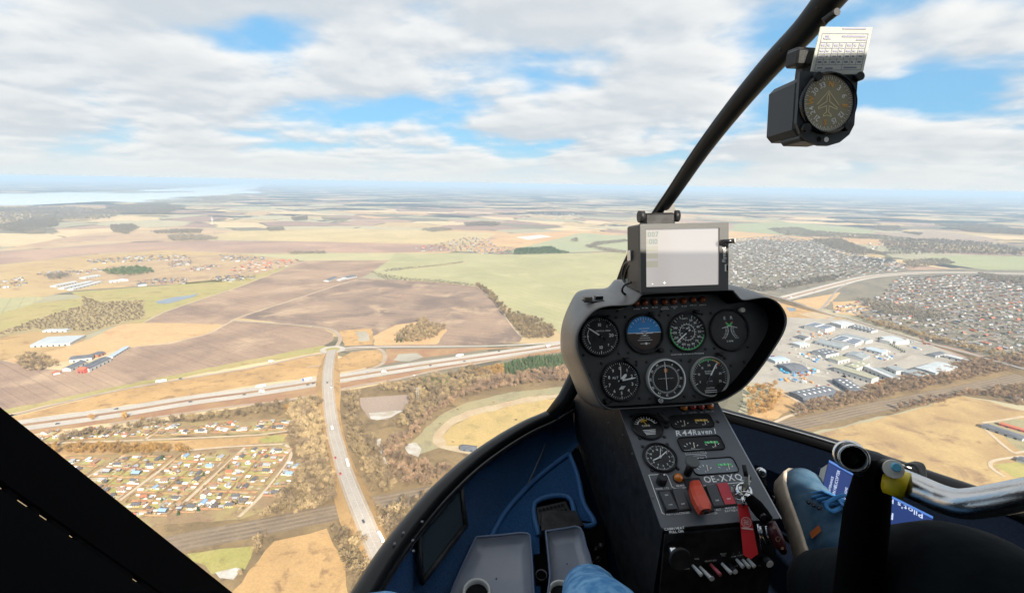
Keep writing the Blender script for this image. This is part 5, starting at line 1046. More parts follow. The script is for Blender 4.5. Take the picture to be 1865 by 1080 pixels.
def arc(mb, fr, u, v, a0, a1, r0, r1, w=0.002, mi=0, n=20):
    rows = [[fr.p(u + math.sin(a0 + (a1 - a0) * i / n) * r, v + math.cos(a0 + (a1 - a0) * i / n) * r, w) for i in range(n + 1)] for r in (r0, r1)]; mb.grid(rows, mi, False)
def line(mb, fr, pts, wd, w=0.002, mi=0):
    for (u0, v0), (u1, v1) in zip(pts[:-1], pts[1:]):
        d = Vector((u1 - u0, v1 - v0)); n = Vector((-d.y, d.x)).normalized() * wd / 2; d = d.normalized() * wd / 2
        mb.add([fr.p(u0 - d.x + n.x, v0 - d.y + n.y, w), fr.p(u0 - d.x - n.x, v0 - d.y - n.y, w), fr.p(u1 + d.x - n.x, v1 + d.y - n.y, w), fr.p(u1 + d.x + n.x, v1 + d.y + n.y, w)], [(0, 1, 2, 3)], mi)
def rrect(fr, u0, v0, u1, v1, r, w=0.0, n=5):
    pts = []
    for cu, cv, a0 in ((u1 - r, v1 - r, 0), (u0 + r, v1 - r, 90), (u0 + r, v0 + r, 180), (u1 - r, v0 + r, 270)):
        for k in range(n + 1): a = rad(a0 + 90 * k / n); pts.append(fr.p(cu + r * math.cos(a), cv + r * math.sin(a), w))
    return pts
MEDP = P(1212, 605, 1.0)
UP = Fr(MEDP, hR, hF * math.sin(rad(20)) + hU * math.cos(rad(20)))
TLp = UP.px(1130, 745)
LO = Fr(TLp, hR, hF * math.sin(rad(65)) + hU * math.cos(rad(65)))
LW, LL = 0.185, 0.234
FLZ = lambda y: ALT - 0.62 - (1.2 - y) * 0.25
FLo = Vector((0, 1.2, ALT - 0.62)); FLn = Vector((0, -0.25, 1)).normalized()
def floor_px(x, y, h=0.0): return onplane(x, y, FLo + FLn * h, FLn)

# ---------------------------------------------------------------- instrument console
con = thing('instrument_console', LO.p(LW / 2, -LL / 2) - Vector((0, 0, 0.45)), 'black instrument console with seven upper dials and sloping switch panel between the seats', 'console')
Z1 = lambda x, y: (1000 + x / 4.054, 520 + y / 4.054)
RIM = [(212, 500), (200, 430), (212, 340), (262, 255), (340, 180), (430, 153), (540, 148), (600, 142), (640, 118), (675, 75), (720, 62), (1000, 47), (1320, 34), (1365, 50), (1410, 98), (1450, 108), (1520, 97), (1600, 90), (1680, 122), (1735, 195), (1750, 265), (1725, 355), (1650, 480), (1560, 610), (1460, 730), (1370, 800), (1270, 852), (1150, 878), (940, 888), (700, 902), (510, 912), (430, 908), (375, 868), (335, 795), (280, 660), (235, 560)]
RW = 0.05
rim = [UP.uv(*Z1(*q), w=RW) for q in RIM]
rim = [(q.x, q.y) for q in curve_pts([Vector((a, b, 0)) for a, b in rim] + [Vector((*rim[0], 0))], 3)[:-1]]
cu_, cv_ = sum(a for a, b in rim) / len(rim), sum(b for a, b in rim) / len(rim)
def ringuv(s, w): return [UP.p(cu_ + (a - cu_) * s, cv_ + (b - cv_) * s, w) for a, b in rim]
sh = MB()
def ringf(s, f_): return [UP.p(cu_ + (a - cu_) * s, cv_ + (b - cv_) * s, RW) + (hF * k + (-UP.n) * (1 - k)).normalized() * f_ for a, b in rim for k in (max(0.0, min(1.0, (b - cv_) / 0.06)),)]
rows = [ringuv(0.985, 0.0), ringuv(0.985, RW - 0.003), ringuv(0.99, RW), ringuv(1.0, RW), ringf(1.012, 0.006), ringf(1.02, 0.03), ringf(1.02, 0.09), ringf(1.0, 0.14), ringf(0.95, 0.17), ringf(0.8, 0.185), ringf(0.4, 0.19)]
sh.grid(rows[3:], 0, closed=True); sh.grid(rows[:4], 1, closed=True); shroud = sh.build('shroud', [SHR, BLKM], con)  # inside of the hood coloured matt black for the shade there
RIMM = mat('rim_trim', (0.05, 0.05, 0.048), 0.35)
tr = MB(); tr.grid([ringuv(0.986, RW + 0.0006), ringuv(0.992, RW + 0.003), ringuv(1.0, RW + 0.003), ringuv(1.006, RW + 0.0004)], closed=True); tr.build('rim_trim', RIMM, shroud)
MB().poly(ringuv(0.984, 0.0)).build('panel_face', FACE, con)
def gauge(fr, u, v, R, name='gauge', label=None, bez=None, face=DIAL):
    g_ = MB(); g_.disc(fr.p(u, v, 0.0012), fr.x, fr.y, R * 0.99, 40); o = g_.build(name, face, con, recalc=False)
    if label: o['label'] = label
    b = MB().lathe(fr.p(u, v, 0), fr.n, [(R * 0.955, 0.0014), (R * 0.965, 0.005), (R * 1.0, 0.0062), (R * 1.05, 0.005), (R * 1.07, 0.0004)], 40, xdir=fr.x); b.build('bezel', bez or BLK, o)
    return o
def screws(fr, cs, par, r=0.0028):
    for u, v in cs:
        m_ = MB().lathe(fr.p(u, v, 0), fr.n, [(r, 0.0004), (r, 0.0012), (r * 0.6, 0.0022), (0.0001, 0.0024)], 10); m_.build('screw', SCR, par)
def cover(fr, u, v, R, o): MB().disc(fr.p(u, v, 0.0046), fr.x, fr.y, R * 0.96, 32).build('cover_glass', COVER, o, recalc=False)
def marks(o, fill_, mats=(WHT,), name='dial_marking'):
    m_ = MB(); fill_(m_); return m_.build(name, list(mats), o, recalc=False)
GC = [UP.uv(*q) for q in ((1093, 612), (1173, 608), (1251, 605), (1328, 601), (1130, 693), (1212, 690), (1292, 686))]
R0 = 0.0365
def needle(fr, u, v, a, r0, r1, wd, o, w=0.0034, m_=WHT, tip=0.25):
    d = Vector((math.sin(a), math.cos(a))); n = Vector((d.y, -d.x)); b = MB()
    b.add([fr.p(u + d.x * r + n.x * k, v + d.y * r + n.y * k, w) for r, k in ((r0, -wd / 2), (r0, wd / 2), (r1 * 0.8, wd / 2), (r1, wd * tip / 2), (r1, -wd * tip / 2), (r1 * 0.8, -wd / 2))], [(0, 1, 2, 3, 4, 5)]); b.build('needle', m_, o, recalc=False)
def hubcap(fr, u, v, r, o, m_=BLKG): MB().lathe(fr.p(u, v, 0.0016), fr.n, [(r, 0), (r, 0.0028), (r * 0.5, 0.0032)], 14, cap1=True).build('hub', m_, o)
# vertical speed
u, v = GC[0]; o = gauge(UP, u, v, R0, label='vertical speed dial with white numbers 10 and 20')
def f1(m):
    for k in range(48):
        a = rad(-90 + k * 7.5)
        if 38 < k < 48 or 0 < k < 0: pass
        tick(m, UP, u, v, a, R0 * (0.76 if k % 6 == 0 else 0.84), R0 * 0.93, 0.0009 if k % 6 == 0 else 0.0006)
    for s, a, r in (('10', 0, 0.58), ('20', 88, 0.58), ('10', 180, 0.58), ('1', 38, 0.62), ('7', 140, 0.62)): put_text(m, UP, s, u + math.sin(rad(a)) * R0 * r, v + math.cos(rad(a)) * R0 * r, 0.0085 if len(s) > 1 else 0.006, bold=True)
    put_text(m, UP, 'VERTICAL SPEED', u + 0.006, v + 0.0095, 0.0036); put_text(m, UP, '0', u - R0 * 0.66, v, 0.007)
    arc(m, UP, u, v, rad(-125), rad(-60), R0 * 0.66, R0 * 0.69)
marks(o, f1); needle(UP, u, v, rad(-55), -R0 * 0.1, R0 * 0.8, 0.0026, o); needle(UP, u, v, rad(125), 0, R0 * 0.35, 0.0022, o, m_=BLKG); hubcap(UP, u, v, 0.003, o); cover(UP, u, v, R0, o)
# attitude
u, v = GC[1]; o = gauge(UP, u, v, R0 * 1.0, label='attitude indicator with blue sky half')
def f2(m):
    n = 24; m.add([UP.p(u + math.cos(math.pi * k / n) * R0 * 0.9, v + 0.002 + math.sin(math.pi * k / n) * R0 * 0.86, 0.0018) for k in range(n + 1)], [list(range(n + 1))], 1)
    m.add([UP.p(u - math.cos(math.pi * k / n) * R0 * 0.9, v + 0.002 - math.sin(math.pi * k / n) * R0 * 0.86, 0.0018) for k in range(n + 1)], [list(range(n + 1))], 2)
    line(m, UP, [(u - R0 * 0.88, v + 0.002), (u + R0 * 0.88, v + 0.002)], 0.0011, 0.0022)
    for a in (-60, -45, -30, -20, -10, 0, 10, 20, 30, 45, 60): tick(m, UP, u, v, rad(a), R0 * 0.74, R0 * 0.86, 0.0008, 0.0022)
    for dv, l in ((0.010, 0.010), (0.005, 0.006), (-0.004, 0.007), (-0.008, 0.010), (-0.012, 0.014)): line(m, UP, [(u - l, v + dv), (u + l, v + dv)], 0.0008, 0.0022)
    line(m, UP, [(u - 0.016, v + 0.001), (u - 0.005, v + 0.001), (u, v - 0.003), (u + 0.005, v + 0.001), (u + 0.016, v + 0.001)], 0.0013, 0.0028)
    line(m, UP, [(u, v + R0 * 0.72), (u - 0.002, v + R0 * 0.6), (u + 0.002, v + R0 * 0.6), (u, v + R0 * 0.72)], 0.0008, 0.0024, 3)
    line(m, UP, [(u - 0.009, v - 0.0185), (u + 0.009, v - 0.0185)], 0.0009, 0.0024); m.disc(UP.p(u + 0.002, v - 0.0185, 0.0026), UP.x, UP.y, 0.0024, 12)
marks(o, f2, (WHT, BLU, BRN, ORG)); cover(UP, u, v, R0, o)
kb = MB().lathe(UP.p(u + 0.028, v - 0.033, 0), UP.n, [(0.0045, 0), (0.0045, 0.014), (0.003, 0.015)], 14, cap1=True); kb.build('knob', BLK, o)
# airspeed
u, v = GC[2]; o = gauge(UP, u, v, R0, label='airspeed dial with green outer arc')
def f3(m):
    arc(m, UP, u, v, rad(100), rad(285), R0 * 0.88, R0 * 0.935, mi=1, n=40)
    for k in range(15):
        a = rad(18 + k * 22.5 + 4); tick(m, UP, u, v, a, R0 * 0.78, R0 * 0.93, 0.0009); tick(m, UP, u, v, a + rad(11), R0 * 0.84, R0 * 0.93, 0.0006)
        s = str(20 + 10 * k) if k < 13 else ''
        if s: put_text(m, UP, s, u + math.sin(a) * R0 * 0.67, v + math.cos(a) * R0 * 0.67, 0.0058)
    arc(m, UP, u, v, 0, 6.2832, R0 * 0.40, R0 * 0.425, n=30)
    for k in range(20): tick(m, UP, u, v, rad(18 * k), R0 * 0.42, R0 * 0.5, 0.0006)
    put_text(m, UP, 'KNOTS', u - 0.003, v + R0 * 0.72, 0.0034); put_text(m, UP, 'MPH', u + 0.002, v + R0 * 0.2, 0.004)
    for k in range(6): a = rad(60 * k + 20); put_text(m, UP, str(20 + 20 * k), u + math.sin(a) * R0 * 0.3, v + math.cos(a) * R0 * 0.3, 0.0032)
marks(o, f3, (WHT, GRN)); needle(UP, u, v, rad(232), -R0 * 0.2, R0 * 0.84, 0.0024, o); hubcap(UP, u, v, 0.003, o); cover(UP, u, v, R0, o)
# dual tachometer
u, v = GC[3]; o = gauge(UP, u, v, R0 * 1.06, label='dual tachometer with letters E and R')
def f4(m):
    put_text(m, UP, 'E', u - 0.008, v + 0.0235, 0.0085); put_text(m, UP, 'R', u + 0.006, v + 0.024, 0.0085); put_text(m, UP, '% RPM', u - 0.002, v - 0.0215, 0.0045)
    for s in (-1, 1):
        for k in range(9):
            a = rad(62 + 14 * k); cxx = u - 0.001 + s * 0.0155
            p0 = (cxx - s * math.cos(a - 1.57) * 0.0135, v - 0.004 - math.sin(a - 1.57) * -0.0135)
            m.disc(UP.p(u + s * (0.003 + 0.0009 * (k - 2) ** 2 * 0.25), v + 0.006 - k * 0.0027, 0.002), UP.x, UP.y, 0.0011, 6)
            line(m, UP, [(u + s * (0.006 + 0.0009 * (k - 2) ** 2 * 0.25), v + 0.006 - k * 0.0027), (u + s * (0.0085 + 0.0009 * (k - 2) ** 2 * 0.25), v + 0.006 - k * 0.0027)], 0.0008)
        line(m, UP, [(u + s * 0.001, v + 0.008), (u + s * 0.015, v + 0.004)], 0.0011, 0.0026); line(m, UP, [(u, v + 0.008), (u + s * 0.007, v + 0.0155)], 0.0022, 0.0023, 2); line(m, UP, [(u, v + 0.008), (u + s * 0.0045, v + 0.0125)], 0.0036, 0.0024, 1)
marks(o, f4, (WHT, GRN, RED)); cover(UP, u, v, R0 * 1.06, o)
# altimeter
u, v = GC[4]; o = gauge(UP, u, v, R0, label='altimeter with numbers 0 to 9 and the letters ALT')
def f5(m):
    for k in range(50): tick(m, UP, u, v, rad(7.2 * k), R0 * (0.78 if k % 5 == 0 else 0.85), R0 * 0.93, 0.0010 if k % 5 == 0 else 0.0006)
    for k in range(10): a = rad(36 * k); put_text(m, UP, str(k), u + math.sin(a) * R0 * 0.63, v + math.cos(a) * R0 * 0.63, 0.0082, bold=True)
    put_text(m, UP, 'ALT', u - 0.010, v + 0.006, 0.0062, bold=True)
    for k in range(4): line(m, UP, [(u - 0.004 + k * 0.0022, v - 0.016), (u + 0.001 + k * 0.0022, v - 0.0105)], 0.0012)
marks(o, f5); needle(UP, u, v, rad(82), -R0 * 0.15, R0 * 0.82, 0.0026, o); needle(UP, u, v, rad(45), 0, R0 * 0.45, 0.0056, o, w=0.0030); needle(UP, u, v, rad(4), 0, R0 * 0.8, 0.0012, o, w=0.0027); hubcap(UP, u, v, 0.003, o); cover(UP, u, v, R0, o)
kb = MB().lathe(UP.p(u - 0.031, v - 0.036, 0), UP.n, [(0.0055, 0), (0.0055, 0.013), (0.004, 0.0145)], 14, cap1=True); kb.build('knob', BLK, o)
# course indicator
u, v = GC[5]; o = gauge(UP, u, v, R0, label='course indicator with pale ring and vertical needle', bez=mat('pale_bezel', (0.30, 0.30, 0.28), 0.4))
def f6(m):
    arc(m, UP, u, v, 0, 6.2832, R0 * 0.955, R0 * 1.0, 0.0075, n=48); arc(m, UP, u, v, 0, 6.2832, R0 * 0.66, R0 * 0.675, n=40)
    for k in range(72): tick(m, UP, u, v, rad(5 * k), R0 * (0.67 if k % 2 == 0 else 0.70), R0 * 0.74, 0.0006)
    for k, s in enumerate(('3', '6', 'E', '12', '15', 'S', '21', '24', 'W', '30', '33', 'N')): a = rad(30 * k); put_text(m, UP, s, u + math.sin(a) * R0 * 0.83, v + math.cos(a) * R0 * 0.83, 0.006, ang=-a)
    for k in range(-5, 6): m.disc(UP.p(u + k * 0.0028, v + 0.001, 0.002), UP.x, UP.y, 0.0007, 6)
    line(m, UP, [(u - 0.001, v + 0.014), (u + 0.003, v + 0.014), (u + 0.003, v + 0.018), (u - 0.001, v + 0.018), (u - 0.001, v + 0.014)], 0.0022, 0.0021, 1)
marks(o, f6, (WHT, ORG)); needle(UP, u, v, rad(0), -R0 * 0.55, R0 * 0.8, 0.0012, o, tip=1); cover(UP, u, v, R0, o)
kb = MB().lathe(UP.p(u - 0.0175, v - 0.0385, 0), UP.n, [(0.0062, 0), (0.0062, 0.010), (0.0045, 0.012)], 16, cap1=True); k_ = kb.build('knob', BLK, o); marks(k_, lambda m: (arc(m, UP, u - 0.0175, v - 0.0385, 0, 6.2832, 0.0036, 0.0044, 0.0123, n=16), put_text(m, UP, 'OBS', u - 0.0175, v - 0.0385, 0.0026, 0.0124)), name='knob_marking')
# manifold pressure
u, v = GC[6]; o = gauge(UP, u, v, R0, label='manifold pressure dial with green and yellow arc', bez=mat('pale_bezel', (0.30, 0.30, 0.28), 0.4))
def f7(m):
    arc(m, UP, u, v, rad(-35), rad(15), R0 * 0.86, R0 * 0.93, mi=1); arc(m, UP, u, v, rad(15), rad(42), R0 * 0.86, R0 * 0.93, mi=2); tick(m, UP, u, v, rad(44), R0 * 0.78, R0 * 0.94, 0.0014, mi=3)
    for k in range(31): a = rad(-115 + k * 7.6); tick(m, UP, u, v, a, R0 * (0.75 if k % 5 == 0 else 0.83), R0 * 0.93, 0.0010 if k % 5 == 0 else 0.0006)
    for k in range(7): a = rad(-113 + k * 37.8); put_text(m, UP, str(5 + 5 * k), u + math.sin(a) * R0 * 0.6, v + math.cos(a) * R0 * 0.6, 0.0058)
    put_text(m, UP, 'MANIFOLD', u - 0.001, v + 0.0105, 0.0032); put_text(m, UP, 'PRESSURE', u - 0.001, v + 0.0065, 0.0032); put_text(m, UP, 'CAUTION', u - 0.001, v - 0.021, 0.0034); put_text(m, UP, 'IN. HG', u, v - 0.008, 0.003)
    for k in range(2): line(m, UP, [(u - 0.012, v - 0.0255 - 0.0035 * k), (u + 0.011, v - 0.0255 - 0.0035 * k)], 0.0012)
marks(o, f7, (WHT, GRN, YEL, RED)); needle(UP, u, v, rad(32), -R0 * 0.1, R0 * 0.85, 0.0026, o); needle(UP, u, v, rad(212), 0, R0 * 0.45, 0.003, o, m_=BLKG); hubcap(UP, u, v, 0.003, o); cover(UP, u, v, R0, o)
# screws round the dials, annunciator lamps and their captions
for i, (u, v) in enumerate(GC): screws(UP, [(u + sx * R0 * 0.93, v + sy * R0 * 0.93) for sx in (-1, 1) for sy in (-1, 1)], con)
CAPT = ['CLUTCH', 'MR TEMP', 'MR CHIP', 'CARBON\nMONOXIDE', 'STARTER\nON', 'TR CHIP', 'LOW FUEL', 'LOW RPM']
def lamp(fr, u, v, r, m_, par):
    l = MB().lathe(fr.p(u, v, 0), fr.n, [(r, 0.001), (r * 0.98, 0.004), (r * 0.8, 0.0075), (r * 0.45, 0.0095), (0.0002, 0.0102)], 18).build('warning_lamp', m_, par); MB().lathe(fr.p(u, v, 0), fr.n, [(r * 1.0, 0.0022), (r * 1.14, 0.0022), (r * 1.16, 0.0004)], 18).build('lamp_collar', SCR, l)
cap = MB()
for k, q in enumerate(((640, 135), (703, 127), (775, 122), (848, 122), (918, 118), (990, 115), (1058, 107), (1128, 105))):
    u, v = UP.uv(*Z1(*q)); lamp(UP, u, v, 0.0060, AMBD, con)
    for j, s in enumerate(CAPT[k].split('\n')): put_text(cap, UP, s, u, v - 0.0105 - j * 0.0032, 0.0029)
for q, l in (((1020, 505), 0.06),):
    u, v = UP.uv(*Z1(*q)); put_text(cap, UP, 'DO NOT EXCEED VNE OR 25 IN. HG WITH BAGGAGE', u, v, 0.0030, sx=0.85)
cap.build('caption_lettering', WHT, con, recalc=False)['kind'] = 'stuff'
for q, m_ in (((420, 235), BLK), ((742, 212), BLK), ((1075, 195), BLK), ((1245, 505), BLK), ((560, 545), BLK)):   # little posts lighting the dials
    u, v = UP.uv(*Z1(*q)); pl = MB(); pl.tube([UP.p(u, v, 0), UP.p(u, v, 0.016)], 0.0042, 12).tube([UP.p(u, v + 0.001, 0.0145), UP.p(u, v - 0.006, 0.0155)], 0.0036, 10); pl.build('post_light', BLK, con)
u, v = UP.uv(*Z1(1407, 185)); MB().tube([UP.p(u, v, 0), UP.p(u, v, 0.012)], 0.0048, 12).build('post_light', mat('cream_cap', (0.60, 0.57, 0.48), 0.4), con)
screws(UP, [UP.uv(*Z1(*q)) for q in ((505, 190), (830, 190), (295, 660), (645, 585), (1035, 560), (1340, 590), (965, 800), (455, 850), (1440, 560))], con)

# pedestal under and behind the sloping panel
prof = []   # in the plane of the left side: along hF and up
d = hF; BLp = LO.p(0, -LL)
side = [LO.p(0, 0, -0.002), LO.p(0, -LL, -0.002)]
aft = LO.p(0, -LL, -0.002); flr = Vector((aft.x, aft.y, FLZ(aft.y) - 0.06)); fwd = LO.p(0, 0) + hF * 0.36
side += [flr + hF * 0.035, Vector((fwd.x, fwd.y, FLZ(fwd.y) - 0.05)), Vector((fwd.x, fwd.y, LO.o.z + 0.06)), LO.p(0, 0) + hF * 0.16 + Z * 0.12, LO.p(0, 0) + hF * 0.035 + Z * 0.05]
ped = MB().prism(side, hR * LW).build('pedestal', BLK, con)
for q in ((1120, 752), (1135, 792), (1152, 826), (1168, 852), (1178, 880), (1190, 905), (1198, 936), (1120, 825), (1150, 895), (1153, 930), (1108, 770), (1175, 968), (1188, 990), (1193, 1020), (1085, 780), (1140, 870)):
    w_ = onplane(q[0], q[1], LO.o, hR); MB().lathe(w_, -hR, [(0.0022, 0.0002), (0.002, 0.001), (0.0002, 0.0014)], 8).build('rivet', mat('rivet_grey', (0.16, 0.16, 0.17), 0.4, 0.5), ped)
lp = MB().prism(rrect(LO, -0.003, -LL, LW + 0.003, 0.004, 0.004, 0.0), LO.n * 0.003).build('switch_panel', FACE2, con)
L0 = Fr(LO.o + LO.n * 0.003, LO.x, LO.y)
pe = MB(); line(pe, L0, [(LW + 0.0035, 0.003), (LW + 0.0035, -LL)], 0.0022, 0.0005); pe.build('panel_edge', mat('edge_worn', (0.30, 0.31, 0.33), 0.35, 0.6), con, recalc=False)
Z2 = lambda x, y: (1100 + x / 4.908, 720 + y / 4.908)
Luv = lambda x, y: L0.uv(*Z2(x, y))
for k, (x, y, m_) in enumerate(((990, 900, AMB), (1053, 895, LRED), (1115, 893, LRED), (1180, 888, AMB))):
    u, v = L0.uv(*Z1(x, y)); lamp(L0, u, v - 0.002, 0.0072, m_, con)
cap = MB()
for x, y, s, sz in ((718, 160, 'ALT', 0.0042), (795, 155, 'ENG FIRE', 0.0038), (872, 151, 'OIL', 0.0042), (945, 145, 'GOV OFF', 0.0038), (520, 832, 'PANEL LTS', 0.0042), (682, 806, 'BRAKE', 0.0042), (612, 1060, 'NAV LTS', 0.0045), (718, 1050, 'STROBE', 0.0045), (960, 1055, 'CLUTCH', 0.0045), (1022, 1020, 'ALT', 0.0045), (1130, 1005, 'MASTER', 0.0045), (1138, 1030, 'BATTERY', 0.0045), (815, 505, 'AUX 17.4 US GAL', 0.0040), (840, 563, '30.6 US GAL', 0.0040)):
    u, v = Luv(x, y); put_text(cap, L0, s, u, v, sz, 0.0006)
cap.build('panel_captions', WHT, con, recalc=False)['kind'] = 'stuff'; cap = MB()
u, v = Luv(715, 335); put_text(cap, L0, 'R44', u, v, 0.0165, 0.0006, shear=0.2, sx=1.05, bold=True); cap.build('type_lettering', WHT, con, recalc=False); cap = MB()
u, v = Luv(895, 325); put_text(cap, L0, 'Raven I', u, v, 0.0155, 0.0006, shear=0.25, sx=0.85); cap.build('name_lettering', WHT, con, recalc=False); cap = MB()
u, v = Luv(1062, 740); put_text(cap, L0, 'OE-XXQ', u, v, 0.0165, 0.0006, sx=0.95); cap.build('registration_lettering', WHT, con, recalc=False); cap = MB()
u, v = Luv(625, 1178); put_text(cap, L0, 'CABIN HEAT', u, v - 0.002, 0.0052, 0.0006); u, v = Luv(640, 1200); put_text(cap, L0, 'PULL ON', u, v - 0.003, 0.0052, 0.0006)
line(cap, L0, [Luv(540, 1062), Luv(520, 1050), Luv(400, 712), Luv(545, 702), Luv(568, 720), Luv(610, 822), Luv(640, 832), Luv(1310, 770)], 0.0011, 0.0006)
for x0, x1, y in ((730, 900, 505), (770, 910, 560)):
    a, b = Luv(x0, y + 18), Luv(x1, y - 18); u0, v0, u1, v1 = a[0], min(a[1], b[1]) - 0.002, b[0], max(a[1], b[1]) + 0.002
    line(cap, L0, [(u0, v0), (u1, v0), (u1, v1), (u0, v1), (u0, v0)], 0.0006, 0.0006)
u, v = Luv(1150, 840); put_text(cap, L0, 'OFF', u - 0.001, v, 0.0055, 0.0006, ang=rad(65))
u, v = Luv(1165, 806); put_text(cap, L0, 'R', u, v, 0.005, 0.0006, ang=rad(40)); u, v = Luv(1215, 795); put_text(cap, L0, 'L', u, v, 0.005, 0.0006, ang=rad(10))
for q in ((548, 55, 160), (530, 100, 130)):
    a = Luv(470, q[1]); b = Luv(470 + q[2], q[1] - 8); line(cap, L0, [a, b], 0.0022, 0.0006)
cap.build('panel_lines', WHT, con, recalc=False)['kind'] = 'stuff'
u, v = Luv(385, 283); RG_ = 0.0275; o = gauge(L0, u, v, RG_, label='carburettor temperature dial with yellow arc')
def f8(m):
    arc(m, L0, u, v, rad(-70), rad(-5), RG_ * 0.58, RG_ * 0.66); arc(m, L0, u, v, rad(-40), rad(15), RG_ * 0.44, RG_ * 0.56, mi=1); arc(m, L0, u, v, rad(15), rad(70), RG_ * 0.58, RG_ * 0.66)
    for k in range(11): tick(m, L0, u, v, rad(-70 + 14 * k), RG_ * 0.62, RG_ * 0.82, 0.0011)
    put_text(m, L0, 'CARB', u - 0.002, v + 0.002, 0.0055)
    for k in range(4): line(m, L0, [(u - 0.010 + 0.001 * k, v - 0.008 - 0.003 * k), (u + 0.012 - 0.001 * k, v - 0.008 - 0.003 * k)], 0.0014)
marks(o, f8, (WHT, YEL)); needle(L0, u, v, rad(-20), 0, RG_ * 0.7, 0.0015, o, m_=YEL); cover(L0, u, v, RG_, o)
u, v = Luv(500, 560); o = gauge(L0, u, v, RG_, label='clock dial with white hands'); RC_ = RG_
def f9(m):
    for k in range(60): tick(m, L0, u, v, rad(6 * k), RC_ * (0.72 if k % 5 == 0 else 0.80), RC_ * 0.88, 0.0008 if k % 5 == 0 else 0.0005)
    for k in range(12): a = rad(30 * k); put_text(m, L0, str(k if k else 12), u + math.sin(a) * RC_ * 0.58, v + math.cos(a) * RC_ * 0.58, 0.005)
marks(o, f9); needle(L0, u, v, rad(55), -0.003, RC_ * 0.7, 0.0016, o); needle(L0, u, v, rad(20), -0.003, RC_ * 0.72, 0.001, o); needle(L0, u, v, rad(250), -0.002, RC_ * 0.6, 0.002, o); hubcap(L0, u, v, 0.0022, o, WHT); cover(L0, u, v, RC_, o)
screws(L0, [Luv(*q) for q in ((240, 190), (455, 182), (520, 168), (320, 385), (540, 372), (345, 458), (565, 440), (430, 672), (660, 655), (1018, 236), (1300, 735), (452, 462))], con, 0.0032)
for (x0, y0, x1, y1, col, lb) in ((600, 180, 975, 290, DIAL, 'twin dial window at the top of the switch panel'), (680, 372, 1068, 492, DIAL, 'twin dial window with green bar'), (795, 568, 1190, 698, mat('dial_painted_reflection', (0.16, 0.18, 0.20), 0.12), 'pale twin dial window')):  # last window: a reflection put into its pale face colour
    a, b = Luv((x0 + x1) / 2 - (x1 - x0) / 2 - 8, (y0 + y1) / 2), Luv((x0 + x1) / 2 + (x1 - x0) / 2 - 8, (y0 + y1) / 2); c = Luv((x0 + x1) / 2, y0); d_ = Luv((x0 + x1) / 2, y1)
    u0, u1, v1, v0 = a[0], b[0], c[1], d_[1]
    o = MB().poly(rrect(L0, u0, v0, u1, v1, 0.006, 0.0006)).build('gauge_window', col, con, recalc=False); o['label'] = lb
    fr_ = MB(); ro = rrect(L0, u0 - 0.002, v0 - 0.002, u1 + 0.002, v1 + 0.002, 0.008, 0.0008); ri = rrect(L0, u0, v0, u1, v1, 0.006, 0.0008); r2 = rrect(L0, u0 - 0.001, v0 - 0.001, u1 + 0.001, v1 + 0.001, 0.007, 0.003); fr_.grid([ri, r2, ro], closed=True, smooth=False); fr_.build('window_rim', BLK, o)
    def f10(m, u0=u0, u1=u1, v0=v0, v1=v1, lb=lb):
        for side_ in (0, 1):
            cu = u0 + (u1 - u0) * (0.25 + 0.5 * side_); vv = v0 + (v1 - v0) * 0.25
            for k in range(5): tick(m, L0, cu, vv - 0.006, rad(-50 + 25 * k), 0.013, 0.0165, 0.0012, 0.0012)
            put_text(m, L0, 'EF'[side_] if 'pale' in lb else '0 1', cu, vv - 0.002, 0.004, 0.0012)
            tick(m, L0, cu + 0.003, vv - 0.006, rad(12), 0.004, 0.016, 0.0012, 0.0016, 3)
            if side_: line(m, L0, [(cu - 0.010, vv + 0.0085), (cu + 0.010, vv + 0.0075)], 0.004, 0.0010, 1 if 'top' not in lb else 2)
    marks(o, f10, (WHT, GRN, YEL, mat('needle_pale', (0.85, 0.72, 0.6), 0.5)))
u, v = Luv(662, 745); lamp(L0, u, v, 0.0075, AMB, con)
u, v = Luv(510, 775); k_ = MB().lathe(L0.p(u, v, 0), L0.n, [(0.0085, 0), (0.008, 0.014), (0.0065, 0.0155)], 18, cap1=True).build('dimmer_knob', BLK, con); MB().box(L0.p(u + 0.003, v + 0.003, 0.0158), L0.x * 0.0012, L0.y * 0.0012, L0.n * 0.0004).build('pointer_dot', WHT, k_)
u, v = Luv(545, 262); k_ = MB().lathe(L0.p(u, v, 0), L0.n, [(0.009, 0), (0.009, 0.008)], 16, cap1=True).build('selector_knob', BLK, con); MB().box(L0.p(u - 0.004, v + 0.006, 0.013), L0.x * 0.004 , L0.y * 0.011 - L0.x * 0.004, L0.n * 0.006, bevel=0.0015).build('lever', BLK, k_)
u, v = Luv(745, 700); k_ = MB().tube([L0.p(u, v, 0), L0.p(u, v, 0.03)], 0.0062, 14).build('mixture_knob', BLK, con); MB().lathe(L0.p(u, v, 0.03), L0.n, [(0.0062, 0), (0.0115, 0.001), (0.0118, 0.004), (0.010, 0.0055)], 22, cap1=True).build('knob_cap', mat('knob_grey', (0.075, 0.08, 0.078), 0.5), k_)
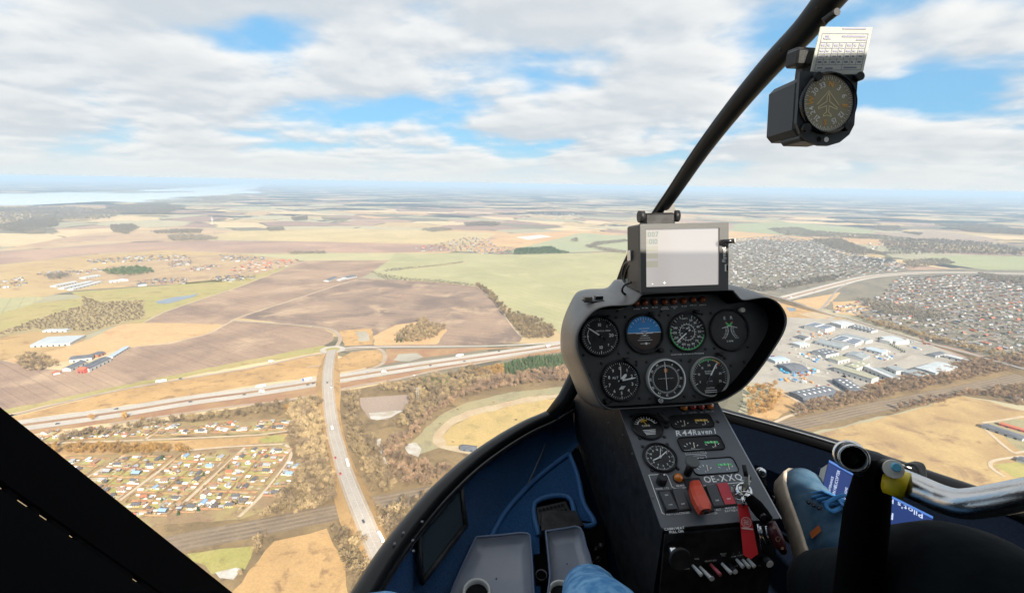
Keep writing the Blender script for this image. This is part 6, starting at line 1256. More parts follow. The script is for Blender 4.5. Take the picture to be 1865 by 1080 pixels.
def rocker(x, y, w_, h_, m_, up, txt, lb):
    u, v = Luv(x, y); f_ = MB().box(L0.p(u, v, 0.0012), L0.x * (w_ / 2 + 0.0025), L0.y * (h_ / 2 + 0.0025), L0.n * 0.0012, bevel=0.0006).build('rocker_switch', BLK, con); f_['label'] = lb
    hi, lo_ = (0.0075, 0.003) if up else (0.003, 0.0075); r = MB(); a = [L0.p(u + sx * w_ / 2, v + h_ / 2 * sy, hh) for sy, hh in ((1, hi), (0, 0.0045), (-1, lo_)) for sx in (-1, 1)]; b = [L0.p(u + sx * w_ / 2, v + h_ / 2 * sy, 0.0015) for sy in (1, -1) for sx in (-1, 1)]
    r.add(a + b, [(0, 1, 3, 2), (2, 3, 5, 4), (0, 1, 7, 6), (4, 5, 9, 8), (0, 2, 4, 8, 6), (1, 3, 5, 9, 7)]); r.build('rocker', m_, f_)
    t_ = MB(); put_text(t_, L0, 'OFF', u, v - h_ * 0.27, 0.0036, 0.0062 if not up else 0.0046, bold=True)
    if txt: put_text(t_, L0, txt, u, v + h_ * 0.27, 0.0034, 0.0062 if up else 0.0048)
    t_.build('switch_lettering', WHT, f_, recalc=False)
rocker(570, 950, 0.017, 0.033, mat('rocker_grey', (0.05, 0.053, 0.06), 0.5), False, 'ON', 'rocker switch at the left end, marked ON and OFF'); rocker(682, 935, 0.017, 0.033, mat('rocker_grey', (0.05, 0.053, 0.06), 0.5), True, '', 'second rocker switch, marked OFF'); rocker(985, 905, 0.017, 0.033, mat('rocker_grey', (0.05, 0.053, 0.06), 0.5), True, '', 'rocker switch right of the red guard'); rocker(1085, 890, 0.018, 0.034, REDK, True, '', 'red rocker switch')
# red switch guard
u, v = Luv(842, 895); g_ = MB().box(L0.p(u, v, 0.002), L0.x * 0.014, L0.y * 0.030, L0.n * 0.002, bevel=0.001).build('guarded_switch', BLK, con)
gd = MB(); uT = Luv(815, 790); uB = Luv(885, 985); gx = L0.x
rows = []
for x_, y_, hw, hh in ((1266, 876, 0.0095, 0.012), (1269, 886, 0.0115, 0.020), (1275, 902, 0.013, 0.026), (1283, 919, 0.0125, 0.029), (1286, 928, 0.009, 0.029)):
    cu, cv = L0.uv(x_, y_, hh - 0.003); rows.append([L0.p(cu - hw * 0.9, cv, hh - 0.016), L0.p(cu - hw * 0.9, cv, hh - 0.004), L0.p(cu - hw * 0.55, cv, hh), L0.p(cu + hw * 0.55, cv, hh), L0.p(cu + hw * 0.9, cv, hh - 0.004), L0.p(cu + hw * 0.9, cv, hh - 0.016)])
gd.grid(rows, smooth=False); gd.add(rows[0], [list(range(6))]); gd.add(rows[-1], [list(range(6))]); gd.build('red_guard', REDP, g_)
e_ = rows[-1]; ctr = sum(e_, Vector()) / 6; MB().tube([ctr - L0.y * -0.001, ctr - L0.y * 0.003], 0.0042, 12).build('toggle_tip', BLKG, g_)
# ignition barrel
u, v = Luv(1238, 862); ig = MB().lathe(L0.p(u, v, 0), L0.n, [(0.0145, 0), (0.0145, 0.004), (0.0125, 0.008), (0.0085, 0.009), (0.0085, 0.006)], 24, cap1=True).build('ignition_switch', CHR, con)
# aft face of the pedestal
aftn = -hF; AF = Fr(LO.p(0, -LL, -0.002) + aftn * 0.0005, hR, Z)
q0 = AF.o; fp = MB().box(AF.p(LW / 2, -0.075, 0.002), hR * (LW / 2 - 0.002), AF.y * 0.07, AF.n * 0.002).build('aft_panel', BLK, con)
A0 = Fr(AF.o + AF.n * 0.004, AF.x, AF.y); Z3 = lambda x, y: (1100 + x / 4.908, 860 + y / 4.908); Auv = lambda x, y: A0.uv(*Z3(x, y))
u, v = Auv(600, 655); k_ = MB().tube([A0.p(u, v, 0), A0.p(u, v, 0.022)], 0.0065, 14).build('heat_knob', CHR, con); MB().lathe(A0.p(u + 0.002, v - 0.002, 0.022), A0.n + Z * 0.25, [(0.005, 0), (0.015, 0.003), (0.0165, 0.006), (0.015, 0.010)], 24, cap1=True).build('knob_cap', BLK, k_)
cap = MB()
for x, y, s, sz in ((835, 775, 'VOL', 0.004), (960, 795, 'PILOT ISO', 0.004), (1072, 735, 'MUSIC', 0.0036), (1072, 752, 'VOL', 0.0036), (1163, 762, 'COM', 0.0036), (1218, 752, 'COM', 0.0036), (750, 862, 'GAIN', 0.0036), (1240, 855, 'AUX', 0.0036), (1160, 735, '1', 0.0036), (1212, 728, '2', 0.0036), (1180, 848, 'NAV', 0.0036), (1395, 848, 'TX', 0.0036)):
    u, v = Auv(x, y); put_text(cap, A0, s, u, v, sz, 0.0008)
cap.build('radio_lettering', WHT, con, recalc=False)['kind'] = 'stuff'
for x, y, dx, m_, l in ((800, 835, 0.010, WHT, 0.018), (865, 850, 0.012, WHT, 0.022), (960, 830, 0.010, mat('pink_toggle', (0.6, 0.12, 0.15), 0.4), 0.020), (1060, 825, 0.010, WHT, 0.018), (1190, 790, 0.006, WHT, 0.014), (1245, 795, 0.006, WHT, 0.014), (1290, 790, 0.006, WHT, 0.014)):
    u, v = Auv(x, y); MB().tube([A0.p(u, v, 0), A0.p(u + dx * 0.6, v - 0.003, l)], [0.0022, 0.0032], 10).build('toggle_switch', m_, con)
for x, y in ((935, 905), (1138, 850), (1440, 790)):
    u, v = Auv(x - 12, y - 8); k_ = MB().tube([A0.p(u, v, 0), A0.p(u + 0.002, v, 0.014)], 0.0066 if x > 1400 else 0.0045, 14).build('radio_knob', BLK, con); MB().lathe(A0.p(u + 0.002, v, 0.014), A0.n, [(0.0058 if x > 1400 else 0.004, 0), (0.0058 if x > 1400 else 0.004, 0.001)], 14, cap1=True).build('knob_face', WHT, k_)
# ---------------------------------------------------------------- helicopter cabin
heli = thing('helicopter', (0.3, 0.3, ALT - 1.05), 'cabin of a small helicopter with black window frames and navy carpet, seen from inside', 'helicopter')
FRM = mat('frame_black', (0.005, 0.005, 0.006), 0.3, spec=0.3, bump=0.1, bscale=200)
hp = lambda x, y, z_: onplane(x, y, Vector((0, 0, ALT + z_)), Z)
RZ = -0.55
railL_px = [(1040, 735), (1000, 759), (960, 777), (915, 803), (860, 842), (800, 897), (750, 955), (705, 1016), (668, 1075), (640, 1125), (600, 1200)]
railR_px = [(1260, 735), (1310, 753), (1400, 778), (1470, 798), (1535, 818), (1620, 846), (1700, 874), (1765, 896), (1865, 932), (1960, 970)]
railL = curve_pts([hp(x, y, RZ) for x, y in railL_px], 5); railR = curve_pts([hp(x, y, RZ) for x, y in railR_px], 5)
for nm, rl in (('windshield_rail', railL), ('windshield_rail', railR)):
    MB().tube(rl, 0.015, 12, up=(0, 0, 1), flat=1.25).build(nm, FRM, heli)
# thin bright bead along the right rail, black lip along the left one
bd = MB(); bd.tube([q + Vector((-0.004, -0.013, 0.013)) for q in railR[2:28]], 0.003, 6); bd.build('rail_bead', STL, heli)
bd = MB(); bd.tube([q + Vector((0.012, -0.016, -0.006)) for q in railL], 0.006, 8); bd.build('rail_seal', BLKG, heli)
for q in ((735, 970), (719, 990), (752, 984), (753, 1003), (769, 950)):
    w_ = hp(q[0], q[1], RZ + 0.0165); MB().lathe(w_, Z, [(0.0024, 0), (0.0022, 0.001), (0.0002, 0.0014)], 8).build('rivet', mat('rivet_grey', (0.16, 0.16, 0.17), 0.4, 0.5), heli)
# the strut that ties the rail to the console
MB().tube([P(1005, 756, 1.16), P(1030, 725, 1.16), P(1052, 685, 1.15), P(1075, 650, 1.13)], [0.016, 0.018, 0.02, 0.022], 10).build('nose_strut', FRM, heli)
# footwell walls (carpet) from the rail down to the floor
botL = curve_pts([floor_px(x, y) for x, y in ((1062, 800), (1036, 828), (1008, 848), (970, 880), (923, 931), (892, 985), (862, 1040), (835, 1090), (815, 1130), (800, 1180), (780, 1240))], 5)
rows = []
for k in range(7):
    f_ = k / 6; rows.append([a.lerp(b, f_) + Vector((0, 0, -0.03 * math.sin(f_ * math.pi))) for a, b in zip(railL, botL)])
wl = MB().grid(rows).build('footwell_wall', NAVY, heli)
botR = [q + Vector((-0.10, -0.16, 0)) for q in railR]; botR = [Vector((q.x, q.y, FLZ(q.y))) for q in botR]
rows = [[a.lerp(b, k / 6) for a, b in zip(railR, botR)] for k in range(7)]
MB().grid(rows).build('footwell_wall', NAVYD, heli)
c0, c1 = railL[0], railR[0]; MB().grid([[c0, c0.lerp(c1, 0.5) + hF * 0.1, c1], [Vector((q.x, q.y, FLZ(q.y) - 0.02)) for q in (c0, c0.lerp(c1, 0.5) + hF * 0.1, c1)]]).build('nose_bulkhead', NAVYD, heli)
fpoly = [q - FLn * 0.012 for q in botL[::3]] + [Vector((-0.35, -0.6, FLZ(-0.6) - 0.012)), Vector((0.95, -0.6, FLZ(-0.6) - 0.012))] + [q - Vector((0, 0, 0.012)) for q in botR[::-3]]
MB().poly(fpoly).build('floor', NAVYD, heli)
bel = [Vector((q.x, q.y, FLZ(q.y) - 0.03)) for q in railL[::3]] + [Vector((-0.38, -0.9, FLZ(-0.9) - 0.03)), Vector((0.98, -0.9, FLZ(-0.9) - 0.03))] + [Vector((q.x, q.y, FLZ(q.y) - 0.03)) for q in railR[::-3]]
MB().prism(bel, Vector((0, 0, -0.05))).build('belly_pan', BLKM, heli)
# carpet panel with raised piping
edge = [(1036.6, 826.5), (1008, 847), (970, 878.5), (923, 929), (892, 982), (870, 1020), (845, 1080), (840, 1120), (985, 1120), (981.5, 976), (974, 916), (1033.5, 903.7), (1049, 944.6), (1060, 957), (1077.5, 957), (1082, 948), (1063, 916), (1052, 866)]
cp = MB().prism([floor_px(x, y, -0.006) for x, y in edge], FLn * 0.012).build('carpet_panel', NAVY, heli)
for seq in (edge[0:6], edge[9:18] + edge[0:1]):
    MB().tube(curve_pts([floor_px(x, y, 0.008) for x, y in seq], 4), 0.006, 8).build('piping', PIPE, cp)
MB().tube([floor_px(x, y, 0.03) for x, y in ((1000, 790), (985, 830), (962, 880))], 0.0015, 6).build('wall_seam', mat('seam_thread', (0.12, 0.12, 0.13), 0.6), heli)
# perforated plate and black box under the pedals
pc = [floor_px(*q, 0.004) for q in ((977, 926), (1030, 914), (1044, 945), (981.5, 960))]; pp = MB().prism(pc, FLn * 0.003).build('perforated_plate', BLK, heli)
pr = MB()
for i in range(3):
    for j in range(7):
        a = pc[0].lerp(pc[1], 0.1 + 0.8 * (j + 0.35 * (i % 2)) / 6.5).lerp(pc[3].lerp(pc[2], 0.1 + 0.8 * (j + 0.35 * (i % 2)) / 6.5), 0.2 + 0.3 * i) + FLn * 0.0045; pr.disc(a, Vector((1, 0, 0)), Vector((0, 1, 0.25)), 0.0035, 8)
pr.build('perforation', mat('hole_black', (0.002, 0.002, 0.002), 1.0), pp, recalc=False)['kind'] = 'stuff'
bx_ = [floor_px(*q, 0.0) for q in ((985, 950), (1045, 948), (1062, 975), (985, 985))]; MB().prism(bx_, FLn * 0.03).build('pedal_cover', BLK, heli)
MB().prism([floor_px(*q, -0.004) for q in ((1056, 955), (1098, 960), (1105, 1050), (1075, 1060))], FLn * 0.012).build('pedal_slot', BLKM, heli)
MB().lathe(floor_px(1078, 1012, 0.010), FLn, [(0.016, 0), (0.018, 0.006), (0.015, 0.008)], 20).build('socket_ring', BLKG, heli)
for x, y in ((1086, 1002), (1095, 995), (1090, 1020)): MB().lathe(floor_px(x, y, 0.010), FLn, [(0.006, 0), (0.005, 0.006), (0.001, 0.007)], 10).build('bolt', SCR, heli)
# dark pocket panel on the left wall
qd = [(761, 974.5), (838, 885), (846, 957), (766, 1061)]
def wallpt(x, y):                                                          # on a plane through the carpet wall
    return onplane(x, y, WPo, WPn)
WPo = railL[25].lerp(botL[25], 0.45); WPn = (railL[32] - railL[18]).cross(botL[25] - railL[25]).normalized()
if WPn.dot(CAM - WPo) < 0: WPn = -WPn
WPo = WPo + WPn * 0.012
pk = MB().prism([wallpt(*q) for q in qd], -WPn * 0.004).build('wall_pocket', mat('smoked_panel', (0.035, 0.05, 0.062), 0.25), heli)
fr_ = MB(); cs = [wallpt(*q) for q in qd]
for a, b in zip(cs, cs[1:] + cs[:1]): fr_.tube([a + WPn * 0.002, b + WPn * 0.002], 0.005, 8)
fr_.build('pocket_frame', BLK, pk)
# left door post and door panel, with slits of daylight at the seal
DO = P(215, 907, 0.50); dA, dB = P(0, 735, 0.40), P(430, 1080, 0.60); dx = (dB - dA).normalized(); dn = dx.cross(Vector((0.15, 1, 0.6))).normalized()
dn = (Vector((1, 0.25, 0.35)) - dx * dx.dot(Vector((1, 0.25, 0.35)))).normalized(); dy = dn.cross(dx).normalized()
if dy.z > 0: dy = -dy
DF = Fr(dA, dx, dy)
def dpx(x, y): return onplane(x, y, dA, dn)
s0, s1 = -0.62, 0.75
PW = 0.055
def slab(a0, a1, b0, b1, th, name, m_, par): return MB().box(dA + dx * ((a0 + a1) / 2) + dy * ((b0 + b1) / 2) - dn * th / 2, dx * ((a1 - a0) / 2), dy * ((b1 - b0) / 2), dn * th / 2, bevel=0.003).build(name, m_, par)
slab(s0, s1, 0.0, PW, 0.005, 'door_post', BLKM, heli)
dr = slab(s0, s1, PW + 0.0016, 0.42, 0.004, 'left_door', mat('door_black', (0.0022, 0.0024, 0.003), 0.85, col2=(0.0035, 0.0035, 0.004), scale=12, spec=0.05), heli)
gaps = sorted([((onplane(x, y, dA, dn) - dA).dot(dx), l) for x, y, l in ((17, 866, 0.003), (58, 893, 0.009), (96, 915, 0.007), (143, 954, 0.003), (258, 1026, 0.006), (304, 1057, 0.002))]); a = s0
for g0, l in gaps:
    slab(a, g0 - l / 2, PW - 0.003, PW + 0.0065, 0.008, 'door_seal', BLKM, dr); a = g0 + l / 2
slab(a, s1, PW - 0.003, PW + 0.0065, 0.008, 'door_seal', BLKM, dr)
slab(s0, s1, 0.16, 0.17, 0.012, 'door_trim', mat('trim_grey', (0.016, 0.016, 0.018), 0.4), dr)
# cabin shell that keeps the light out: roof, side walls below and above the windows, bulkhead
LIN = mat('cabin_lining', (0.008, 0.008, 0.009), 0.9, spec=0.05)
C0 = Vector((0.30, 0, ALT)); loc = lambda r_, f_, z_: C0 + hR0 * r_ + hF * f_ + Z * z_
XH = 0.66
MB().box(loc(0, -0.425, 0.36), hR0 * XH, hF * 0.575, Z * 0.03, bevel=0.02).build('roof', LIN, heli)
MB().box(loc(0, -1.0, -0.30), hR0 * XH, hF * 0.03, Z * 0.66).build('rear_bulkhead', LIN, heli)
MB().box(loc(-XH, -0.42, -0.62), hR0 * 0.02, hF * 0.55, Z * 0.40).build('side_wall', LIN, heli)
MB().box(loc(XH, -0.35, -0.66), hR0 * 0.02, hF * 0.60, Z * 0.38).build('right_door', LIN, heli)
MB().box(loc(XH, -0.425, 0.32), hR0 * 0.02, hF * 0.575, Z * 0.05).build('door_header', LIN, heli); MB().box(loc(-XH, -0.425, 0.32), hR0 * 0.02, hF * 0.575, Z * 0.05).build('door_header', LIN, heli)
MB().box(loc(XH, -0.45, 0.0), hR0 * 0.02, hF * 0.06, Z * 0.32).build('door_pillar', LIN, heli); MB().box(loc(-XH, -0.45, 0.0), hR0 * 0.02, hF * 0.06, Z * 0.32).build('door_pillar', LIN, heli)
MB().box(loc(0, -0.42, -0.62), hR0 * (XH - 0.03), hF * 0.45, Z * 0.07, bevel=0.03).build('seat_cushion', BLKM, heli)
for s in (-1, 1): MB().box(loc(s * 0.32, -0.50, -0.25), hR0 * 0.25, hF * 0.05, Z * 0.34, bevel=0.03).build('seat_back', BLKM, heli)
for s in (-1, 1): MB().add([loc(s * XH, -0.39, -0.27), loc(s * XH, 0.42, -0.27), loc(s * XH, 0.42, 0.27), loc(s * XH, -0.39, 0.27)], [(0, 1, 2, 3)]).build('door_window', ACRYL, heli, recalc=False)
# centre bow of the windshield, in the plane of symmetry
SYM = MEDP; 
def sp(x, y): return onplane(x, y, SYM, hR)
bow_px = [(1118, 560), (1130, 520), (1146, 478), (1172, 432), (1204, 383), (1227, 350), (1280, 272), (1340, 194), (1405, 118), (1463, 58), (1510, 0), (1580, -80), (1690, -200)]
bowp = curve_pts([sp(x, y) for x, y in bow_px] + [loc(0.02, 0.13, 0.335)], 4)
nb = len(bowp); MB().tube(bowp, [0.0112 + 0.0044 * min(1, max(0, (i / (nb - 1) - 0.3) / 0.5)) for i in range(nb)], 14, up=hR).build('windshield_bow', mat('bow_black', (0.005, 0.008, 0.012), 0.45, spec=0.25), heli)
ridge = MB(); ridge.tube([q - hR * 0.0098 + Z * 0.003 for q in bowp], 0.0036, 6); ridge.build('bow_flange', FRM, heli)
for x, y in ((1444, 60), (1478, 22), (1412, 96)):
    q = P(x, y, 0.57) - cF * 0.004; q = sp(x + 14, y + 4) - cF * 0.0125 - hR * 0.009; MB().lathe(q, -cF, [(0.0036, 0), (0.0032, 0.003), (0.001, 0.004)], 10).build('bow_screw', SCR, heli)
MB().tube([P(1500, 40, 0.545), P(1518, 26, 0.54), P(1525, 22, 0.535)], 0.004, 8).build('cable_clip', mat('clip_grey', (0.03, 0.03, 0.035), 0.5), heli)
# windshield panes
def pane(rail, sgn, name):
    top0 = bowp[-1]; n = len(rail); S = 12; rows = []
    bl = [bowp[int(k * (len(bowp) - 1) / S)] for k in range(S + 1)]
    for j, b in enumerate(rail):
        t = j / (n - 1); tp = top0.lerp(loc(sgn * XH, 0.44, 0.33), t) + hF * (0.10 * math.sin(t * math.pi)); row = []
        for k in range(S + 1):
            s = k / S; q = b.lerp(tp, s); base0 = rail[0].lerp(top0, s); q += (bl[k] + hF * 0.02 - base0) * ((1 - t) ** 2) * min(1, s * 3)
            q += (hF * 0.20 * (1 - t) * t * 2 + hR0 * sgn * 0.10 * t) * math.sin(s * math.pi); row.append(q)
        rows.append(row)
    MB().grid(rows).build(name, ACRYL, heli, recalc=False)
pane(railL, -1, 'windshield'); pane(railR, 1, 'windshield')

# ---------------------------------------------------------------- navigation display on its bracket
zz = lambda x, y: (1100 + x / 5.685, 370 + y / 5.685)
GO = P(1246, 470, 0.955); GF = Fr(GO, (hR + hF * 0.0).normalized(), hU * math.cos(rad(8)) + hF * math.sin(rad(8)))
cs = [GF.uv(*zz(*q)) for q in ((375, 230), (1280, 187), (1300, 893), (380, 935))]
u0, u1 = (cs[0][0] + cs[3][0]) / 2, (cs[1][0] + cs[2][0]) / 2; v1, v0 = (cs[0][1] + cs[1][1]) / 2, (cs[2][1] + cs[3][1]) / 2
nav = thing('navigation_display', GF.p((u0 + u1) / 2, v0, -0.03), 'grey tablet navigation display whose screen glow stands for reflected sky, mounted above the console', 'display')
GREY = mat('display_casing', (0.055, 0.055, 0.055), 0.5, bump=0.2, bscale=900)
MB().box(GF.p((u0 + u1) / 2, (v0 + v1) / 2, -0.0385), GF.x * (u1 - u0) / 2, GF.y * (v1 - v0) / 2, GF.n * 0.0335, bevel=0.003).build('casing', mat('casing_dark', (0.038, 0.035, 0.032), 0.5), nav)
sc_ = [GF.uv(*zz(*q)) for q in ((428, 283), (1185, 247), (1205, 835), (448, 878))]; su0, su1 = (sc_[0][0] + sc_[3][0]) / 2, (sc_[1][0] + sc_[2][0]) / 2; sv1, sv0 = (sc_[0][1] + sc_[1][1]) / 2, (sc_[2][1] + sc_[3][1]) / 2
fb = MB()
o4 = [(u0, v0), (u1, v0), (u1, v1), (u0, v1)]; i4 = [(su0, sv0), (su1, sv0), (su1, sv1), (su0, sv1)]
fb.add([GF.p(a, b, -0.006) for a, b in o4] + [GF.p(a, b, 0.0) for a, b in o4] + [GF.p(a, b, 0.0) for a, b in i4] + [GF.p(a, b, -0.004) for a, b in i4], [(i, (i + 1) % 4, 4 + (i + 1) % 4, 4 + i) for i in range(4)] + [(4 + i, 4 + (i + 1) % 4, 8 + (i + 1) % 4, 8 + i) for i in range(4)] + [(8 + i, 8 + (i + 1) % 4, 12 + (i + 1) % 4, 12 + i) for i in range(4)])
fb.build('front_bezel', GREY, nav)
SCRN = mat('screen_reflection_glow', (0.12, 0.115, 0.11), 0.10, emit=(0.80, 0.745, 0.71, 0.27), coat=0.6)  # even emission stands in for bright sky reflected on the screen
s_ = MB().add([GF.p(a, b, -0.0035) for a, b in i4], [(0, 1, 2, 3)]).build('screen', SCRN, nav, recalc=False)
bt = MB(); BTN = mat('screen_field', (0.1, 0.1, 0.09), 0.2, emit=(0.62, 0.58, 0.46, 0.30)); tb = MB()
for k, (ya, yb, s) in enumerate(((292, 352, '007'), (366, 428, '010'), (440, 502, ''), (515, 575, ''), (598, 668, ''))):
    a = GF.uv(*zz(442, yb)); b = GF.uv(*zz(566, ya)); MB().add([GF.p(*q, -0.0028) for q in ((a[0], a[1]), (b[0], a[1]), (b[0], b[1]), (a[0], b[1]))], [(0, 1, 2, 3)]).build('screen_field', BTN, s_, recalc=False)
    if s: tb = MB(); put_text(tb, GF, s, (a[0] + b[0]) / 2 + 0.002, (a[1] + b[1]) / 2, 0.0128, -0.0023); tb.build('screen_digits', mat('digit_dark', (0.10, 0.13, 0.15), 0.5), s_, recalc=False)
for ch_, xx, yy in (('-', 508, 830), ('+', 632, 826)): tb = MB(); put_text(tb, GF, ch_, *GF.uv(*zz(xx, yy)), 0.010, -0.0023); tb.build('screen_symbol', mat('digit_light', (0.6, 0.6, 0.55), 0.5, emit=(1, 1, 0.95, 0.6)), s_, recalc=False)
tb = MB(); a = GF.uv(*zz(1240, 530)); put_text(tb, GF, 'FlymapL', *a, 0.0088, 0.0006, ang=rad(90), bold=True, sx=0.92); tb.build('maker_lettering', WHT, nav, recalc=False)
a = GF.uv(*zz(1262, 670)); MB().box(GF.p(*a, 0.0), GF.x * 0.0022, GF.y * 0.0065, GF.n * 0.0012).build('card_slot', WHT, nav); MB().box(GF.p(a[0] + 0.0015, a[1], 0.0006), GF.x * 0.0012, GF.y * 0.0058, GF.n * 0.0012).build('card_slot_mouth', BLKM, nav)
a = GF.uv(*zz(1235, 402)); k_ = MB().tube([GF.p(a[0] - 0.008, a[1], 0.004), GF.p(a[0] + 0.012, a[1] + 0.001, 0.016)], 0.0042, 12).build('tuning_knob', BLKG, nav); MB().tube([GF.p(a[0] + 0.012, a[1] + 0.001, 0.016), GF.p(a[0] + 0.0145, a[1] + 0.001, 0.0175)], 0.0052, 12).build('knob_cap', mat('knob_pale', (0.42, 0.39, 0.34), 0.5), k_)
MB().box(GF.p(u0 - 0.002, v0 + 0.068, -0.05), GF.x * 0.003, GF.y * 0.010, GF.n * 0.008, bevel=0.001).build('side_stud', STL, nav)
# clamp above, tying the display to the bow
cl = MB(); q = GF.p(u0 + 0.050, v1, -0.045); cl.box(q + GF.y * 0.010, GF.x * 0.030, GF.y * 0.012, GF.n * 0.016, bevel=0.004); cl.build('mount_block', BLK, nav)
wg = MB(); b0 = GF.p(u0 + 0.068, v1 + 0.012, -0.035); wg.prism([b0 - GF.x * 0.014, b0 + GF.x * 0.015, b0 + GF.x * 0.012 + GF.y * 0.026, b0 - GF.x * 0.004 + GF.y * 0.022], -GF.n * 0.02); wg.build('mount_wedge', mat('bracket_grey', (0.16, 0.15, 0.14), 0.5), nav)
for s in (-1, 1): q = GF.p(u0 + 0.050 + s * 0.034, v1 + 0.016, -0.04); MB().tube([q - GF.x * 0.004, q + GF.x * 0.006], 0.011, 16).build('thumb_screw', BLK, nav)
# cables looping down on its left
cab = thing('display_cable', P(1140, 520, 1.03), 'black cables looping from the left side of the navigation display to the console', 'cable')
for pts in ([(1150, 475, 1.0), (1138, 482, 1.03), (1133, 505, 1.04), (1142, 518, 1.02), (1152, 522, 1.0)], [(1150, 480, 1.0), (1141, 492, 1.02), (1138, 512, 1.03), (1150, 528, 1.01)], [(1150, 514, 0.99), (1137, 520, 1.0), (1133, 530, 1.0), (1142, 538, 1.0), (1160, 539, 0.99)]):
    MB().tube(curve_pts([P(*q) for q in pts], 6), 0.0022, 8).build('cable', BLKG, cab)
# clip on the shroud's shoulder
ck = P(1081, 547, 0.985); clip = thing('headset_clip', ck, 'small black two-block clip lying on the left shoulder of the console', 'clip')
def zc(x, y): return (1000 + x / 7.717, 420 + y / 7.717)
MB().box(P(*zc(545, 952), 0.985), hR * 0.0075, hF * 0.006, hU * 0.0032, bevel=0.0006).build('block', mat('clip_bronze', (0.09, 0.075, 0.055), 0.4), clip); MB().box(P(*zc(697, 938), 0.995), hR * 0.0075, hF * 0.006, hU * 0.0034, bevel=0.0006).build('block', BLKG, clip); MB().box(P(*zc(620, 985), 0.983), hR * 0.020, hF * 0.010, hU * 0.0012, bevel=0.0006).build('base_plate', BLK, clip)

# ---------------------------------------------------------------- magnetic compass hung from the bow
zk = lambda x, y: (1360 + x / 3.857, y / 3.857)
KO = P(1506.5, 189, 0.52); KF = Fr(KO, hR0, (Z + hF * 0.10).normalized())
KR = abs(KF.uv(*zk(565, 935))[1] - KF.uv(*zk(565, 525))[1]) / 2
comp = thing('magnetic_compass', KF.p(0, -KR * 1.4, -0.02), 'black magnetic compass with round dial hanging from the windshield bow', 'compass')
KB = mat('compass_body', (0.022, 0.028, 0.034), 0.5, bump=0.15, bscale=600)
fl_uv = [(-1.12, 1.06), (1.12, 1.06), (1.12, -0.7), (0.95, -1.05), (0.6, -1.33), (0.2, -1.45), (-0.2, -1.45), (-0.6, -1.33), (-0.95, -1.05), (-1.12, -0.7)]
n = 40; flo = []
ring_o = [KF.p(a * KR, b * KR, 0) for a, b in fl_uv]
MB().prism(ring_o, -KF.n * 0.004).build('front_flange', KB, comp)
dp = 0.055; MB().box(KF.p(-KR * 0.02, -KR * 0.05, -0.004 - dp / 2), KF.x * KR * 1.02, KF.y * KR * 1.02, KF.n * dp / 2, bevel=0.006).build('housing', KB, comp)
MB().box(KF.p(-KR * 0.2, -KR * 1.12, -0.022), KF.x * KR * 0.6, KF.y * KR * 0.16, KF.n * 0.018, bevel=0.003).build('compensator_block', KB, comp)
dl = MB().disc(KF.p(0, 0, 0.0008), KF.x, KF.y, KR * 0.98, 48).build('dial', mat('compass_dial', (0.38, 0.345, 0.24), 0.15, coat=0.5), comp, recalc=False)  # tan base colour stands in for the reflection on the dial glass
MB().lathe(KF.p(0, 0, 0), KF.n, [(KR * 0.97, 0.0010), (KR * 0.98, 0.004), (KR * 1.03, 0.005), (KR * 1.07, 0.003), (KR * 1.09, 0.0002)], 40, xdir=KF.x).build('dial_bezel', BLKG, comp)
def fk(m):
    off = rad(6)
    for k in range(72): tick(m, KF, 0, 0, rad(5 * k) + off, KR * (0.80 if k % 2 == 0 else 0.86), KR * 0.94, 0.0006, 0.0014)
    for k, s in enumerate(('N', '3', '6', 'E', '12', '15', 'S', '21', '24', 'W', '30', '33')):
        a = rad(30 * k) + off; put_text(m, KF, s, math.sin(a) * KR * 0.66, math.cos(a) * KR * 0.66, 0.0075, 0.0014, ang=-a, mi=1 if s in 'NESW' else 0, bold=True)
    body = [(0, 0.34), (-0.05, 0.22), (-0.05, 0.06), (-0.36, -0.14), (-0.36, -0.20), (-0.05, -0.09), (-0.04, -0.30), (-0.15, -0.40), (-0.15, -0.45), (0, -0.41), (0.15, -0.45), (0.15, -0.40), (0.04, -0.30), (0.05, -0.09), (0.36, -0.20), (0.36, -0.14), (0.05, 0.06), (0.05, 0.22), (0, 0.34)]
    line(m, KF, [(a * KR, b * KR) for a, b in body], 0.0008, 0.0014, 2)
    line(m, KF, [(-0.42 * KR, -0.05 * KR), (0, 0.42 * KR), (0.42 * KR, -0.05 * KR)], 0.0007, 0.0014, 2)
marks(dl, fk, (WHT, mat('letter_orange', (0.85, 0.42, 0.05), 0.5), mat('symbol_yellow', (0.78, 0.70, 0.42), 0.5)))
for x, y in ((478, 548), (770, 548), (400, 905), (690, 895)):
    a = KF.uv(*zk(x, y)); s_ = MB().tube([KF.p(*a, 0.0), KF.p(*a, 0.006)], 0.0042, 12).build('corner_screw', SCR, comp)
a = KF.uv(*zk(506, 980)); MB().disc(KF.p(*a, 0.0004), KF.x, KF.y, 0.0026, 12).build('adjuster_hole', mat('hole_black', (0.002, 0.002, 0.002), 1.0), comp, recalc=False)
a = KF.uv(*zk(558, 982)); MB().disc(KF.p(*a, 0.0004), KF.x, KF.y, 0.0026, 12).build('adjuster_screw', WHT, comp, recalc=False)
br = MB().box(P(1457, 108, 0.535), hR0 * 0.010, hF * 0.010, Z * 0.008, bevel=0.002); br.box(P(1459, 96, 0.54), hR0 * 0.010, hF * 0.009, Z * 0.003, bevel=0.001); br.box(P(1466, 124, 0.545), hR0 * 0.006, hF * 0.006, Z * 0.014); br.build('bow_bracket', BLK, comp)
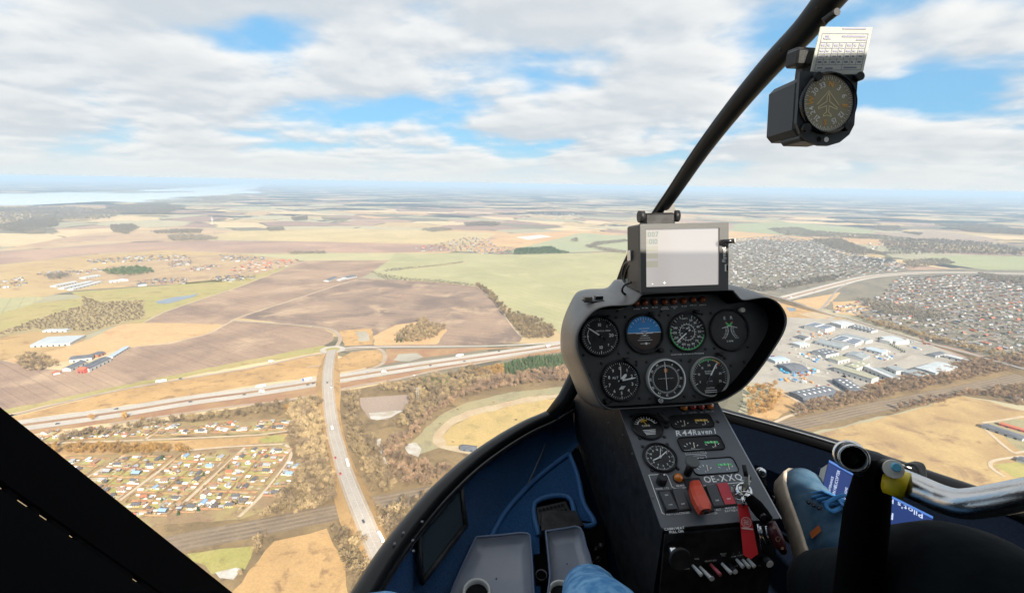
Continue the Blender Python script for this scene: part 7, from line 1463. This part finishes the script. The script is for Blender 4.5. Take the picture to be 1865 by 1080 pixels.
def paper_mat():
    m = bpy.data.materials.new('card_paper'); m.use_nodes = True; t = m.node_tree; t.nodes.clear()
    d_ = nd(t, 'ShaderNodeBsdfDiffuse', {'Color': (0.72, 0.72, 0.66, 1)}); tl = nd(t, 'ShaderNodeBsdfTranslucent', {'Color': (0.66, 0.70, 0.68, 1)}); mx = nd(t, 'ShaderNodeMixShader', {0: 0.62, 1: d_.outputs[0], 2: tl.outputs[0]}); nd(t, 'ShaderNodeOutputMaterial', {'Surface': mx.outputs[0]}); return m
cq = [P(*zk(x, y), 0.515) for x, y in ((520, 190), (885, 195), (815, 520), (445, 525))]
cx_ = (cq[1] - cq[0] + cq[2] - cq[3]).normalized(); cy_ = (cq[0] - cq[3] + cq[1] - cq[2]); cy_ = (cy_ - cx_ * cy_.dot(cx_)).normalized(); CFm = Fr(sum(cq, Vector()) / 4, cx_, cy_)
card = MB().prism([q - CFm.n * 0.0012 for q in cq], CFm.n * 0.0012).build('correction_card', paper_mat(), loc=cq[3]); tag(card, 'white printed table card in a clear sleeve above the compass dial', 'card')
def bil(s, t): return cq[0].lerp(cq[1], s).lerp(cq[3].lerp(cq[2], s), t)
cm = MB()
def cl_(s0, t0, s1, t1, wd=0.0005):
    a, b = bil(s0, t0), bil(s1, t1); d_ = (b - a).normalized(); n_ = CFm.n.cross(d_) * wd / 2; o_ = CFm.n * 0.0006; cm.add([a + n_ + o_, a - n_ + o_, b - n_ + o_, b + n_ + o_], [(0, 1, 2, 3)])
for t_ in (0.14, 0.33, 0.45, 0.57, 0.69, 0.81, 0.92): cl_(0.06, t_, 0.94, t_)
for k in range(8): cl_(0.06 + k * 0.1257, 0.33, 0.06 + k * 0.1257, 0.81 if 0 < k < 7 and k != 4 else 0.92)
for s_ in (0.06, 0.94): cl_(s_, 0.14, s_, 0.92)
for r_ in range(4):
    for k in range(7): cl_(0.085 + k * 0.1257, 0.39 + r_ * 0.12, 0.16 + k * 0.1257 - (0.03 if k % 2 else 0), 0.39 + r_ * 0.12, 0.0019)
for s0, s1, t_ in ((0.13, 0.2, 0.2), (0.1, 0.24, 0.25), (0.45, 0.9, 0.2), (0.73, 0.92, 0.27), (0.42, 0.88, 0.035), (0.1, 0.2, 0.87), (0.25, 0.4, 0.88), (0.6, 0.85, 0.87)): cl_(s0, t_, s1, t_, 0.0015)
o = cm.build('table_print', mat('card_ink', (0.16, 0.16, 0.24), 0.6), card, recalc=False)

# ---------------------------------------------------------------- cyclic control
cyc = thing('cyclic_control', P(1592, 860, 0.52) - Z * 0.42, 'black cyclic stick with open socket, yellow band and polished cross tube', 'control stick')
hub = P(1592, 858, 0.53)
pst = MB().tube([hub - Z * 0.42 - hF * 0.02, hub - Z * 0.2 - hF * 0.01, hub - Z * 0.05, hub], [0.025, 0.023, 0.021, 0.016], 16); pst.build('stick_boot', mat('boot_black', (0.0025, 0.0025, 0.003), 0.9, spec=0.04, bump=0.4, bscale=60), cyc)
MB().tube([P(1535, 828, 0.535), P(1590, 850, 0.53), P(1625, 868, 0.525)], [0.012, 0.016, 0.016], 16).build('hub_housing', BLK, cyc)
sa = (P(1557, 836, 0.488) - P(1546, 828, 0.535)).normalized(); so_ = P(1546, 828, 0.535)
sk = MB().lathe(so_, sa, [(0.0132, 0.0), (0.0132, 0.045), (0.0107, 0.046), (0.0107, 0.012), (0.0001, 0.012)], 28).build('left_socket', BLKG, cyc); MB().lathe(so_, sa, [(0.0134, 0.002), (0.0150, 0.003), (0.0150, 0.006), (0.0134, 0.007)], 28).build('socket_ring', CHR, sk); MB().lathe(so_ + sa * 0.0462, sa, [(0.0109, 0.0), (0.0130, 0.0003), (0.0133, -0.001)], 28).build('socket_lip', STL, sk)
ga = (P(1640, 858, 0.470) - P(1612, 850, 0.53)).normalized(); go_ = P(1606, 848, 0.53)
gp = MB().lathe(go_, ga, [(0.007, 0), (0.0076, 0.01), (0.0076, 0.05), (0.007, 0.052)], 20, cap1=True).build('grip_barrel', BLK, cyc)
MB().lathe(go_ + ga * 0.052, ga, [(0.0075, 0), (0.0084, 0.0005), (0.0084, 0.004), (0.0080, 0.0045)], 28, cap1=True).build('end_plate', mat('plate_sand', (0.72, 0.64, 0.54), 0.45), gp); bo = go_ + ga * 0.0566 + cR * 0.0015 + cU * 0.002
MB().lathe(bo, ga, [(0.0038, 0), (0.0038, 0.005), (0.0033, 0.006)], 16, cap1=True).build('trigger_button', mat('button_blue', (0.12, 0.42, 0.58), 0.35), gp)
MB().disc(go_ + ga * 0.0568 - cU * 0.0072 - cR * 0.002, cR, cU, 0.0013, 10).build('plate_hole', BLKM, gp, recalc=False)
tubep = curve_pts([P(1600, 866, 0.53), P(1640, 876, 0.51), P(1680, 893, 0.49), P(1715, 908, 0.475), P(1750, 917, 0.46), P(1790, 914, 0.45), P(1840, 905, 0.44), P(1900, 893, 0.43), P(2000, 870, 0.41)], 6)
te_ = tubep[-1]; MB().tube(tubep + [te_ + Vector((0.03, -0.01, -0.012)), te_ + Vector((0.045, -0.015, -0.04))], 0.0128, 20).build('cross_tube', STL, cyc)
MB().tube([te_ + Vector((0.045, -0.015, -0.035)), te_ + Vector((0.048, -0.018, -0.09)), te_ + Vector((0.045, -0.02, -0.15))], [0.016, 0.018, 0.016], 16).build('pilot_grip', BLK, cyc)
yb = MB().tube([P(1616, 873, 0.51), P(1634, 879, 0.503), P(1652, 886, 0.498)], 0.0134, 20); yb.build('yellow_band', mat('band_yellow', (0.80, 0.60, 0.02), 0.4), cyc)
MB().tube([P(1575, 862, 0.525), P(1600, 868, 0.518), P(1612, 872, 0.512)], 0.0158, 18).build('black_sleeve', BLKM, cyc)
wr = MB()
for k in range(5): wr.tube(curve_pts([P(1648 + k * 4, 846 - k, 0.52), P(1664 + k * 4, 846, 0.515), P(1676 + k * 2, 858 + k, 0.51), P(1680 + k, 876, 0.505)], 5), 0.0016, 6)
wr.build('cable_loom', mat('loom_braid', (0.12, 0.11, 0.10), 0.5), cyc)
# ---------------------------------------------------------------- keys in the ignition
kz = L0.uv(*Z2(1238, 862)); ko = L0.p(*kz, 0.009)
key = thing('key_bunch', ko, 'ignition key with red ribbon tag, black strap and dark red fob', 'keys')
kk = MB(); kk.box(ko + L0.n * 0.012, L0.y * 0.0095 + L0.x * 0.0045, L0.x * 0.0018, L0.n * 0.012, bevel=0.0008); kk.build('key_head', mat('key_nickel', (0.25, 0.26, 0.22), 0.35, 0.8), key); MB().tube([ko + L0.n * 0.022 + L0.y * 0.008, ko + L0.n * 0.032 + L0.y * 0.022], 0.0035, 10).build('key_cover', BLK, key)
rr = MB(); c_ = P(1353, 903, 0.80); rr.tube([c_ + (cR * math.cos(a) + (cU * 0.7 - cF * 0.5) * math.sin(a)) * 0.0125 for a in (2 * math.pi * k / 20 for k in range(21))], 0.0013, 6, caps=False); rr.build('key_ring', CHR, key)
tg = [(1344, 917), (1362, 919), (1371, 955), (1381, 1008), (1367, 1018), (1354, 1010), (1350, 965)]
TGF = [P(x, y, 0.795 - 0.0002 * (y - 917)) for x, y in tg]; nrm_t = (TGF[1] - TGF[0]).cross(TGF[4] - TGF[0]).normalized(); nrm_t = nrm_t if nrm_t.dot(CAM - TGF[0]) > 0 else -nrm_t
tgo = MB().prism(TGF, -nrm_t * 0.0016).build('red_tag', TAGR, key)
TF = Fr((TGF[0] + TGF[1] + TGF[3] + TGF[5]) / 4, (TGF[1] - TGF[0]).normalized(), nrm_t.cross((TGF[1] - TGF[0]).normalized())); te = MB(); a = TF.uv(1358.5, 950.5); arc(te, TF, *a, 0, 6.2832, 0.0068, 0.0076, 0.0012, n=20); arc(te, TF, *a, 0, 6.2832, 0.0050, 0.0054, 0.0012, n=20)
for k in (-1, 0, 1): line(te, TF, [(a[0] - 0.003, a[1] + k * 0.0022), (a[0] + 0.003, a[1] + k * 0.0022)], 0.0010, 0.0012)
a = TF.uv(1360, 962); line(te, TF, [(a[0] - 0.007, a[1]), (a[0] + 0.008, a[1])], 0.0020, 0.0012); te.build('tag_emblem', mat('emblem_pink', (0.80, 0.55, 0.52), 0.5), tgo, recalc=False)
MB().tube([P(1351, 903, 0.796), P(1354, 912, 0.793), P(1353, 920, 0.792)], 0.0028, 8).build('swivel_hook', CHR, key)
stp = [P(1364, 906, 0.80), P(1376, 920, 0.79), P(1388, 935, 0.785), P(1400, 948, 0.78)]; MB().tube(stp, [0.008, 0.0115, 0.0115, 0.009], 10, up=cF, flat=0.9).build('black_strap', BLKM, key)
MB().tube([P(1388, 938, 0.772), P(1392, 942, 0.768)], 0.0045, 12).build('snap_stud', SCR, key)
for pts in ([(1380, 955), (1384, 975), (1388, 1000)], [(1395, 958), (1398, 976), (1400, 992)], [(1384, 958), (1390, 980), (1394, 990)]): MB().tube([P(x, y, 0.785) for x, y in pts], [0.0016, 0.0022, 0.0012], 8).build('key_blade', CHR, key)
fb_ = MB().tube([P(1404, 950, 0.782), P(1412, 970, 0.778), P(1420, 990, 0.775), P(1428, 1006, 0.775)], [0.006, 0.0085, 0.0085, 0.005], 12).build('leather_fob', mat('oxblood', (0.06, 0.008, 0.012), 0.3), key)
fm = MB()
for x, y in ((1410, 960), (1425, 998)): fm.disc(P(x, y, 0.765), cR, cU, 0.0025, 8)
q = P(1417, 981, 0.764); fm.grid([[q + (cR * math.cos(a) + cU * math.sin(a)) * r_ for a in (2 * math.pi * k / 14 for k in range(14))] for r_ in (0.0028, 0.0038)], closed=True); fm.build('fob_emblem', mat('emblem_gold', (0.6, 0.42, 0.25), 0.4, 0.5), fb_, recalc=False)

# ---------------------------------------------------------------- floor trays
TRAY = mat('tray_plastic', (0.27, 0.29, 0.34), 0.2, col2=(0.22, 0.245, 0.30), scale=8)
def tray(px_, label, rings, name='floor_tray'):
    c = sum((floor_px(x, y, 0.018) for x, y in px_), Vector()) / len(px_); t = thing(name, Vector((c.x, c.y, c.z)), label, 'tray')
    o_ = curve_pts([floor_px(x, y, 0.018) for x, y in px_] + [floor_px(*px_[0], 0.018)], 3)[:-1]; lift = FLn
    def inset(s, h): return [c + (q - c) * s + lift * h for q in o_]
    m_ = MB().grid([inset(1.0, 0.0), inset(0.99, 0.012), inset(0.965, 0.015), inset(0.94, 0.012), inset(0.90, 0.002), inset(0.5, 0.0), inset(0.02, 0.0)], closed=True); bsn = m_.build('basin', TRAY, t)
    r_ = MB().tube(inset(0.965, 0.016) + inset(0.965, 0.016)[:1], 0.0022, 6, caps=False); r_.build('rim_bead', mat('tray_rim', (0.13, 0.17, 0.26), 0.3), t)
    for x, y, r in rings:
        q = floor_px(x, y, 0.021); k_ = MB().lathe(q, FLn, [(r * 0.8, 0.0), (r * 0.86, 0.012), (r, 0.013), (r * 1.04, 0.004)], 26).build('grommet', mat('grommet_white', (0.62, 0.62, 0.60), 0.35), t); MB().disc(q + FLn * 0.003, Vector((1, 0, 0)), Vector((0, 1, 0.25)).normalized(), r * 0.84, 22).build('grommet_hole', mat('hole_black', (0.002, 0.002, 0.002), 1.0), k_, recalc=False)
tray([(866, 986), (915, 982), (961, 979), (968, 1000), (973, 1080), (970, 1130), (900, 1150), (815, 1140), (820, 1090), (841, 1040)], 'large grey-blue plastic floor tray on the left, with a white-rimmed hole', ((868, 1084, 0.024),))
tray([(992, 976), (1025, 971), (1056, 969), (1068, 1005), (1078, 1040), (1080, 1110), (1000, 1120), (1000, 1060), (996, 1010)], 'smaller blue plastic floor tray beside the console, with a white-rimmed hole', ((1020, 1084, 0.021),))
cp_ = floor_px(986, 1050); cps = thing('heel_socket', cp_, 'narrow black socket with a round ring between the two floor trays', 'socket'); MB().prism([floor_px(*q, 0.0) for q in ((972, 1018), (1000, 1016), (1004, 1068), (976, 1070))], FLn * 0.014).build('block', BLKM, cps); MB().lathe(floor_px(986, 1047, 0.0145), FLn, [(0.0085, 0), (0.0105, 0.003), (0.0115, 0.0)], 20).build('ring', BLKG, cps)

# ---------------------------------------------------------------- handbooks stowed in the right footwell
BKB = mat('book_blue', (0.004, 0.014, 0.07), 0.45, spec=0.15); BKD = mat('book_edge', (0.02, 0.07, 0.25), 0.4)
def book(px_, dpt, label, texts):
    q = [P(x, y, d_) for (x, y), d_ in zip(px_, dpt)]; x_ = (q[1] - q[0]).normalized(); y_ = (q[0] - q[3]); y_ = (y_ - x_ * y_.dot(x_)).normalized(); fr_ = Fr(sum(q, Vector()) / 4, x_, y_)
    if fr_.n.dot(CAM - fr_.o) < 0: raise RuntimeError('book faces away')
    a = (q[1] - q[0]).length / 2; b = (q[0] - q[3]).length / 2; t = thing('handbook', fr_.p(0, -b, -0.02), label, 'book')
    MB().box(fr_.p(0, 0, -0.001), fr_.x * a, fr_.y * b, fr_.n * 0.001).build('front_cover', BKB, t); MB().box(fr_.p(0, 0, -0.018), fr_.x * (a - 0.003), fr_.y * (b - 0.003), fr_.n * 0.015).build('pages', mat('page_white', (0.7, 0.68, 0.62), 0.8), t); MB().box(fr_.p(0, 0, -0.035), fr_.x * a, fr_.y * b, fr_.n * 0.001).build('back_cover', BKB, t); MB().box(fr_.p(0, b - 0.0025, 0.0008), fr_.x * a, fr_.y * 0.0025, fr_.n * 0.0008).build('cover_edge', BKD, t)
    tm = MB()
    for s, px1, py1, sz, ang in texts: put_text(tm, fr_, s, *fr_.uv(px1, py1), sz, 0.0006, ang=rad(ang))
    tm.build('cover_lettering', mat('print_pale', (0.2, 0.25, 0.4), 0.5), t, recalc=False); return t
book([(1518, 844), (1590, 884), (1556, 968), (1478, 926)], (1.0, 0.98, 0.92, 0.94), 'dark blue handbook propped behind the shoe, small print on its cover', (('ROBINSON HELICOPTER', 1520, 890, 0.0075, 90), ('MAINTENANCE', 1512, 885, 0.006, 90), ('INSTRUCTIONS', 1538, 905, 0.006, 90)))
book([(1612, 898), (1705, 944), (1690, 1000), (1592, 948)], (0.97, 0.94, 0.90, 0.93), "blue handbook lettered Pilot's H lying right of the cyclic stick", (("Pilot's H", 1648, 924, 0.016, 180), ('R', 1620, 938, 0.02, 180)))

# ---------------------------------------------------------------- people
def skin_body(name, nodes, edges, m_, parent, sub=2, root=0):
    me = bpy.data.meshes.new(name); L = root_loc(parent); me.from_pydata([tuple(Vector(p_[0]) - L) for p_ in nodes], edges, []); o = bpy.data.objects.new(name, me); link(o, parent)
    sk_ = o.modifiers.new('skin', 'SKIN'); sk_.use_smooth_shade = True; ss = o.modifiers.new('sub', 'SUBSURF'); ss.levels = sub; ss.render_levels = sub
    for i, p_ in enumerate(nodes):
        r = p_[1]; me.skin_vertices[0].data[i].radius = (r, r) if not hasattr(r, '__len__') else r
    me.skin_vertices[0].data[root].use_root = True
    dg = bpy.context.evaluated_depsgraph_get(); dg.update(); em = bpy.data.meshes.new_from_object(o.evaluated_get(dg)); o.modifiers.clear(); o.data = em
    em.materials.clear(); em.materials.append(m_)
    for p_ in em.polygons: p_.use_smooth = True
    return o
TROU = mat('dark_trousers', (0.0045, 0.006, 0.0075), 0.95, spec=0.05, col2=(0.0075, 0.010, 0.0115), scale=22, bump=0.5, bscale=45, sheen=0.03); DENIM = mat('blue_denim', (0.07, 0.22, 0.44), 0.95, col2=(0.20, 0.40, 0.62), scale=55, detail=12, bump=1.0, bscale=260, stretch=(1, 0.5, 1), spec=0.1)
kneeL = P(1715, 1030, 0.54); ankL = P(1484, 1062, 0.82); hipL = Vector((0.52, -0.10, ALT - 0.58))
pil = thing('person', Vector((0.62, 0.0, ALT - 1.0)), 'pilot in dark trousers and blue lace-up shoe, leg bent behind the cyclic stick', 'person')
midL = kneeL.lerp(hipL, 0.5) + Vector((0, 0, 0.005)); kneeR = Vector((0.86, 0.50, ALT - 0.48)); hipR = Vector((0.72, -0.10, ALT - 0.58)); ankR = Vector((0.84, 0.86, ALT - 0.72)); pel = Vector((0.62, -0.12, ALT - 0.55))
nodes = [(pel, 0.13), (hipL, 0.095), (midL, 0.088), (kneeL + Vector((0.01, -0.07, -0.005)), 0.078), (kneeL + Vector((0.005, 0.0, -0.008)), 0.068), (kneeL.lerp(ankL, 0.35) - Z * 0.03, 0.06), (kneeL.lerp(ankL, 0.75) - Z * 0.02, 0.064), (ankL - Z * 0.01, 0.06), (hipR, 0.095), (kneeR.lerp(hipR, 0.5), 0.088), (kneeR, 0.07), (kneeR.lerp(ankR, 0.5), 0.055), (ankR, 0.045), (pel + Z * 0.15, 0.13), (pel + Z * 0.32, 0.14)]
skin_body('trousers', nodes, [(0, 1), (1, 2), (2, 3), (3, 4), (4, 5), (5, 6), (6, 7), (0, 8), (8, 9), (9, 10), (10, 11), (11, 12), (0, 13), (13, 14)], TROU, pil)
# shoes: lofted upper on a pale sole, laces and tongue
SUP = mat('shoe_blue', (0.022, 0.075, 0.145), 0.85, col2=(0.07, 0.14, 0.21), scale=22, bump=0.5, bscale=700); SOLE = mat('shoe_sole', (0.74, 0.62, 0.48), 0.7, col2=(0.62, 0.50, 0.38), scale=40); LACE = mat('lace_blue', (0.035, 0.19, 0.44), 0.8, bump=0.5, bscale=1200); ORGL = mat('shoe_orange', (0.65, 0.16, 0.03), 0.7)
def shoe(heel, toe, upv, parent, full=True):
    ax = (toe - heel); Ls = ax.length; ax.normalize(); sx = ax.cross(upv).normalized(); uz = sx.cross(ax).normalized()
    q = lambda a, b, c: heel + ax * (a * Ls) + sx * b + uz * c
    prof = [(-0.02, 0.018, 0.045), (0.03, 0.030, 0.075), (0.15, 0.034, 0.095), (0.30, 0.036, 0.100), (0.45, 0.040, 0.078), (0.62, 0.045, 0.060), (0.78, 0.046, 0.050), (0.90, 0.040, 0.042), (0.97, 0.027, 0.032), (1.0, 0.010, 0.022)]
    rows = [[q(a, w_ * math.cos(t_), 0.012 + h_ * math.sin(t_) ** 0.8) for t_ in (math.pi * k / 12 for k in range(13))] for a, w_, h_ in prof]
    up_ = MB().grid(rows).build('shoe_upper', SUP, parent)
    out = [(a, w_ + 0.004) for a, w_, h_ in prof]; pts = [q(a - 0.005, w_, 0) for a, w_ in out] + [q(1.018, 0, 0)] + [q(a - 0.005, -w_, 0) for a, w_ in reversed(out)]
    so2 = MB(); mid_ = [p_ + uz * 0.030 for p_ in pts]; low = [p_ - uz * 0.004 for p_ in pts]; cc = sum(pts, Vector()) / len(pts); n_ = len(pts)
    so2.grid([[cc.lerp(p_, 0.90) + uz * 0.031 for p_ in pts], mid_, [p_ + uz * 0.026 for p_ in pts], low], closed=True); so2.poly(low); so2.build('shoe_sole', SOLE, up_)
    if full:
        tg_ = MB().grid([[q(a, b, c + 0.004) for b in (-0.024, -0.012, 0, 0.012, 0.024)] for a, c in ((0.28, 0.118), (0.38, 0.110), (0.48, 0.091), (0.58, 0.077))]); tg_.build('tongue', LACE, up_)
        for k in range(5):
            a = 0.33 + 0.06 * k; c = 0.115 - 0.0105 * k; MB().tube(curve_pts([q(a, -0.030, c - 0.016), q(a + 0.01, -0.012, c + 0.003), q(a + 0.01, 0.012, c + 0.003), q(a, 0.030, c - 0.016)], 4), 0.0032, 6).build('lace', LACE, up_)
        for s in (-1, 1):
            lp_ = [q(0.36, 0.004 * s, 0.122), q(0.37, 0.018 * s, 0.126), q(0.30, 0.040 * s, 0.108), q(0.25, 0.032 * s, 0.108), q(0.35, 0.006 * s, 0.120)]; MB().tube(curve_pts(lp_, 6), 0.0036, 6, flat=0.6).build('lace_loop', LACE, up_)
        MB().add([q(0.17, -0.037, 0.05), q(0.22, -0.0385, 0.05), q(0.22, -0.0375, 0.075), q(0.17, -0.036, 0.075)], [(0, 1, 2, 3)]).build('orange_panel', ORGL, up_, recalc=False)
        for k in range(3):
            MB().lathe(q(0.46 - 0.06 * k, -0.036, 0.065 + 0.010 * k), (-sx + uz * 0.6), [(0.0015, 0.002), (0.0035, 0.003), (0.004, 0.0)], 10).build('eyelet', BLKG, up_)
    return up_
toe = P(1449, 858, 1.05); heel = P(1500, 1035, 0.86)
shoe(heel - Vector((0, 0, 0.03)), toe - Vector((0, 0, 0.02)), Vector((0.30, -0.35, 1)), pil); shoe(Vector((0.84, 0.84, ALT - 0.79)), Vector((0.80, 1.1, ALT - 0.72)), Z, pil, False)
# passenger: the photographer's own denim knee
pas = thing('person', Vector((0.02, 0.0, ALT - 1.0)), 'passenger in pale blue jeans, only the rounded knee showing at the bottom', 'person')
kn = P(1100, 1108, 0.60); hp_ = Vector((0.06, -0.12, ALT - 0.62)); an = Vector((kn.x + 0.02, 0.74, FLZ(0.74) + 0.09)); knl = Vector((-0.16, kn.y - 0.02, kn.z - 0.03)); hpl = Vector((-0.12, -0.12, ALT - 0.62)); anl = Vector((-0.12, 0.66, FLZ(0.66) + 0.09)); pl_ = Vector((-0.03, -0.16, ALT - 0.60))
nodes = [(pl_, 0.13), (hp_, 0.09), (hp_.lerp(kn, 0.55), 0.078), (kn + Vector((0, -0.05, -0.012)), 0.064), (kn + Vector((0, 0.01, -0.025)), 0.056), (kn.lerp(an, 0.4) - Vector((0, 0.01, 0.02)), 0.052), (an, 0.045), (hpl, 0.09), (hpl.lerp(knl, 0.55), 0.078), (knl, 0.062), (knl.lerp(anl, 0.5), 0.052), (anl, 0.045)]
jn = skin_body('jeans', nodes, [(0, 1), (1, 2), (2, 3), (3, 4), (4, 5), (5, 6), (0, 7), (7, 8), (8, 9), (9, 10), (10, 11)], DENIM, pas)
# chrome pedal adjuster between console and shoe
pd = thing('pedal_adjuster', P(1383, 862, 1.0), 'small chrome ended pedal rod beside the pilot shoe', 'pedal'); MB().tube([P(1383, 858, 0.98), P(1388, 880, 1.02), P(1402, 905, 1.05)], 0.008, 12).build('rod', BLKG, pd); MB().lathe(P(1383, 858, 0.98), -cF, [(0.006, 0), (0.009, 0.004), (0.009, 0.010), (0.005, 0.012)], 16, cap1=True).build('end_cap', CHR, pd)
MB().tube([P(1395, 915, 1.05), P(1440, 912, 1.06)], 0.012, 12).build('crossbar', BLKG, pd)
